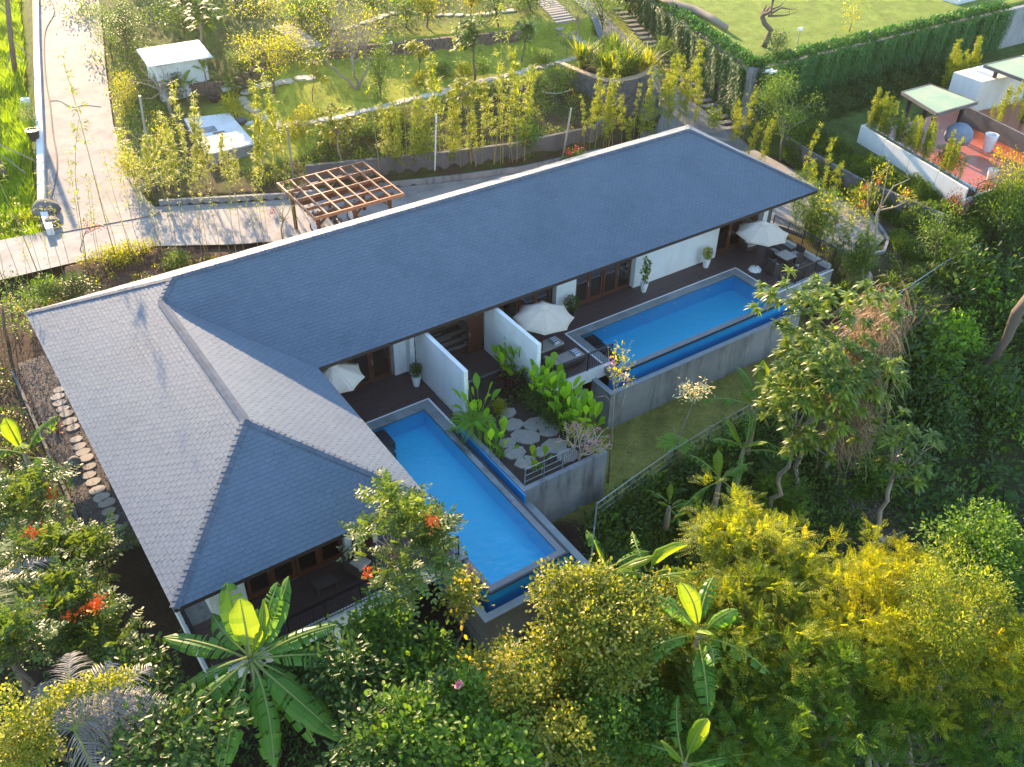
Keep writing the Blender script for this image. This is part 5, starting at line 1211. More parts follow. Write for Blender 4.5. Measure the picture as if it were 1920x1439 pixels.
protos={'bare':[bamboo_proto(7.4,110,.5,bend=.8,bushy=.3),bamboo_proto(6.6,80,.45,bend=-.5,bushy=.25),bamboo_proto(8.0,130,.6,bend=.3,bushy=.32),bamboo_proto(7.0,60,.3,bend=1.1,bushy=.2)],
 'leafy':[bamboo_proto(4.6,800,.25,bend=.3,bushy=.36),bamboo_proto(5.4,950,.35,bend=-.35,bushy=.4),bamboo_proto(3.8,700,.15,bend=.4,bushy=.36),bamboo_proto(5.8,420,.3,bend=.5,bushy=.24)],
 'green':[bamboo_proto(3.8,420,.2,mat='lf_mid',bend=.3,bushy=.5),bamboo_proto(3.4,380,.25,mat='lf_mid',bend=-.3,bushy=.45)]}
used=set(); RNG={}
def where_t(x,y,g):
    a,b_=RNG[g]; return max(0,min(.999,(x-a)/(b_-a)))
def place_bamboo(kind,x,y,label,group,sc=1.,z=None,where=None):
    if where: label=label+', '+where[min(len(where)-1,int(where_t(x,y,group)*len(where)))]
    p=protos[kind][RS.integers(len(protos[kind]))]; z=hz(x,y) if z is None else z; rz=RS.random()*6.283; s=sc*RS.uniform(.85,1.15)
    if p.name not in used: used.add(p.name); o=p; o.location=(x,y,z); o.rotation_euler=(RS.normal()*.05,RS.normal()*.05,rz); o.scale=(s,s,s)
    else: o=copytree(p,(x,y,z),rz,s); o.rotation_euler=(RS.normal()*.05,RS.normal()*.05,rz)
    tag(o,label,'bamboo',group)
# ---------------- planting ----------------
WA=['at the left photo edge','below the boulders','across the foot of the road','behind the yellow groundcover','near the red frangipani']; RNG['bare bamboo canes along the near edge of the driveway']=(-3.5,14.5)
RNG['bamboo left of the pergola']=(8.6,16.2); WB=['at the road corner','in front of the concrete tank','nearest the pergola']
RNG['bamboo behind the middle of the roof']=(20,31); WC=['nearest the pergola','around the white pipe post','by the flowering shrub','nearest the grey leaning post']
RNG['bamboo below the curved planter']=(33,41); WD=['left of the planter','under the planter corner','right of the planter by the ramp']
RNG['green bamboo screen by the far terrace']=(37.8,42); WE=['closest to the railing','in the middle of the screen','on the outer side by the driveway end']
RNG['bamboo on the neighbouring terrace']=(48,50.7); WF=['at the near parapet corner','in the middle of the planter','beside the green-roofed pavilion']
# near bamboo row along the driveway
for i in range(40):
    px=-20+i*14.4+RS.normal()*7; py=float(np.interp(px,[-20,80,165,230,290,455,560],[556,535,508,482,472,470,450])); g=at(px,py,0)
    g=(g[0],g[1]); place_bamboo('bare',*g,'bare bamboo cane by the driveway','bare bamboo canes along the near edge of the driveway',sc=.72,where=WA) if not (i%5==2 and px<330) else place_bamboo('bare',*g,'extra tall bare bamboo cane added for roof shadows','bare bamboo canes along the near edge of the driveway',sc=1.18,where=WA)  # extra tall canes are added to cast shadow streaks on the roof
for i in range(13):
    x=14.2+i*.42+RS.normal()*.1; y=float(y_kerb(x))+.5+RS.normal()*.15
for i in range(24):
    px=268+i*11.4+RS.normal()*7; x,y,_=at(px,float(np.interp(px,[268,540],[372,352])),.1); place_bamboo('leafy',x,y,'leafy bamboo in the thicket left of the pergola','bamboo left of the pergola',where=WB,sc=RS.choice([.6,.8,.95,1.1]))
for i in range(28):
    px=715+i*10+RS.normal()*7; x,y,_=at(px,float(np.interp(px,[700,990],[336,306])),.2); place_bamboo('leafy' if i%4 else 'bare',x,y,'thin bamboo behind the long roof','bamboo behind the middle of the roof',where=WC,sc=RS.choice([.7,.9,1.1,1.3]))
for i in range(26):
    px=1095+i*8.8+RS.normal()*6; x,y,_=at(px,float(np.interp(px,[1090,1320],[288,232])),.2); place_bamboo('leafy',x,y,'yellow bamboo before the curved planter','bamboo below the curved planter',where=WD,sc=RS.choice([.65,.8,.95,1.05]))
for px,py in ((1372,262),(1380,268),(1392,262),(1405,282),(1425,300),(1434,305),(1520,372),(1535,380),(1550,385),(1500,350)):
    x,y,_=at(px,py,.0); place_bamboo('leafy',x,y,'yellow bamboo cane standing in a gap beside the right end of the roof','bamboo beside the right roof corner',sc=.75)
for i in range(34):
    px=1478+RS.random()*125; py=400+(px-1478)*1.0+RS.random()*30; x,y,_=at(px,min(py,545),-.6); 
    if x<37.8: x=37.8+RS.random()*.8
    place_bamboo('green',x,y,'green bamboo outside the far terrace','green bamboo screen by the far terrace',where=WE,sc=RS.choice([.7,.85,1.]),z=-.9)
# ---- garden trees behind the villa ----
T('round-crowned garden tree standing inside the stepping-stone loop',(512,182),(503,78),(150,140),n=70,per=45,cr=.35,mat='lf_yellow',tr=.13,nl=9,ll=.17,lw=.08)
T('tall pale-branched tree with a thin yellowing crown, left of the dark bush',(672,166),(655,50),(210,150),n=60,per=22,cr=.34,mat='lf_yellow',tr=.11,bark='barkl',multi=3,nl=9,ll=.15,lw=.07)
T('narrow dense garden tree right of the pale-branched tree',(716,186),(710,135),(62,112),n=60,per=40,cr=.22,mat='lf_mid',tr=.05,squash=1.2)
T('small palm-like tree with a white and yellow head on the sunny lawn',(783,141),(787,98),(44,50),n=24,per=12,cr=.2,style='whorl',ll=.5,lw=.12,mat='lf_yellow',tr=.04)
T('garden tree with a drooping umbrella crown by the stepping stones',(887,153),(888,72),(78,66),n=60,per=18,cr=.25,style='whorl',ll=.45,lw=.1,mat='lf_mid',tr=.09,droop=.6)
T('small upright fan palm on the lawn left of the propped tree',(978,116),(986,62),(42,50),n=12,per=14,cr=.2,style='whorl',ll=.9,lw=.14,mat='lf_mid',tr=.05)
T('small leafy sapling at the top of the lawn near the stone steps',(1063,108),(1064,78),(34,46),n=24,per=24,cr=.2,mat='lf_mid',tr=.03)
T('slim pale-trunked tree just left of the curved planter',(1092,92),(1085,18),(90,80),n=50,per=18,cr=.3,mat='lf_mid',tr=.07,bark='barkl')
T('small sunlit sapling with broad leaves beside the stepping-stone loop',(585,190),(588,130),(54,56),n=26,per=14,cr=.22,style='whorl',ll=.36,lw=.12,mat='lf_yellow',tr=.03)
T('bright yellow-crowned tree on the bank behind the pergola',(643,312),(628,226),(110,74),n=60,per=26,cr=.28,style='whorl',ll=.28,lw=.08,mat='lf_yellow',tr=.06,bark='barkl')
T('yellow-leaved tree with drooping foliage above the bamboo row',(893,312),(865,172),(90,44),n=44,per=20,cr=.3,style='whorl',ll=.34,lw=.07,mat='lf_yellow',tr=.06,bark='barkl')
T('papaya-like tree with a wide star crown at the back left of the garden',(378,110),(374,28),(96,56),n=26,per=10,cr=.42,style='whorl',ll=1.0,lw=.28,mat='lf_mid',tr=.1,bark='barkl')
T('dark conical tree beside the road, left of the white shed',(232,110),(232,55),(62,100),n=80,per=45,cr=.3,mat='lf_dark',tr=.08,squash=1.2)
T('pale dense shrub tree at the road edge behind the dark conical tree',(205,118),(200,58),(54,120),n=70,per=34,cr=.3,mat='lf_mid',tr=.06)
T('bushy bamboo-like shrub below the shed on the road side',(236,225),(232,175),(56,110),n=60,per=30,cr=.28,mat='lf_yellow',tr=.03,name='shrub',cat='shrub',ll=.2,lw=.04)
T('spreading shrub in front of the tank, hung with yellow leaves',(300,296),(312,256),(70,60),n=30,per=24,cr=.3,mat='lf_yellow',tr=.04,name='shrub',cat='shrub')
for i,(bx,by,cx_,cy_,w_p,h_p,mt,lb) in enumerate([(345,60,340,25,100,60,'lf_mid','grey-green tree behind the black netting at the back of the garden'),(440,20,440,-5,130,60,'lf_dark','dark tree cut off by the top edge, left of the upper steps'),(560,50,565,15,90,70,'lf_mid','bushy tree at the foot of the upper steps'),
  (620,55,612,15,70,90,'lf_mid','reed-like shrub tree above the upper stone wall'),(760,52,762,18,60,60,'lf_mid','pale tree behind the stone wall in the middle of the upper garden'),(800,52,802,10,42,60,'lf_yellow','small lit palm on the upper terrace, near the top edge'),
  (885,28,884,-4,46,50,'lf_yellow','small sapling near the top edge above the umbrella-crowned tree'),(935,50,930,0,90,70,'lf_mid','broad green tree on the upper terrace left of the top steps'),(1000,20,990,-8,70,50,'lf_mid','green tree at the top edge behind the stone steps'),
  (1135,60,1130,20,110,80,'lf_mid','dense tree crown right of the top steps, behind the planter grass'),(1180,30,1180,-10,90,60,'lf_mid','dark tree at the top edge beside the creeper wall'),(690,30,700,-10,120,60,'lf_mid','wide tree cut off by the top edge behind the tall pale tree')]):
    T(lb,(bx,by),(cx_,cy_),(w_p,h_p),n=50,per=26,cr=.38,mat=mt,tr=.09,ll=.22,lw=.1,nl=8)
# shrubs on the garden bank and lawn
for i,(px,py,w_p,h_p,mt,lb) in enumerate([(790,152,40,18,'lf_yellow','low sunlit bush under the small white-headed palm'),(870,135,30,20,'lf_yellow','low yellow bush left of the umbrella-crowned tree'),(905,130,26,28,'lf_mid','small bush right of the umbrella-crowned trunk'),(830,135,26,18,'lf_mid','small bush in the middle of the sunny lawn'),
   (1015,110,50,26,'lf_mid','soft green bush at the end of the lawn before the planter'),(555,232,90,34,'lf_yellow','yellow grassy bush on the bank below the stone loop'),(610,262,70,40,'lf_mid','dark bush on the bank left of the yellow-crowned tree'),(680,250,80,30,'lf_mid','bush on the bank right of the yellow-crowned tree'),
   (740,225,80,36,'lf_yellow','dry yellow bush on the bank under the stepping stones'),(950,175,60,40,'lf_dark','dark bush on the bank by the pale hose'),(1030,150,110,44,'lf_mid','trailing green bush spilling over the bank left of the planter'),(985,262,56,56,'lf_mid','spindly flowering shrub behind the middle of the roof'),(1070,300,46,34,'lf_mid','shrub with red flowers beside the leaning grey post'),
   (430,170,40,28,'lf_mid','green clump by the concrete slabs at the shed'),(440,205,50,40,'lf_yellow','feathery clump between the shed and the stone loop'),(330,170,50,44,'lf_dark','low dark clump under the white shed wall'),(1240,155,36,60,'lf_mid','shrub with orange-red flowers between planter and ramp'),(1245,105,70,40,'lf_mid','leafy shrub at the top of the ramp'),(1440,170,40,50,'lf_dark','dark shrub at the foot of the concrete corner pillar'),
   (245,320,40,60,'lf_yellow','yellow shrub at the bend of the road kerb'),(455,120,50,28,'lf_mid','bush at the left foot of the dry stone wall'),(1335,225,24,40,'lf_mid','shrub at the lower end of the sleeper steps')]):
    g=gp(px,py+h_p*.4); c,s=above(g,px,py); r=w_p/2*s/FPX; h=h_p/2*s/FPX
    fl=None
    if 'red flowers' in lb: fl=('red',[(g[0]+.3,g[1]-.3,g[2]+h*2.2),(g[0]-.4,g[1]-.2,g[2]+h*2)])
    if 'orange-red' in lb: fl=('orange',[(g[0]+.1,g[1]-.4,g[2]+h*1.5),(g[0]-.2,g[1]-.3,g[2]+h*.9)])
    make_tree('shrub',lb,'shrub',g,(g[0],g[1],g[2]+h),(r,r,h*1.1),mat=mt,n=int(18+w_p*.5),per=30,cr=.22,ll=.16,lw=.06,tr=.03,flowers=fl,nbr=6)
# heliconia group in front of the shed wall, banana-like
for k,(px,py,lb) in enumerate([(330,188,'clump of tall banana-like leaves at the left of the white shed wall'),(352,190,'clump of tall banana-like leaves in the middle of the white shed wall'),(388,160,'yellow-tipped banana-like plant behind the right shed corner')]):
    g=gp(px,py); banana(g,1.1,rosette(6,1.3,.35,.5,1.3,k),lb,.05)
# bare branched trees, limbs traced in their own plane
def limbs(label,bpx,polys,r0,name='bare_tree',mat='barkl',tufts=(),tmat='lf_yellow',tsize=.25,fl=None,depth=.5,z=None,tn=60,cat='tree'):
    b_=gp(*bpx) if z is None else at(*bpx,z); root=empty(name,b_,0,label,cat); mb=MB()
    nrm=np.array([CF_[0],CF_[1],0]); nrm/=np.linalg.norm(nrm)
    def P(px,py,o=0.): 
        d=ray(px,py); s=np.dot(np.array(b_)-CP_,nrm)/np.dot(d,nrm)+o; return CP_+d*s-np.array(b_)
    ends=[]
    for i,(pl_,ra,rb) in enumerate(polys):
        oo=RS.normal()*depth; pts=[tuple(P(*p,oo*(j/len(pl_)))) for j,p in enumerate(pl_)]; n=len(pts)
        mb.tube(pts,[ra+(rb-ra)*j/(n-1) for j in range(n)],7)
        for _ in range(2):
            e=np.array(pts[-1]); q=e+(rdir(1)[0]*[1,1,.5]+[0,0,.5])*tsize*1.5; mb.tube([tuple(e),tuple(q)],[rb*.7,rb*.3],4)
    mb.build('trunk',M[mat],root,smooth=True)
    if tufts:
        lf=LF(); C=np.array([P(*p,RS.normal()*.2) for p in tufts]); clumps(lf,C,C.mean(0)-[0,0,2],tn,tsize,'leafy',.17,.07,'d',.3); lf.build('leaves',M[tmat],root)
    if fl:
        lf=LF()
        for p in fl[1]: c_=P(*p,-.2); K=26; lf.add(c_+RS.normal(size=(K,3))*.11,rdir(K),rdir(K),.09,.06,'r')
        lf.build('blossom',M[fl[0]],root)
    return root,mb
limbs('tall bare tree with few orange-tipped leaves, propped by poles right of the far terrace',(1622,556),[([(1622,556),(1625,510),(1632,480),(1632,470)],.13,.11),([(1632,470),(1627,440),(1627,400),(1628,345)],.08,.03),([(1632,478),(1640,455),(1645,400),(1650,390)],.09,.06),([(1650,390),(1675,350),(1706,336)],.05,.02),([(1650,395),(1680,388),(1700,378)],.05,.025),([(1648,400),(1655,370),(1668,300)],.04,.012),([(1632,385),(1640,370),(1652,330),(1668,300)],.035,.012),([(1628,380),(1634,350),(1636,325)],.03,.01),([(1626,465),(1616,450),(1613,430)],.04,.02)],.13,tufts=[(1618,400),(1625,365),(1615,410),(1700,378),(1703,368),(1660,320),(1628,355),(1608,385),(1660,330)],fl=('orange',[(1622,352),(1618,385),(1702,362),(1646,341)]),name='bare_tree')
limbs('leafless spreading tree in front of the white shed',(322,222),[([(322,222),(315,190),(303,170)],.14,.1),([(303,170),(285,150),(262,128)],.07,.02),([(303,170),(280,160),(240,150)],.06,.02),([(300,168),(290,140),(268,108)],.05,.015),([(303,170),(308,140),(296,112)],.05,.015),([(285,152),(262,150),(248,132)],.03,.01),([(303,172),(285,185),(262,185)],.04,.015)],.14,tsize=.5)
limbs('young pale-stemmed tree with thin leaves by the round end of the driveway',(1563,488),[([(1563,488),(1560,455),(1568,420)],.05,.03),([(1568,420),(1556,395),(1545,380)],.03,.012),([(1568,420),(1580,400),(1592,395)],.03,.012),([(1566,425),(1570,400),(1572,380)],.03,.012)],.06,tufts=[(1545,380),(1560,382),(1592,395),(1575,378),(1553,408),(1585,420),(1545,425),(1572,435),(1560,450)],tn=70,tsize=.3)
limbs('small bare frangipani with red blossom by the left end of the pergola',(530,450),[([(530,450),(527,430),(531,415)],.05,.04),([(531,415),(520,395),(512,385)],.03,.01),([(531,415),(540,400),(546,385)],.03,.01),([(531,415),(530,398),(536,380)],.025,.01)],.05,tufts=[(545,385)],tn=14,fl=('red',[(508,398)]),z=0.)
limbs('twisted dead tree held by props on the upper lawn',(1433,88),[([(1433,88),(1440,70),(1446,58),(1434,45),(1428,30)],.22,.17),([(1428,30),(1445,22),(1450,0),(1445,-12)],.14,.08),([(1440,30),(1460,30),(1480,28)],.1,.03),([(1445,26),(1465,15),(1484,18)],.08,.03),([(1448,18),(1462,12),(1470,4)],.07,.02),([(1428,88),(1444,55)],.03,.03),([(1448,85),(1440,52)],.03,.03)],.2,mat='bark',tsize=.5,name='dead_tree')
limbs('slender golden-leaved sapling at the edge of the upper lawn',(1592,60),[([(1592,60),(1600,35),(1612,5)],.05,.02)],.05,tufts=[(1590,50),(1596,38),(1600,25),(1607,12),(1612,2),(1586,14),(1592,28)],tn=50,tsize=.28,name='sapling')
limbs('tall thin sapling with pinkish sparse leaves beside the far catch basin',(1140,905),[([(1140,905),(1147,820),(1152,740),(1150,690),(1158,640)],.045,.012),([(1152,740),(1166,700),(1184,640)],.02,.006),([(1150,720),(1143,690),(1140,650)],.02,.006),([(1152,760),(1135,742),(1110,748)],.015,.005),([(1150,800),(1168,760),(1175,720)],.018,.006)],.05,tufts=[(1158,672),(1165,690),(1160,710),(1170,680),(1155,700),(1172,715),(1162,660)],tn=26,tsize=.16,tmat='lf_yellow',fl=('pink',[(1148,682),(1170,705)]),name='sapling')
limbs('leggy tree fern with a pale yellow blossom head on the lower lawn',(1270,872),[([(1270,872),(1272,830),(1285,790),(1300,755)],.05,.015),([(1272,830),(1262,800)],.03,.02)],.05,tufts=[(1294,728),(1310,735),(1300,742),(1285,738),(1318,728)],tn=60,tsize=.17,tmat='cream',name='flowering_shrub',cat='shrub')
# ground cover shading into hedges
def hedge(name,label,fn,K,mat,ll,lw,kind='d',cat='hedge',stuff=False):
    lf=LF(); pos,nrm=fn(K); n=len(pos); lf.add(pos,nrm*.6+rdir(n)+[0,0,.2],norm(nrm+rdir(n)*.6),ll*(.6+.8*RS.random(n)),lw,kind); o=lf.build(name,M[mat])
    if stuff: tag(o,label,cat,kind='stuff') if label else tag(o,kind='stuff')
    else: tag(o,label,cat)
    return o
def blobline(pts,w,h,lump=.35):
    P_=np.array([(p[0],p[1]) for p in pts]); d=np.r_[0,np.cumsum(np.hypot(*np.diff(P_,axis=0).T))]
    def fn(K):
        u=RS.random(K)*d[-1]; cx_=np.interp(u,d,P_[:,0]); cy_=np.interp(u,d,P_[:,1]); tx_=np.interp(u+.3,d,P_[:,0])-np.interp(u-.3,d,P_[:,0]); ty_=np.interp(u+.3,d,P_[:,1])-np.interp(u-.3,d,P_[:,1]); L_l=np.hypot(tx_,ty_)+1e-6; nx_,ny_=ty_/L_l,-tx_/L_l
        a=RS.random(K)*math.pi; k=1+lump*nz(u,a*1.5,1.1,5.); rr=k*(.72+.3*RS.random(K)); ox=np.cos(a)*w*rr; oz=np.sin(a)*h*rr
        x=cx_+nx_*ox; y=cy_+ny_*ox; z=H(x,y)*.4+H(cx_,cy_)*.6+oz
        return np.stack([x,y,z],1),norm(np.stack([nx_*np.cos(a),ny_*np.cos(a),np.sin(a)+.2],1))
    return fn
hedge('hedge','tall feathery green hedge along the foot of the neighbouring white parapet',blobline([(47.9,-15.6),(47.3,-13),(47.0,-9),(47.3,-5),(48.2,-1.5)],1.7,1.5),42000,'lf_grass',.18,.055)
hedge('hedge','low clipped hedge curving through the bed right of the rounded drive end',blobline([at(1675,455,-1.)[:2],at(1690,478,-1)[:2],at(1725,500,-1)[:2],at(1765,505,-1)[:2]],.5,.6),6500,'lf_grass',.15,.05)
hedge('hedge','dark hedge mass below the front wall of the neighbouring terrace',blobline([(48.4,-15.4),(51,-15.8),(55,-16),(60,-16.5)],1.6,1.8),14000,'lf_dark',.2,.08)
hedge('hedge','dense dark shrubbery between the drive and the creeper wall',blobline([(48.6,-1),(50.5,.2),(54,.6),(60,.4),(68,0)],1.3,1.1),14000,'lf_dark',.2,.08)
o=strip([(46.4,-13.8),(46.2,-11),(46.0,-8),(46.4,-4),(47.0,-1)],.2,1.5,-.6,base=-.6).build('retaining_wall',M['rock']); tag(o,'dark retaining wall holding the hedge bank right of the turning area','wall')
# planting on the neighbouring terrace
for i in range(80):
    a=.5+RS.random()*8.9*(RS.random()**.15); q=o0+ua*(9.6-abs(a-.5)*1.0 if a<9 else 9)+ub*(.2+RS.random()*.6); x,y=q
    place_bamboo('leafy' if i%2 else 'green',x,y,'bushy bamboo behind the white parapet','bamboo on the neighbouring terrace',where=WF,sc=.5,z=1.6)
for i in range(16):
    q=np.array(at(1790+RS.random()*60,185+RS.random()*15,1.0)[:2]); place_bamboo('leafy',q[0]+1,q[1]+2,'yellow bamboo behind the green-roofed pavilion','bamboo behind the green-roofed pavilion',sc=.65,z=.8)
for i in range(14):
    x,y,_=at(1850+RS.random()*75,225+RS.random()*30,1.3); place_bamboo('leafy',x,y,'bushy bamboo between the grey back wall and the white outbuilding','bamboo behind the grey terrace wall',sc=.5,z=1.3)
x,y,z=at(1856,338,1.25); pot(x,y,'yellow-leaved shrub in a white pot by the brown terrace railing',h=.7,r=.3,z=1.25,ph=1.5,plant='big',lm='lf_yell',n=200,pr=.5)
T('yellow-green small tree standing right of the bright magenta flowers',(1740,505),(1768,432),(78,90),n=50,per=28,cr=.3,mat='lf_mid',tr=.05,flowers=('magenta',[at(1740,430,-.4),at(1765,442,-.4),at(1715,425,-.5)]),ll=.16,lw=.06)
T('slim curved sapling beside the magenta-flowered tree',(1770,512),(1795,455),(50,60),n=26,per=20,cr=.25,mat='lf_mid',tr=.04)
T('reddish-leaved shrub at the top of the bed beside the hedge',(1800,430),(1790,385),(56,44),n=26,per=28,cr=.25,mat='lf_red',tr=.04,name='shrub',cat='shrub')
T('dark round-crowned tree with lit tips, beyond the far roof corner',(1464,302),(1475,205),(124,130),n=130,per=46,cr=.33,mat='lf_mid',tr=.09,bark='barkl',nl=9)
T('dark bushy tree at the upper end of the hedge bank',(1530,300),(1555,285),(80,80),n=60,per=34,cr=.35,mat='lf_dark',tr=.07)
T('feathery pale tree in the lower right garden, cut by the photo edge',(1880,480),(1885,400),(90,110),n=70,per=30,cr=.35,mat='lf_mid',tr=.07,ll=.2,lw=.05)
T('golden shrub tree in front of the brown terrace railing at the right edge',(1890,425),(1893,355),(60,90),n=50,per=30,cr=.3,mat='lf_yellow',tr=.05)
T('leafy shrub touching the near corner of the white parapet',(1842,395),(1840,362),(44,44),n=26,per=26,cr=.25,mat='lf_mid',tr=.03,name='shrub',cat='shrub')
for i,(px,py,w_p,h_p,mt,lb) in enumerate([(1575,555,60,34,'lf_mid','shrub under the far end of the bamboo screen'),(1655,535,50,30,'lf_grass','grassy clump at the foot of the propped bare tree'),(1720,520,60,26,'lf_dark','low dark-leaved bush on the bed inside the wire fence'),(1745,522,26,26,'lf_mid','small spiky bush by the white ground lights'),(1615,380,60,60,'lf_yellow','loose yellow shrub at the edge of the turning area'),
   (1700,555,60,20,'lf_mid','low weeds along the wire fence in the right bed'),(330,492,36,26,'lf_grass','spiky yucca-like plant in the soil bed behind the roof'),(75,560,110,50,'lf_mid','leafy bush at the left end of the roof ridge'),(150,545,80,44,'lf_dark','dark leafy bush in the bed behind the left roof corner'),(230,480,120,16,'lf_yellow','low strip of yellow-green groundcover along the driveway bed')]):
    g=gp(px,py+h_p*.4) if py>530 or px<400 else gp(px,py+h_p*.4); c,s=above(g,px,py); r=w_p/2*s/FPX; h=h_p/2*s/FPX
    make_tree('shrub',lb,'shrub',g,(g[0],g[1],g[2]+h),(r,r*.6,h*1.1),mat=mt,n=int(18+w_p*.5),per=34,cr=.2,ll=.15,lw=.06,tr=.03,nbr=5)
# sugar-cane-like grasses in the curved planter
for k in range(16):
    x=39.6+.2+RS.random()*3.6; y=8.9+RS.random()*3.4; r=empty('cane_grass',(x,y,2.7),0,'tall arching cane grass growing in the curved stone planter','grass clump','cane grasses in the curved planter'); lf=LF(); K=90
    az=RS.random(K)*6.283; el=RS.uniform(.75,1.45,K); d=np.stack([np.cos(az)*np.cos(el),np.sin(az)*np.cos(el),np.sin(el)],1); arch(lf,RS.normal(size=(K,3))*[.18,.18,.0]+[0,0,.4]*RS.random((K,1)),d,RS.uniform(1.9,3.4,K),.09,RS.uniform(.25,.6,K),6); lf.build('blades',M['lf_yellow' if k%3==0 else 'lf_grass'],r)
# fallen log on top of the creeper wall
lg=MB(); pts=[at(px,py,4.55) for px,py in ((1232,-8),(1262,8),(1300,18),(1330,32),(1362,52))]
o=lg.tube(pts,[.3,.33,.3,.26,.2],10).build('fallen_log',M['barkl'],smooth=True); tag(o,'pale fallen log lying behind the top of the creeper wall','log')
# rice-like field left of the road
K=52000; y=12+46*RS.random(K)**1.15; xr=np.interp(y,[10,15,34,58],[2.6,3.1,7.0,12.0]); x=xr-.3-RS.random(K)**1.1*9; lf=LF(); 
pos=np.stack([x,y,H(x,y)],1); lf.add(pos,rdir(K)*[.5,.5,.2]+[0,0,1],rdir(K),.45+.35*RS.random(K)+.5*(nz(x,y,.6,2.)>.35),.07,'b'); o=lf.build('rice',M['lf_rice']); tag(o,kind='stuff')
_tr=[((15,0),(28,150),'leaning grey palm trunk held by props in the bright field'),((0,290),(12,345),'grey propped trunk at the left photo edge beside the driveway')]
def props(label,pts,r,pr):
    b_=gp(*pts[0]); root=empty('propped_tree',b_,0,label,'tree'); nrm=np.array([CF_[0],CF_[1],0]); nrm/=np.linalg.norm(nrm)
    P=lambda px,py:tuple(CP_+ray(px,py)*(np.dot(np.array(b_)-CP_,nrm)/np.dot(ray(px,py),nrm))-np.array(b_))
    MB().tube([P(*p) for p in pts],[r,r*.9,r*.8][:len(pts)],10).build('trunk',M['bark'],root,smooth=True)
    for a,b2 in pr: MB().tube([P(*a),P(*b2)],.04,5).build('prop',M['barkl'],root)
    return root
props('tall grey palm propped with poles in the bright green field',[(30,148),(20,70),(10,-40)],.2,[((20,98),(5,155)),((21,98),(45,118)),((20,75),(60,108))])
pm=[o for o in bpy.data.objects if o.name.startswith('propped_tree')][0]; tp=np.array(pm.children[0].data.vertices[-1].co)*1.0
MB().tube([tuple(tp),tuple(tp+[-.6,.5,3.2]),tuple(tp+[-1.0,1.0,6.0])],[.17,.15,.13],9).build('trunk',M['bark'],pm,smooth=True)
lf=LF(); K=26; hd=tp+[-1.0,1.0,6.0]
for i in range(K):
    a_=i*2.4; e_=RS.uniform(-.2,1.1); d=np.array([math.cos(a_)*math.cos(e_),math.sin(a_)*math.cos(e_),math.sin(e_)]); t_=(np.arange(40)+1)/40; p=hd+d*(2.9*t_)[:,None]; p[:,2]-=1.6*t_*t_; sd=np.cross(d,[0,0,1.]); sd/=np.linalg.norm(sd)
    for s_ in (-1,1): arch(lf,p,sd*s_+d*.6,.75*np.sin(np.pi*(.12+.8*t_))+.1,.06,.7,3,prof='strap')
lf.build('crown',M['lf_mid'],pm)
props('leaning grey trunk with a cloth wrap at the left photo edge, near the driveway',[(12,345),(5,318),(-12,290)],.22,[((2,290),(48,325)),((0,272),(62,300))])
limbs('papaya-like tree with lobed grey-green leaves at the left end of the roof',(20,655),[([(20,655),(10,625),(5,590)],.09,.07)],.1,tufts=[(5,555),(30,545),(50,560),(20,575),(-5,590),(40,590),(60,575),(15,530),(55,610),(30,610)],tn=60,tsize=.32,tmat='lf_mid',name='papaya_tree',mat='bark',z=-.6)
for i,(px,py,lb) in enumerate([(62,425,'low bushes at the foot of the boulders'),]):
    g=gp(px,py); make_tree('shrub',lb,'shrub',g,(g[0],g[1],g[2]+.5),(.8,.8,.5),mat='lf_yellow',n=30,per=24,cr=.22,tr=.03)
limbs('thin bougainvillea with red blossom in front of the driveway',(150,470),[([(150,470),(158,440),(170,425)],.03,.01),([(158,440),(190,425),(240,422)],.02,.008),([(155,450),(165,420),(162,405)],.02,.008)],.03,tufts=[(165,412),(175,428)],tn=16,fl=('red',[(163,418),(185,424),(192,429),(170,432)]),name='bougainvillea',z=.0)
# ---------------- heliconias and other plants in the raised bed ----------------
def paddle(x,y,z,label,n=16,h=1.7,ll=.75,lw=.22,mat='lf_gard',spread=.35,name='heliconia',cat='heliconia',group=None,el=(.9,1.5)):
    r=empty(name,(x,y,z),0,label,cat,group); st=MB(); lf=LF()
    b_=RS.normal(size=(n,3))*[spread*.5,spread*.5,0]; hh=h*RS.uniform(.45,1.,n); az=RS.random(n)*6.283; ee=RS.uniform(el[0],el[1],n)
    tp=b_+np.stack([np.cos(az)*.18*h,np.sin(az)*.18*h,hh-ll*.5],1)
    for i in range(n): st.tube([tuple(b_[i]),tuple((b_[i]+tp[i])/2+[0,0,.1]),tuple(tp[i])],[.018,.015,.01],5)
    st.build('stems',M['lf_gard'],r)
    for i in range(n):
        l1=LF(); d=np.array([[math.cos(az[i])*math.cos(ee[i]),math.sin(az[i])*math.cos(ee[i]),math.sin(ee[i])]])
        arch(l1,tp[i:i+1],d,ll*RS.uniform(.8,1.15),lw*RS.uniform(.85,1.15),RS.uniform(.1,.45),7,prof='paddle',fold=.16,v=RS.random(1)); l1.build('leaf',M[mat],r)
    return r
zb=-.18
for i,(px,py,n,h,lb) in enumerate([(962,712,20,1.9,'heliconia clump against the white wall, farthest in the bed'),(1000,700,14,1.6,'heliconia clump just right of the farthest one, under the railing end'),(1045,742,26,1.9,'tall bright heliconia under the black railing of the lounger terrace'),(1072,765,18,1.7,'bright heliconia in the middle of the right-hand row'),
   (1100,790,22,1.8,'bright heliconia near the right end of the row, behind the pale frangipani'),(1118,812,16,1.8,'heliconia at the outer right corner of the raised bed'),(1062,800,14,1.2,'lower heliconia at the inner foot of the right-hand row')]):
    x,y,z=at(px,py,zb); x=min(x,17.5); paddle(x,min(max(y,-18.0),-11.5),zb,lb,int(n*1.6),h*1.12,ll=.95,lw=.3,spread=.5)
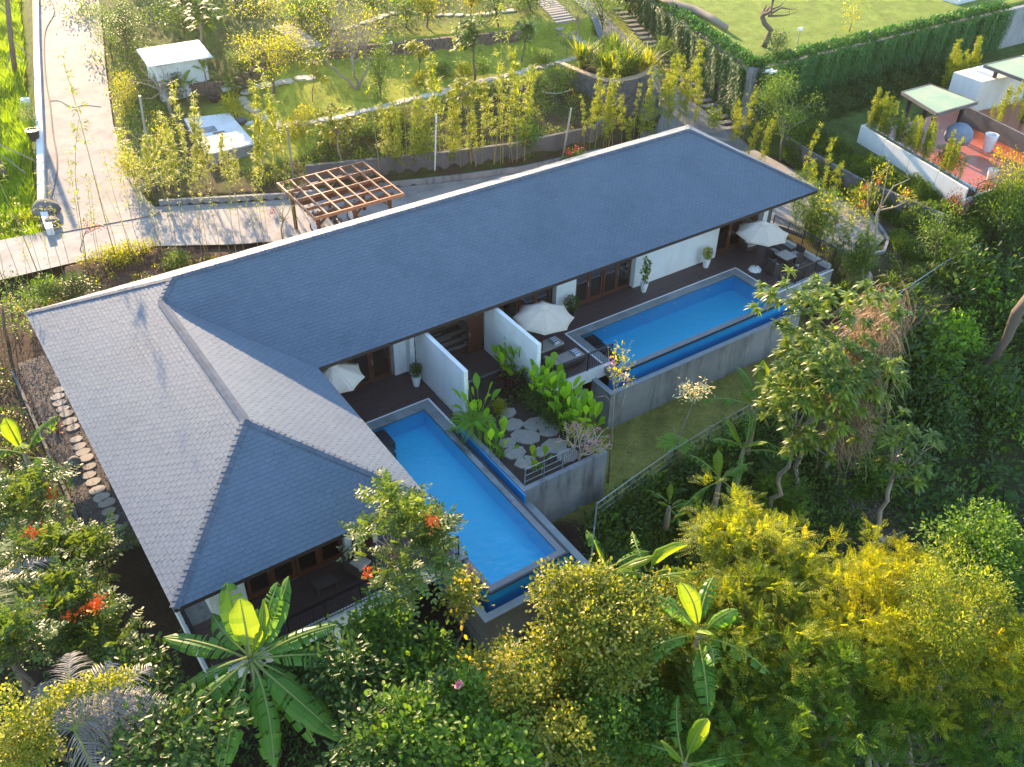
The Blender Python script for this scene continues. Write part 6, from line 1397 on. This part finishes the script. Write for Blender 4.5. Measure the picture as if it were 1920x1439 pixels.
x,y,z=at(893,800,zb); paddle(x,y,zb,'tall heliconia at the end of the near privacy wall',20,2.3,1.05,.28)
x,y,z=at(935,858,zb); paddle(x,y,zb,'broad-leaved heliconia to the left of the flagstones',18,1.8,1.0,.3,spread=.35)
x,y,z=at(1008,882,zb); paddle(x,y,zb,'young heliconia with one yellowed leaf by the steel bar fence',7,1.3,.85,.28,mat='lf_yell' if False else 'lf_young')
def ferny(x,y,z,label,n=14,ln=.9,mat='lf_mid',h=.6,name='tree_fern',w=.1):
    r=empty(name,(x,y,z),0,label,'fern'); lf=LF(); az=np.arange(n)*2.4+RS.random(n)*.3; el=RS.uniform(.1,.6,n)
    if h>.1: MB().tube([(0,0,0),(.03,0,h)],[.05,.04],7).build('stem',M['bark'],r)
    for i in range(n):
        d=np.array([math.cos(az[i])*math.cos(el[i]),math.sin(az[i])*math.cos(el[i]),math.sin(el[i])]); K=16; t_=(np.arange(K)+1)/K
        p=np.array([0,0,h])+d*(ln*t_)[:,None]; p[:,2]-=.45*ln*t_*t_; sd=np.cross(d,[0,0,1.]); sd/=np.linalg.norm(sd)
        for s in (-1,1): lf.add(p,sd*s+d*.5+[0,0,-.2],[0,0,1],.26*ln*np.sin(np.pi*(.1+.85*t_))+.03,.05*ln,'d',.4+.3*RS.random(K))
    lf.build('fronds',M[mat],r); return r
x,y,z=at(885,815,zb); ferny(x,y,zb,'light green fern spreading over the foot of the near privacy wall',14,1.1,'lf_gard',.7)
x,y,z=at(1262,862,-2.6); ferny(x,y,hz(x,y),'bright tree fern standing on the shaded lower lawn',12,1.0,'lf_gard',.9)
x,y,z=at(955,735,zb); make_tree('shrub','purple-leaved shrub between the heliconias and the entrance terrace','shrub',(x,y,zb),(x,y,zb+.55),(.6,.6,.6),mat='lf_purple',n=34,per=26,cr=.18,ll=.16,lw=.07,tr=.02,flowers=('magenta',[]) if False else None)
x,y,z=at(935,775,zb); make_tree('shrub','small yellow-green bush at the edge of the flagstones','shrub',(x,y,zb),(x,y,zb+.3),(.35,.35,.3),mat='lf_yellow',n=20,per=20,cr=.12,ll=.12,lw=.05,tr=.02)
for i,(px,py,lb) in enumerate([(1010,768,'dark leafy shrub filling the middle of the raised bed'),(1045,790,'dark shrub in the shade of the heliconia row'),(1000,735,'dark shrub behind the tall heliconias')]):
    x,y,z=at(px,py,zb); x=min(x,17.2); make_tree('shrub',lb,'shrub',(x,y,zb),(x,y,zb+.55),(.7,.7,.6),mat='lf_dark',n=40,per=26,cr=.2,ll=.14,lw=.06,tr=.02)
# frangipani: forked pale twigs, few leaves
def fork(mb,p,d,l,r,dep,ends):
    q=p+d*l; mb.tube([tuple(p),tuple((p+q)/2+RS.normal(size=3)*.02*l),tuple(q)],[r,r*.9,r*.8],6)
    if dep==0: ends.append(q); return
    for k in range(3 if dep>1 else 2): dd=d+rdir(1)[0]*.85; dd[2]=abs(dd[2])*.7+.12; dd/=np.linalg.norm(dd); fork(mb,q,dd,l*RS.uniform(.65,.85),r*.72,dep-1,ends)
x,y,z=at(1085,862,zb); fr=empty('frangipani',(x,y,zb),0,'leafless frangipani with pale forked twigs at the front of the raised bed','tree'); mb=MB(); ends=[]
for k in range(3): fork(mb,np.zeros(3)+[0,0,-.1],norm(np.array([[math.cos(k*2.1)*.4,math.sin(k*2.1)*.4,1.]]))[0],.62,.045,4,ends)
mb.build('branches',M['capst'],fr); lf=LF(); E_n=np.array(ends)[::5]; clumps(lf,E_n,[0,0,0],4,.07,'whorl',.16,.06); lf.build('leaves',M['lf_yellow'],fr); lf=LF(); e2=np.array(ends)[2::9]; lf.add(np.repeat(e2,6,0)+RS.normal(size=(len(e2)*6,3))*.04,rdir(len(e2)*6),rdir(len(e2)*6),.08,.06,'r'); lf.build('blossom',M['pink'],fr)
# ---------------- banana plants ----------------
c=np.array(aty(472,1238,-21.9)); b_=(c[0],c[1],hz(c[0],c[1])-.3); hh=c[2]-b_[2]
fwd=math.atan2(CF_[1],CF_[0])   # azimuth pointing away from the camera
def az(img_deg): # image direction (0 = right, 90 = up) as an azimuth on the ground
    return fwd-math.pi/2+math.radians(img_deg)
LVS=[(az(122),.75,2.35,0.90,.30,dict(tear=.45,wing=.1)),(az(104),1.05,1.7,0.87,.22,dict(tear=.15,mat='lf_young',wing=.05)),(az(90),.8,1.5,0.78,.4,dict(tear=.3,wing=.2)),(az(66),.85,2.3,0.83,.3,dict(tear=.9)),(az(46),.75,2.4,0.76,.30,dict(tear=.5,mat='lf_banana')),(az(56),1.0,1.7,0.47,.2,dict(tear=.05,mat='lf_young',wing=.7)),
 (az(20),.5,2.4,0.76,.42,dict(tear=.6)),(az(30),.35,1.9,0.67,.45,dict(tear=.3,wing=.5)),(az(0),.25,2.5,0.81,.42,dict(tear=.9,wing=.4)),(az(166),.32,2.5,0.90,.42,dict(tear=.5,wing=.4)),(az(150),.3,1.9,0.78,.5,dict(tear=.4,wing=.5)),(az(-40),.1,2.9,0.95,.6,dict(tear=.5,wing=.35)),(az(-56),-.05,2.3,0.83,.65,dict(tear=.5,wing=.5)),
 (az(-95),.05,2.4,0.87,.62,dict(tear=.9,wing=.5)),(az(-125),.1,2.2,0.90,.62,dict(tear=.7,wing=.35)),(az(-108),-.2,2.3,0.78,.8,dict(tear=1.,wing=.7)),(az(-15),-.1,2.3,0.78,.6,dict(tear=.6,wing=.6)),(az(-72),-.3,2.3,0.84,.65,dict(tear=.8,wing=.7)),(az(200),-.02,2.2,0.73,.55,dict(tear=.4,wing=.6)),(az(-30),-.4,2.2,0.78,.6,dict(tear=.6,wing=.6)),(az(-140),-.4,2.2,0.78,.7,dict(tear=.6,wing=.6)),(az(80),1.2,1.0,0.34,.1,dict(tear=.1,mat='lf_young'))]
hb=banana(b_,hh,LVS,'largest banana plant, with broad torn leaves, in front of the near wing',.2)
o=banana_leaf(hb,az(212),.15,2.6,.42,.75,mat='lf_yell',tear=1.,start=(0,0,hh),lab='yellow withering leaf',wing=1.0)
for (px,py,yp,h,n,ln,wd,a0,lb) in [(45,850,1.2,1.6,6,2.1,.75,2.0,'banana plant at the left edge, above the flame trees'),(1420,765,.1,2.4,9,2.2,.6,.5,'banana plant with a bright upright new leaf by the mango tree'),(1395,840,-.4,2.2,8,2.0,.55,2.,'banana plant hanging over the wire fence beside the lawn'),
   (1350,900,-.6,2.0,7,1.7,.5,1.,'small banana plant with drooping leaves inside the tall grass'),(1215,1080,1.6,2.1,6,1.7,.55,.3,'banana plant with yellowing leaves behind the round-leaved tree'),(1140,1070,1.5,2.2,6,1.8,.6,3.,'banana plant poking out of the round-leaved tree beside the catch basin'),
   (1310,1190,2.2,2.0,12,1.9,.7,1.3,'banana plant with ragged pale leaves in the middle of the jungle'),(1285,1430,.9,2.0,8,1.8,.6,.2,'banana plant at the bottom edge of the photo'),(520,1350,-2.2,1.3,6,1.5,.5,.9,'smaller banana sucker below the large banana plant'),(1255,950,-1.8,1.0,6,1.1,.35,.9,'young banana in the tall grass by the fence corner')]:
    c=np.array(aty(px,py,yp) if yp<-9 else at(px,py,yp)); banana((c[0],c[1],c[2]-h),h,rosette(n,ln,wd,.05,1.25,a0),lb,.12)
# ---------------- flame trees (compound glossy leaves, orange flowers) ----------------
kw=dict(style='rach',cr=.36,ll=.17,lw=.085,kind='r',mat='lf_flame',droop=.25,n=46,per=5,tr=.1,nl=8,fsize=.11)
TF('flame tree with orange blossoms standing in front of the villa wing',(742,1010),-21.3,(196,190),name='flame_tree',bark='barkl',fpx=('orange',[(808,975),(690,1076),(812,985)]),**{**kw,'n':62,'per':6})
for i,(px,py,yp,w_p,h_p,lb,fl) in enumerate([(50,935,-11.0,150,110,'flame tree at the left edge with blossoms at its top right',[(101,930),(95,925),(82,992),(70,998),(78,985)]),(150,1045,-14.2,150,110,'flame tree leaning towards the side path railing',[(163,1085),(150,1110),(170,1106)]),(70,1060,-14.5,150,130,'dense flame tree at the left edge below the topmost one',[(60,1000)]),
   (95,1160,-17.2,150,120,'flame tree in the lower left with a few orange blossoms',[(75,1148),(130,1155),(178,1135),(160,1145)]),(200,1200,-18.5,150,110,'flame tree beside the bare soil strip, lowest on the left',[(185,1130),(178,1140)]),(15,1215,-18.8,120,130,'flame tree cut off by the lower left edge',[])]):
    TF(lb,(px,py),yp,(w_p,h_p),name='flame_tree',fpx=('orange',fl) if fl else None,**kw)
M['seed']=surf('seed_head',(.38,.26,.20),(.28,.2,.16),rough=.8)
# ---------------- jungle in front ----------------
R_=dict(style='leafy',ll=.13,lw=.08,kind='r',cr=.22,per=78,mat='lf_round',nl=9,tr=.1,bark='barkl')
Fk=dict(style='rach',ll=.10,lw=.035,kind='d',cr=.30,per=11,mat='lf_feather',nl=10,tr=.11,droop=.35)
for (lb,c_,yp,sz,n,kk,mt) in [
 ('sunlit round-leaved tree beside the near pool, its crown overlapping the catch basin',(1105,1185),1.6,(290,200),190,R_,None),
 ('round-leaved tree to the right of the one by the pool, lit yellow on top',(1205,1170),1.2,(190,180),110,R_,None),
 ('round-leaved tree below the pool, with bare roots and vines under it',(1030,1320),1.0,(260,200),110,R_,None),
 ('darker round-leaved tree in the lower middle',(1150,1330),.3,(240,220),110,R_,'lf_mid'),
 ('feathery-leaved tree with a bright crest right of the tall grass',(1380,1020),1.8,(240,150),130,Fk,None),
 ('feathery-leaved tree reaching towards the bare slope',(1510,1070),1.2,(260,160),140,Fk,None),
 ('feathery-leaved tree in the centre of the lower right jungle',(1420,1190),1.2,(330,200),150,Fk,None),
 ('deep green feathery tree along the bottom, right of centre',(1360,1350),.2,(330,230),150,Fk,'lf_mid'),
 ('dark feathery tree at the bottom between the two yellow crowns',(1580,1340),.0,(330,260),150,Fk,'lf_mid'),
 ('yellow-lit feathery tree with bare twigs in the lower right',(1640,1160),1.6,(250,190),120,Fk,'lf_yellow'),
 ('yellow-green vine-covered tree right of the bare twigs',(1770,1190),2.4,(230,300),170,{**R_,'ll':.12,'lw':.05,'kind':'d'},'lf_feather'),
 ('bright green tree at the right edge above the golden one',(1850,1060),2.4,(200,160),110,R_,'lf_mid'),
 ('tree at the lower right edge with dangling yellow foliage',(1890,1300),1.6,(200,300),120,Fk,'lf_feather'),
 ('shaded shrub tree at the bottom right corner, under the golden tree',(1760,1400),-.2,(260,160),90,Fk,'lf_mid')]:
    k2=dict(kk); 
    if mt: k2['mat']=mt
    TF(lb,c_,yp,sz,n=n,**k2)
Sh=dict(style='leafy',ll=.2,lw=.1,kind='r',cr=.25,per=30,nl=8,tr=.05)
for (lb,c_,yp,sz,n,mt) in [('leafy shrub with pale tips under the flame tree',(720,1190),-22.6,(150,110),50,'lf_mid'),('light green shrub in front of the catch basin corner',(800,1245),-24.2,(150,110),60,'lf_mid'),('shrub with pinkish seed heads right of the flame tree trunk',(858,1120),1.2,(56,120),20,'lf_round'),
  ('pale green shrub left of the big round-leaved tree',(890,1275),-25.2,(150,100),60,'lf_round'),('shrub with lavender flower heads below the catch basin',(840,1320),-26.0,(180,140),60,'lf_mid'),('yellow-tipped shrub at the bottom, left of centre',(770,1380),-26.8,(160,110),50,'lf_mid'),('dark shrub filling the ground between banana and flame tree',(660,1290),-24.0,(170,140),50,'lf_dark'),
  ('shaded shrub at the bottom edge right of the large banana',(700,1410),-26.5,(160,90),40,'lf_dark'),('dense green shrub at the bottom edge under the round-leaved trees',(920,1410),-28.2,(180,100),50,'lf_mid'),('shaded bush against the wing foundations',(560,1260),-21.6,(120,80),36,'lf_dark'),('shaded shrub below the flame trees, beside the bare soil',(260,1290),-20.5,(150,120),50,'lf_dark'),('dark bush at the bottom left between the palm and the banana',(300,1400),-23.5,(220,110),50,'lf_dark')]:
    fl=None
    if 'lavender' in lb: fl=('lav',[(860,1285)])
    if 'pinkish' in lb: fl=('seed',[(882,1070),(840,1090),(850,1060),(886,1090)])
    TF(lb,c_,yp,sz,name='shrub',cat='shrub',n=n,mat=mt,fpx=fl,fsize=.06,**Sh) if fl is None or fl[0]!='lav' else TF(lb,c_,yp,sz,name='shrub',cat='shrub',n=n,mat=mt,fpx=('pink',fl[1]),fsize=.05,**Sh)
for (lb,c_,z_,sz,n,kk,mt) in [('round-leaved crown filling the gap below the catch basin',(1015,1250),.6,(170,140),80,R_,None),('small round-leaved crown between the round trees and the feathery ones',(1290,1150),.6,(170,150),80,R_,None),('feathery crown in the centre of the jungle, behind the ragged banana',(1300,1260),-.2,(220,170),100,Fk,None),
 ('feathery crown low in the middle of the jungle',(1500,1270),-.2,(240,180),110,Fk,None),('yellow-green feathery crown at the edge of the dark hollow',(1680,1080),1.4,(170,130),80,Fk,'lf_yellow'),('feathery crown at the bottom edge, right of the banana tips',(1460,1410),-1.,(260,150),90,Fk,None),('feathery crown under the golden tree',(1690,1300),-.2,(240,190),100,Fk,None),
 ('round-leaved crown at the bottom edge below the ragged banana',(1190,1415),-.6,(220,130),80,R_,None)]:
    k2=dict(kk)
    if mt: k2['mat']=mt
    TF(lb,c_,z_,sz,n=n,**k2)
g=gp(1690,580); r=empty('brush_pile',g,0,'pile of cut dry straw-coloured branches at the foot of the propped bare tree','brush pile'); lf=LF(); K=1500
arch(lf,RS.normal(size=(K,3))*[1.3,.7,.12]+[0,0,.35],rdir(K)*[1,.6,.25],.5+.9*RS.random(K),.035,.2,3,prof='strap'); lf.build('twigs',M['dry'],r)
# mango-like tree with whorled leaves and dead creeper
mg=dict(style='whorl',ll=.42,lw=.13,cr=.2,per=19,mat='lf_mango',nl=10,tr=.13,bark='barkl',n=300)
TF('mango tree with whorls of glossy leaves, brown dead creeper hanging in its crown',(1560,670),3.2,(340,270),name='mango_tree',**mg)
TF('lower limb of the mango grove leaning over the banana plants',(1500,790),1.6,(200,190),name='mango_tree',**{**mg,'n':70})
TF('young mango-leaved tree on the slope below the dead creeper',(1690,850),1.0,(150,170),name='mango_tree',**{**mg,'n':40})
c0_=np.array(aty(1600,700,-21.2)); lf=LF(); K=4600; t_=RS.random(K); path=np.array([aty(1660,565,-19.6),aty(1625,640,-21.5),aty(1600,720,-22.),aty(1590,820,-22.4)]); u=t_*3; i0=np.clip(u.astype(int),0,2); f=(u-i0)[:,None]; pos=path[i0]*(1-f)+path[i0+1]*f+RS.normal(size=(K,3))*[.6,.5,.5]
arch(lf,pos,rdir(K)*[1,1,.5]+[0,0,-.6],.5+.6*RS.random(K),.045,.5,3,prof='strap'); o=lf.build('dead_creeper',M['dry']); tag(o,'tangle of dead brown creeper draped over the mango tree','creeper',kind='thing')
limbs('long pale leaning trunk under the mango tree',(1520,950),[([(1520,950),(1545,880),(1575,800),(1590,740),(1597,700)],.16,.09),([(1590,760),(1606,790),(1640,812),(1680,822)],.04,.015),([(1600,790),(1585,815),(1575,825)],.03,.01)],.15,z=-7.,name='leaning_trunk')
limbs('thick dark bare trunk leaning in from the right edge',(1840,690),[([(1840,690),(1870,665),(1890,630),(1905,590),(1935,555)],.16,.34),([(1890,630),(1915,600)],.12,.08)],.2,mat='bark',z=-3.5,name='dark_trunk')
# ravine trees at the right
for (lb,c_,yp,sz,n,kk,mt) in [('bright green rounded bush tree in the ravine, right of the mango tree',(1790,640),-19.5,(110,100),60,Sh,'lf_gard'),('dark leafy tree behind the thick leaning trunk',(1860,520),-16.8,(150,110),60,Sh,'lf_mid'),('dark feathery tree hiding the end of the wire fence',(1870,440),-15.6,(150,110),70,{**Fk,'per':7},'lf_dark'),('pale compound-leaved tree on the ravine edge by the photo border',(1880,590),-18.0,(110,80),36,{**Fk,'per':7},'lf_gard'),
  ('mid-green tree low in the ravine left of the right edge',(1830,780),-22.0,(210,150),80,Sh,'lf_mid'),('broad dark tree in the ravine under the leaning trunk',(1750,760),-21.5,(180,140),70,Sh,'lf_dark'),('tree with glossy dark leaves at the right edge, in the ravine',(1880,920),-25.0,(150,180),80,R_,'lf_dark'),
  ('light green bush below the mango trunk on the slope',(1450,945),-22.2,(140,80),50,Fk,'lf_mid'),('small green bush at the top of the bare slope',(1620,900),-22.5,(110,100),40,Sh,'lf_mid'),('shrub on the slope beside the wire fence in the right garden',(1720,600),-17.8,(140,70),50,{**Fk,'per':6},'lf_mid'),('dense shrub at the end of the tall grass bed',(1440,900),-21.0,(120,80),40,Sh,'lf_dark')]:
    k2=dict(kk); k2['mat']=mt; TF(lb,c_,yp,sz,n=n,**k2,name='ravine_tree')
# palms at the lower left
def frond(root,st,azm,el,ln,droop,mat,n=34,ll=.6,lw=.05,nm='frond'):
    d=np.array([math.cos(azm)*math.cos(el),math.sin(azm)*math.cos(el),math.sin(el)]); t_=(np.arange(n)+1)/n; st=np.array(st,float)
    p=st+d*(ln*t_)[:,None]; p[:,2]-=droop*ln*t_*t_; sd=np.cross(d,[0,0,1.]); sd/=np.linalg.norm(sd); lf=LF()
    for s in (-1,1): arch(lf,p,sd*s+d*.7+RS.normal(size=(n,3))*.12,ll*np.sin(np.pi*(.15+.8*t_))+.1,lw,.5+.3*RS.random(n),4,.3+.5*RS.random(n),prof='strap')
    lf.T.append(np.zeros((0,3),int)) ; o=lf.build(nm,M[mat],root); MB().tube([tuple(st)]+[tuple(q) for q in p[::6]],[.035]+[.03*(1-.8*k/ max(1,len(p[::6]))) for k in range(len(p[::6]))],5).build('stalk',M['midrib'],o)
c=np.array(aty(-40,1110,-15.8)); r=empty('palm',(c[0],c[1],hz(c[0],c[1])),0,'grey-green palm reaching in from the left edge with long drooping fronds','palm'); hp=c[2]-hz(c[0],c[1])
MB().tube([(0,0,-.2),(0,0,hp)],[.15,.11],9).build('trunk',M['bark'],r)
for k in range(12): frond(r,(0,0,hp),k*2.4+.3,RS.uniform(.1,.9),2.4,.5,'silver' if k%3==0 else 'lf_flame',ll=.55)
c=np.array(aty(140,1370,-22.0)); r=empty('dead_palm',(c[0],c[1],hz(c[0],c[1])),0,'withered silvery palm overgrown by a yellow-green vine, lower left corner','palm'); hp=c[2]-hz(c[0],c[1])
MB().tube([(0,0,-.2),(.05,0,hp)],[.14,.1],9).build('trunk',M['bark'],r)
for k,(ad,el) in enumerate([(35,.5),(20,.25),(50,.6),(5,.0),(70,.8),(110,.7),(140,.5),(-20,-.1),(-50,.1),(170,.3),(28,.4)]): frond(r,(0,0,hp),az(ad),el,2.2+.3*(k%3),.45,'silver',ll=.75,lw=.04)
lf=LF(); pts=np.array([aty(*p,-22.2) for p in ((10,1290),(25,1360),(60,1420),(80,1340),(110,1300),(150,1290),(200,1275),(250,1268))])-[c[0],c[1],hz(c[0],c[1])]
K=2600; u=RS.random(K)*7; i0=np.clip(u.astype(int),0,6); f=(u-i0)[:,None]; lf.add(pts[i0]*(1-f)+pts[i0+1]*f+RS.normal(size=(K,3))*[.16,.16,.12],rdir(K),rdir(K)+[0,0,1],.07,.06,'r'); lf.build('vine',M['lf_round'],r)
TF('vine-smothered bush in the bottom left corner',(40,1400),-22.6,(130,100),name='shrub',cat='shrub',n=60,per=60,cr=.2,ll=.08,lw=.06,kind='r',mat='lf_round',tr=.03)
# small red cordyline by the side path
x,y,z=at(117,805,-.1); paddle(x-.2,y,-.2,'small crimson-leaved plant beside the stepping-stone side path',12,.5,.4,.08,'lf_red',.1,name='cordyline',cat='plant',el=(.3,1.3))
# dead twigs sticking out of the lower right canopy
for i,(pl_,lb) in enumerate([([(1690,1240),(1720,1170),(1760,1110)],'bare twig spray pointing up out of the lower right canopy'),([(1650,1400),(1700,1310),(1800,1270)],'long bare twigs arching across the lower right corner'),([(1760,1300),(1830,1390),(1880,1440)],'thin bare branches at the bottom right'),([(650,1400),(720,1330),(790,1290)],'long pale fallen branch in the bottom centre'),([(1640,1040),(1630,1020),(1690,1000)],'leafless twigs at the top of the golden canopy')]):
    yp={0:-29.2,1:-31.0,2:-31.4,3:-25.6,4:-26.5}[i]; P_=[np.array(aty(*p,yp)) for p in pl_]; b_=P_[0]; mb=MB(); root=empty('bare_branch',tuple(b_),0,lb,'branch')
    mb.tube([tuple(p-b_) for p in P_],[.035,.025,.012],5)
    for k in range(9):
        t_=RS.random()*1.6+.2; j=int(t_); q=P_[j]*(1-(t_-j))+P_[j+1]*(t_-j)-b_; d=norm((P_[j+1]-P_[j])[None])[0]*.8+rdir(1)[0]*.7; l=RS.uniform(.5,1.1); e=q+d*l; mb.tube([tuple(q),tuple(q+d*l*.5+RS.normal(size=3)*.05),tuple(e)],[.018,.012,.006],4)
        for _ in range(2): mb.tube([tuple(q+d*l*.5),tuple(q+d*l*.5+(d*.5+rdir(1)[0]*.6)*.45)],[.009,.004],4)
    mb.build('twigs',M['barkl'],root)
# ---------------- undergrowth ----------------
def scatter(name,mat,K,fn,per,cr,ll,lw,kind,hgt=.4):
    x,y=fn(K); z=H(x,y); C=np.stack([x,y,z+hgt*RS.random(len(x))],1); lf=LF(); clumps(lf,C,[0,0,-60.],per,cr,'leafy',ll,lw,kind,.1); tag(lf.build(name,M[mat]),kind='stuff')
def ravf(K):
    x=RS.uniform(10,66,K*3); y=y_fence(x)-.3-RS.random(K*3)**1.4*24; ok=(nz(x,y,.55,3.)>-.35)&(y>-36)&~(((x-31.8)**2/9+(y+22.8)**2/14)<.8+.3*nz(x,y,1.2,1.))&~((x-38.5)**2/16+(y+26.5)**2/9<1+.3*nz(x,y,1.2,1.)); return x[ok][:K],y[ok][:K]
scatter('undergrowth','lf_dark',3000,ravf,26,.34,.26,.12,'r'); scatter('undergrowth','lf_mid',1600,ravf,22,.32,.26,.1,'r',.7)
def leftf(K): x=RS.uniform(-10,-1.6,K); y=RS.uniform(-24,6,K); return x,y
scatter('undergrowth','lf_dark',700,leftf,24,.25,.18,.07,'r'); 
def leftg(K): x=RS.uniform(-6,-1.5,K); y=RS.uniform(-8,6,K); return x,y
scatter('undergrowth','lf_yellow',90,leftg,20,.22,.15,.06,'d')
def frontf(K): x=RS.uniform(-2,13,K*2); y=-20.8-RS.random(K*2)**1.2*8; ok=nz(x,y,.7,1.)>-.3; return x[ok][:K],y[ok][:K]
scatter('undergrowth','lf_dark',420,frontf,24,.25,.18,.08,'r')
def bankf(K): x=RS.uniform(15,39,K); y=y_kerb(x)+1.4+RS.random(K)*(13.2-y_kerb(x)-1.2); ok=nz(x,y,.8,2.)>-.25; return x[ok],y[ok]
scatter('bank_plants','lf_mid',900,bankf,22,.2,.15,.05,'d',.25); scatter('bank_plants','lf_yellow',260,bankf,18,.18,.14,.05,'d',.3)
def upf(K): x=RS.uniform(12,48,K); y=np.interp(x,[15,24,30,38,45],[28.5,24.5,22.5,21,20])+4+RS.random(K)*24; ok=nz(x,y,.4,2.)>.1; return x[ok],y[ok]
scatter('upper_planting','lf_mid',900,upf,26,.35,.25,.1,'r',.7)
def beltf(K): x=RS.uniform(20,49,K); y=44+RS.random(K)*18; return x,y
scatter('far_trees','lf_mid',700,beltf,30,.7,.35,.18,'r',3.0)
def bedf(K): x=RS.uniform(-6,13,K); y=np.interp(x,[-6,4,8,11.6,13],[7.2,7.0,6.5,4.4,3.8])-RS.random(K)**1.5*3.2; ok=(nz(x,y,.9,2.)>0); return x[ok],y[ok]
scatter('groundcover','lf_yellow',260,bedf,22,.13,.1,.06,'r',.12)
def rbf(K): x=RS.uniform(38.5,46,K*2); y=RS.uniform(-16.3,-12.5,K*2); ok=(y>y_fence(x)+.2)&(y<-12.8-(x<39.5)*1.)&(nz(x,y,1.,2.)>.15); return x[ok],y[ok]
scatter('groundcover','lf_mid',260,rbf,20,.16,.14,.05,'d',.15)
def roadf(K): x_=RS.uniform(0,1,K); y=RS.uniform(13.5,40,K); x=np.interp(y,[13,18,25,36,55],[9.6,9.6,10.8,13.2,18])+.2+x_*3.; return x,y
scatter('verge_plants','lf_mid',420,roadf,22,.25,.18,.07,'d',.5)
def patch(x0,x1,thr,sd):
    def fn(K):
        x=RS.uniform(x0,x1,K*4); y=y_fence(x)-.6-RS.random(K*4)**1.2*22; ok=(nz(x,y,.45,sd)>thr); return x[ok][:K],y[ok][:K]
    return fn
scatter('big_leaf_undergrowth','lf_gard',160,patch(34,66,.45,7.),34,.5,.34,.18,'r',1.2)
scatter('big_leaf_undergrowth','lf_mid',420,patch(30,66,.3,9.),40,.5,.3,.13,'r',1.5)
scatter('big_leaf_undergrowth','lf_dark',420,patch(30,66,.2,5.),44,.6,.34,.16,'r',1.8)
# tall grass inside the fence corner
K=5200; x=RS.uniform(14.2,27,K); y=y_fence(x)-.25-RS.random(K)*3.6; z=H(x,y); az_=RS.random(K)*6.283; el=RS.uniform(.7,1.5,K); lf=LF()
arch(lf,np.stack([x,y,z],1),np.stack([np.cos(az_)*np.cos(el),np.sin(az_)*np.cos(el),np.sin(el)],1),RS.uniform(.5,1.3,K),.045,RS.uniform(.2,.7,K),4); tag(lf.build('tall_grass',M['lf_grass']),kind='stuff')
# leaf litter on the bare slope
K=2600; x=31.5+RS.normal(size=K)*1.5; y=-22.5+RS.normal(size=K)*2.4; lf=LF(); lf.add(np.stack([x,y,H(x,y)+.03],1),rdir(K)*[1,1,.3],[0,0,1],.16,.07,'d'); tag(lf.build('leaf_litter',M['silver']),kind='stuff')
# prune stray prototypes
for k_ in protos.values():
    for p in k_:
        if p.name not in used:
            for ch in list(p.children): bpy.data.objects.remove(ch)
            bpy.data.objects.remove(p)
# ---------------- haze ----------------
hb_=MB().box(-950,1050,-950,1050,-14,29).build('haze',M['conc']); hb_.data.materials.clear()
hm=bpy.data.materials.new('haze'); t=nodes(hm); o_=N(t,'ShaderNodeOutputMaterial'); pv=N(t,'ShaderNodeVolumePrincipled'); pv.inputs['Density'].default_value=.0002; pv.inputs['Color'].default_value=(1,.97,.93,1); pv.inputs['Anisotropy'].default_value=.7
t.links.new(pv.outputs[0],o_.inputs['Volume']); hb_.data.materials.append(hm); tag(hb_,kind='stuff')
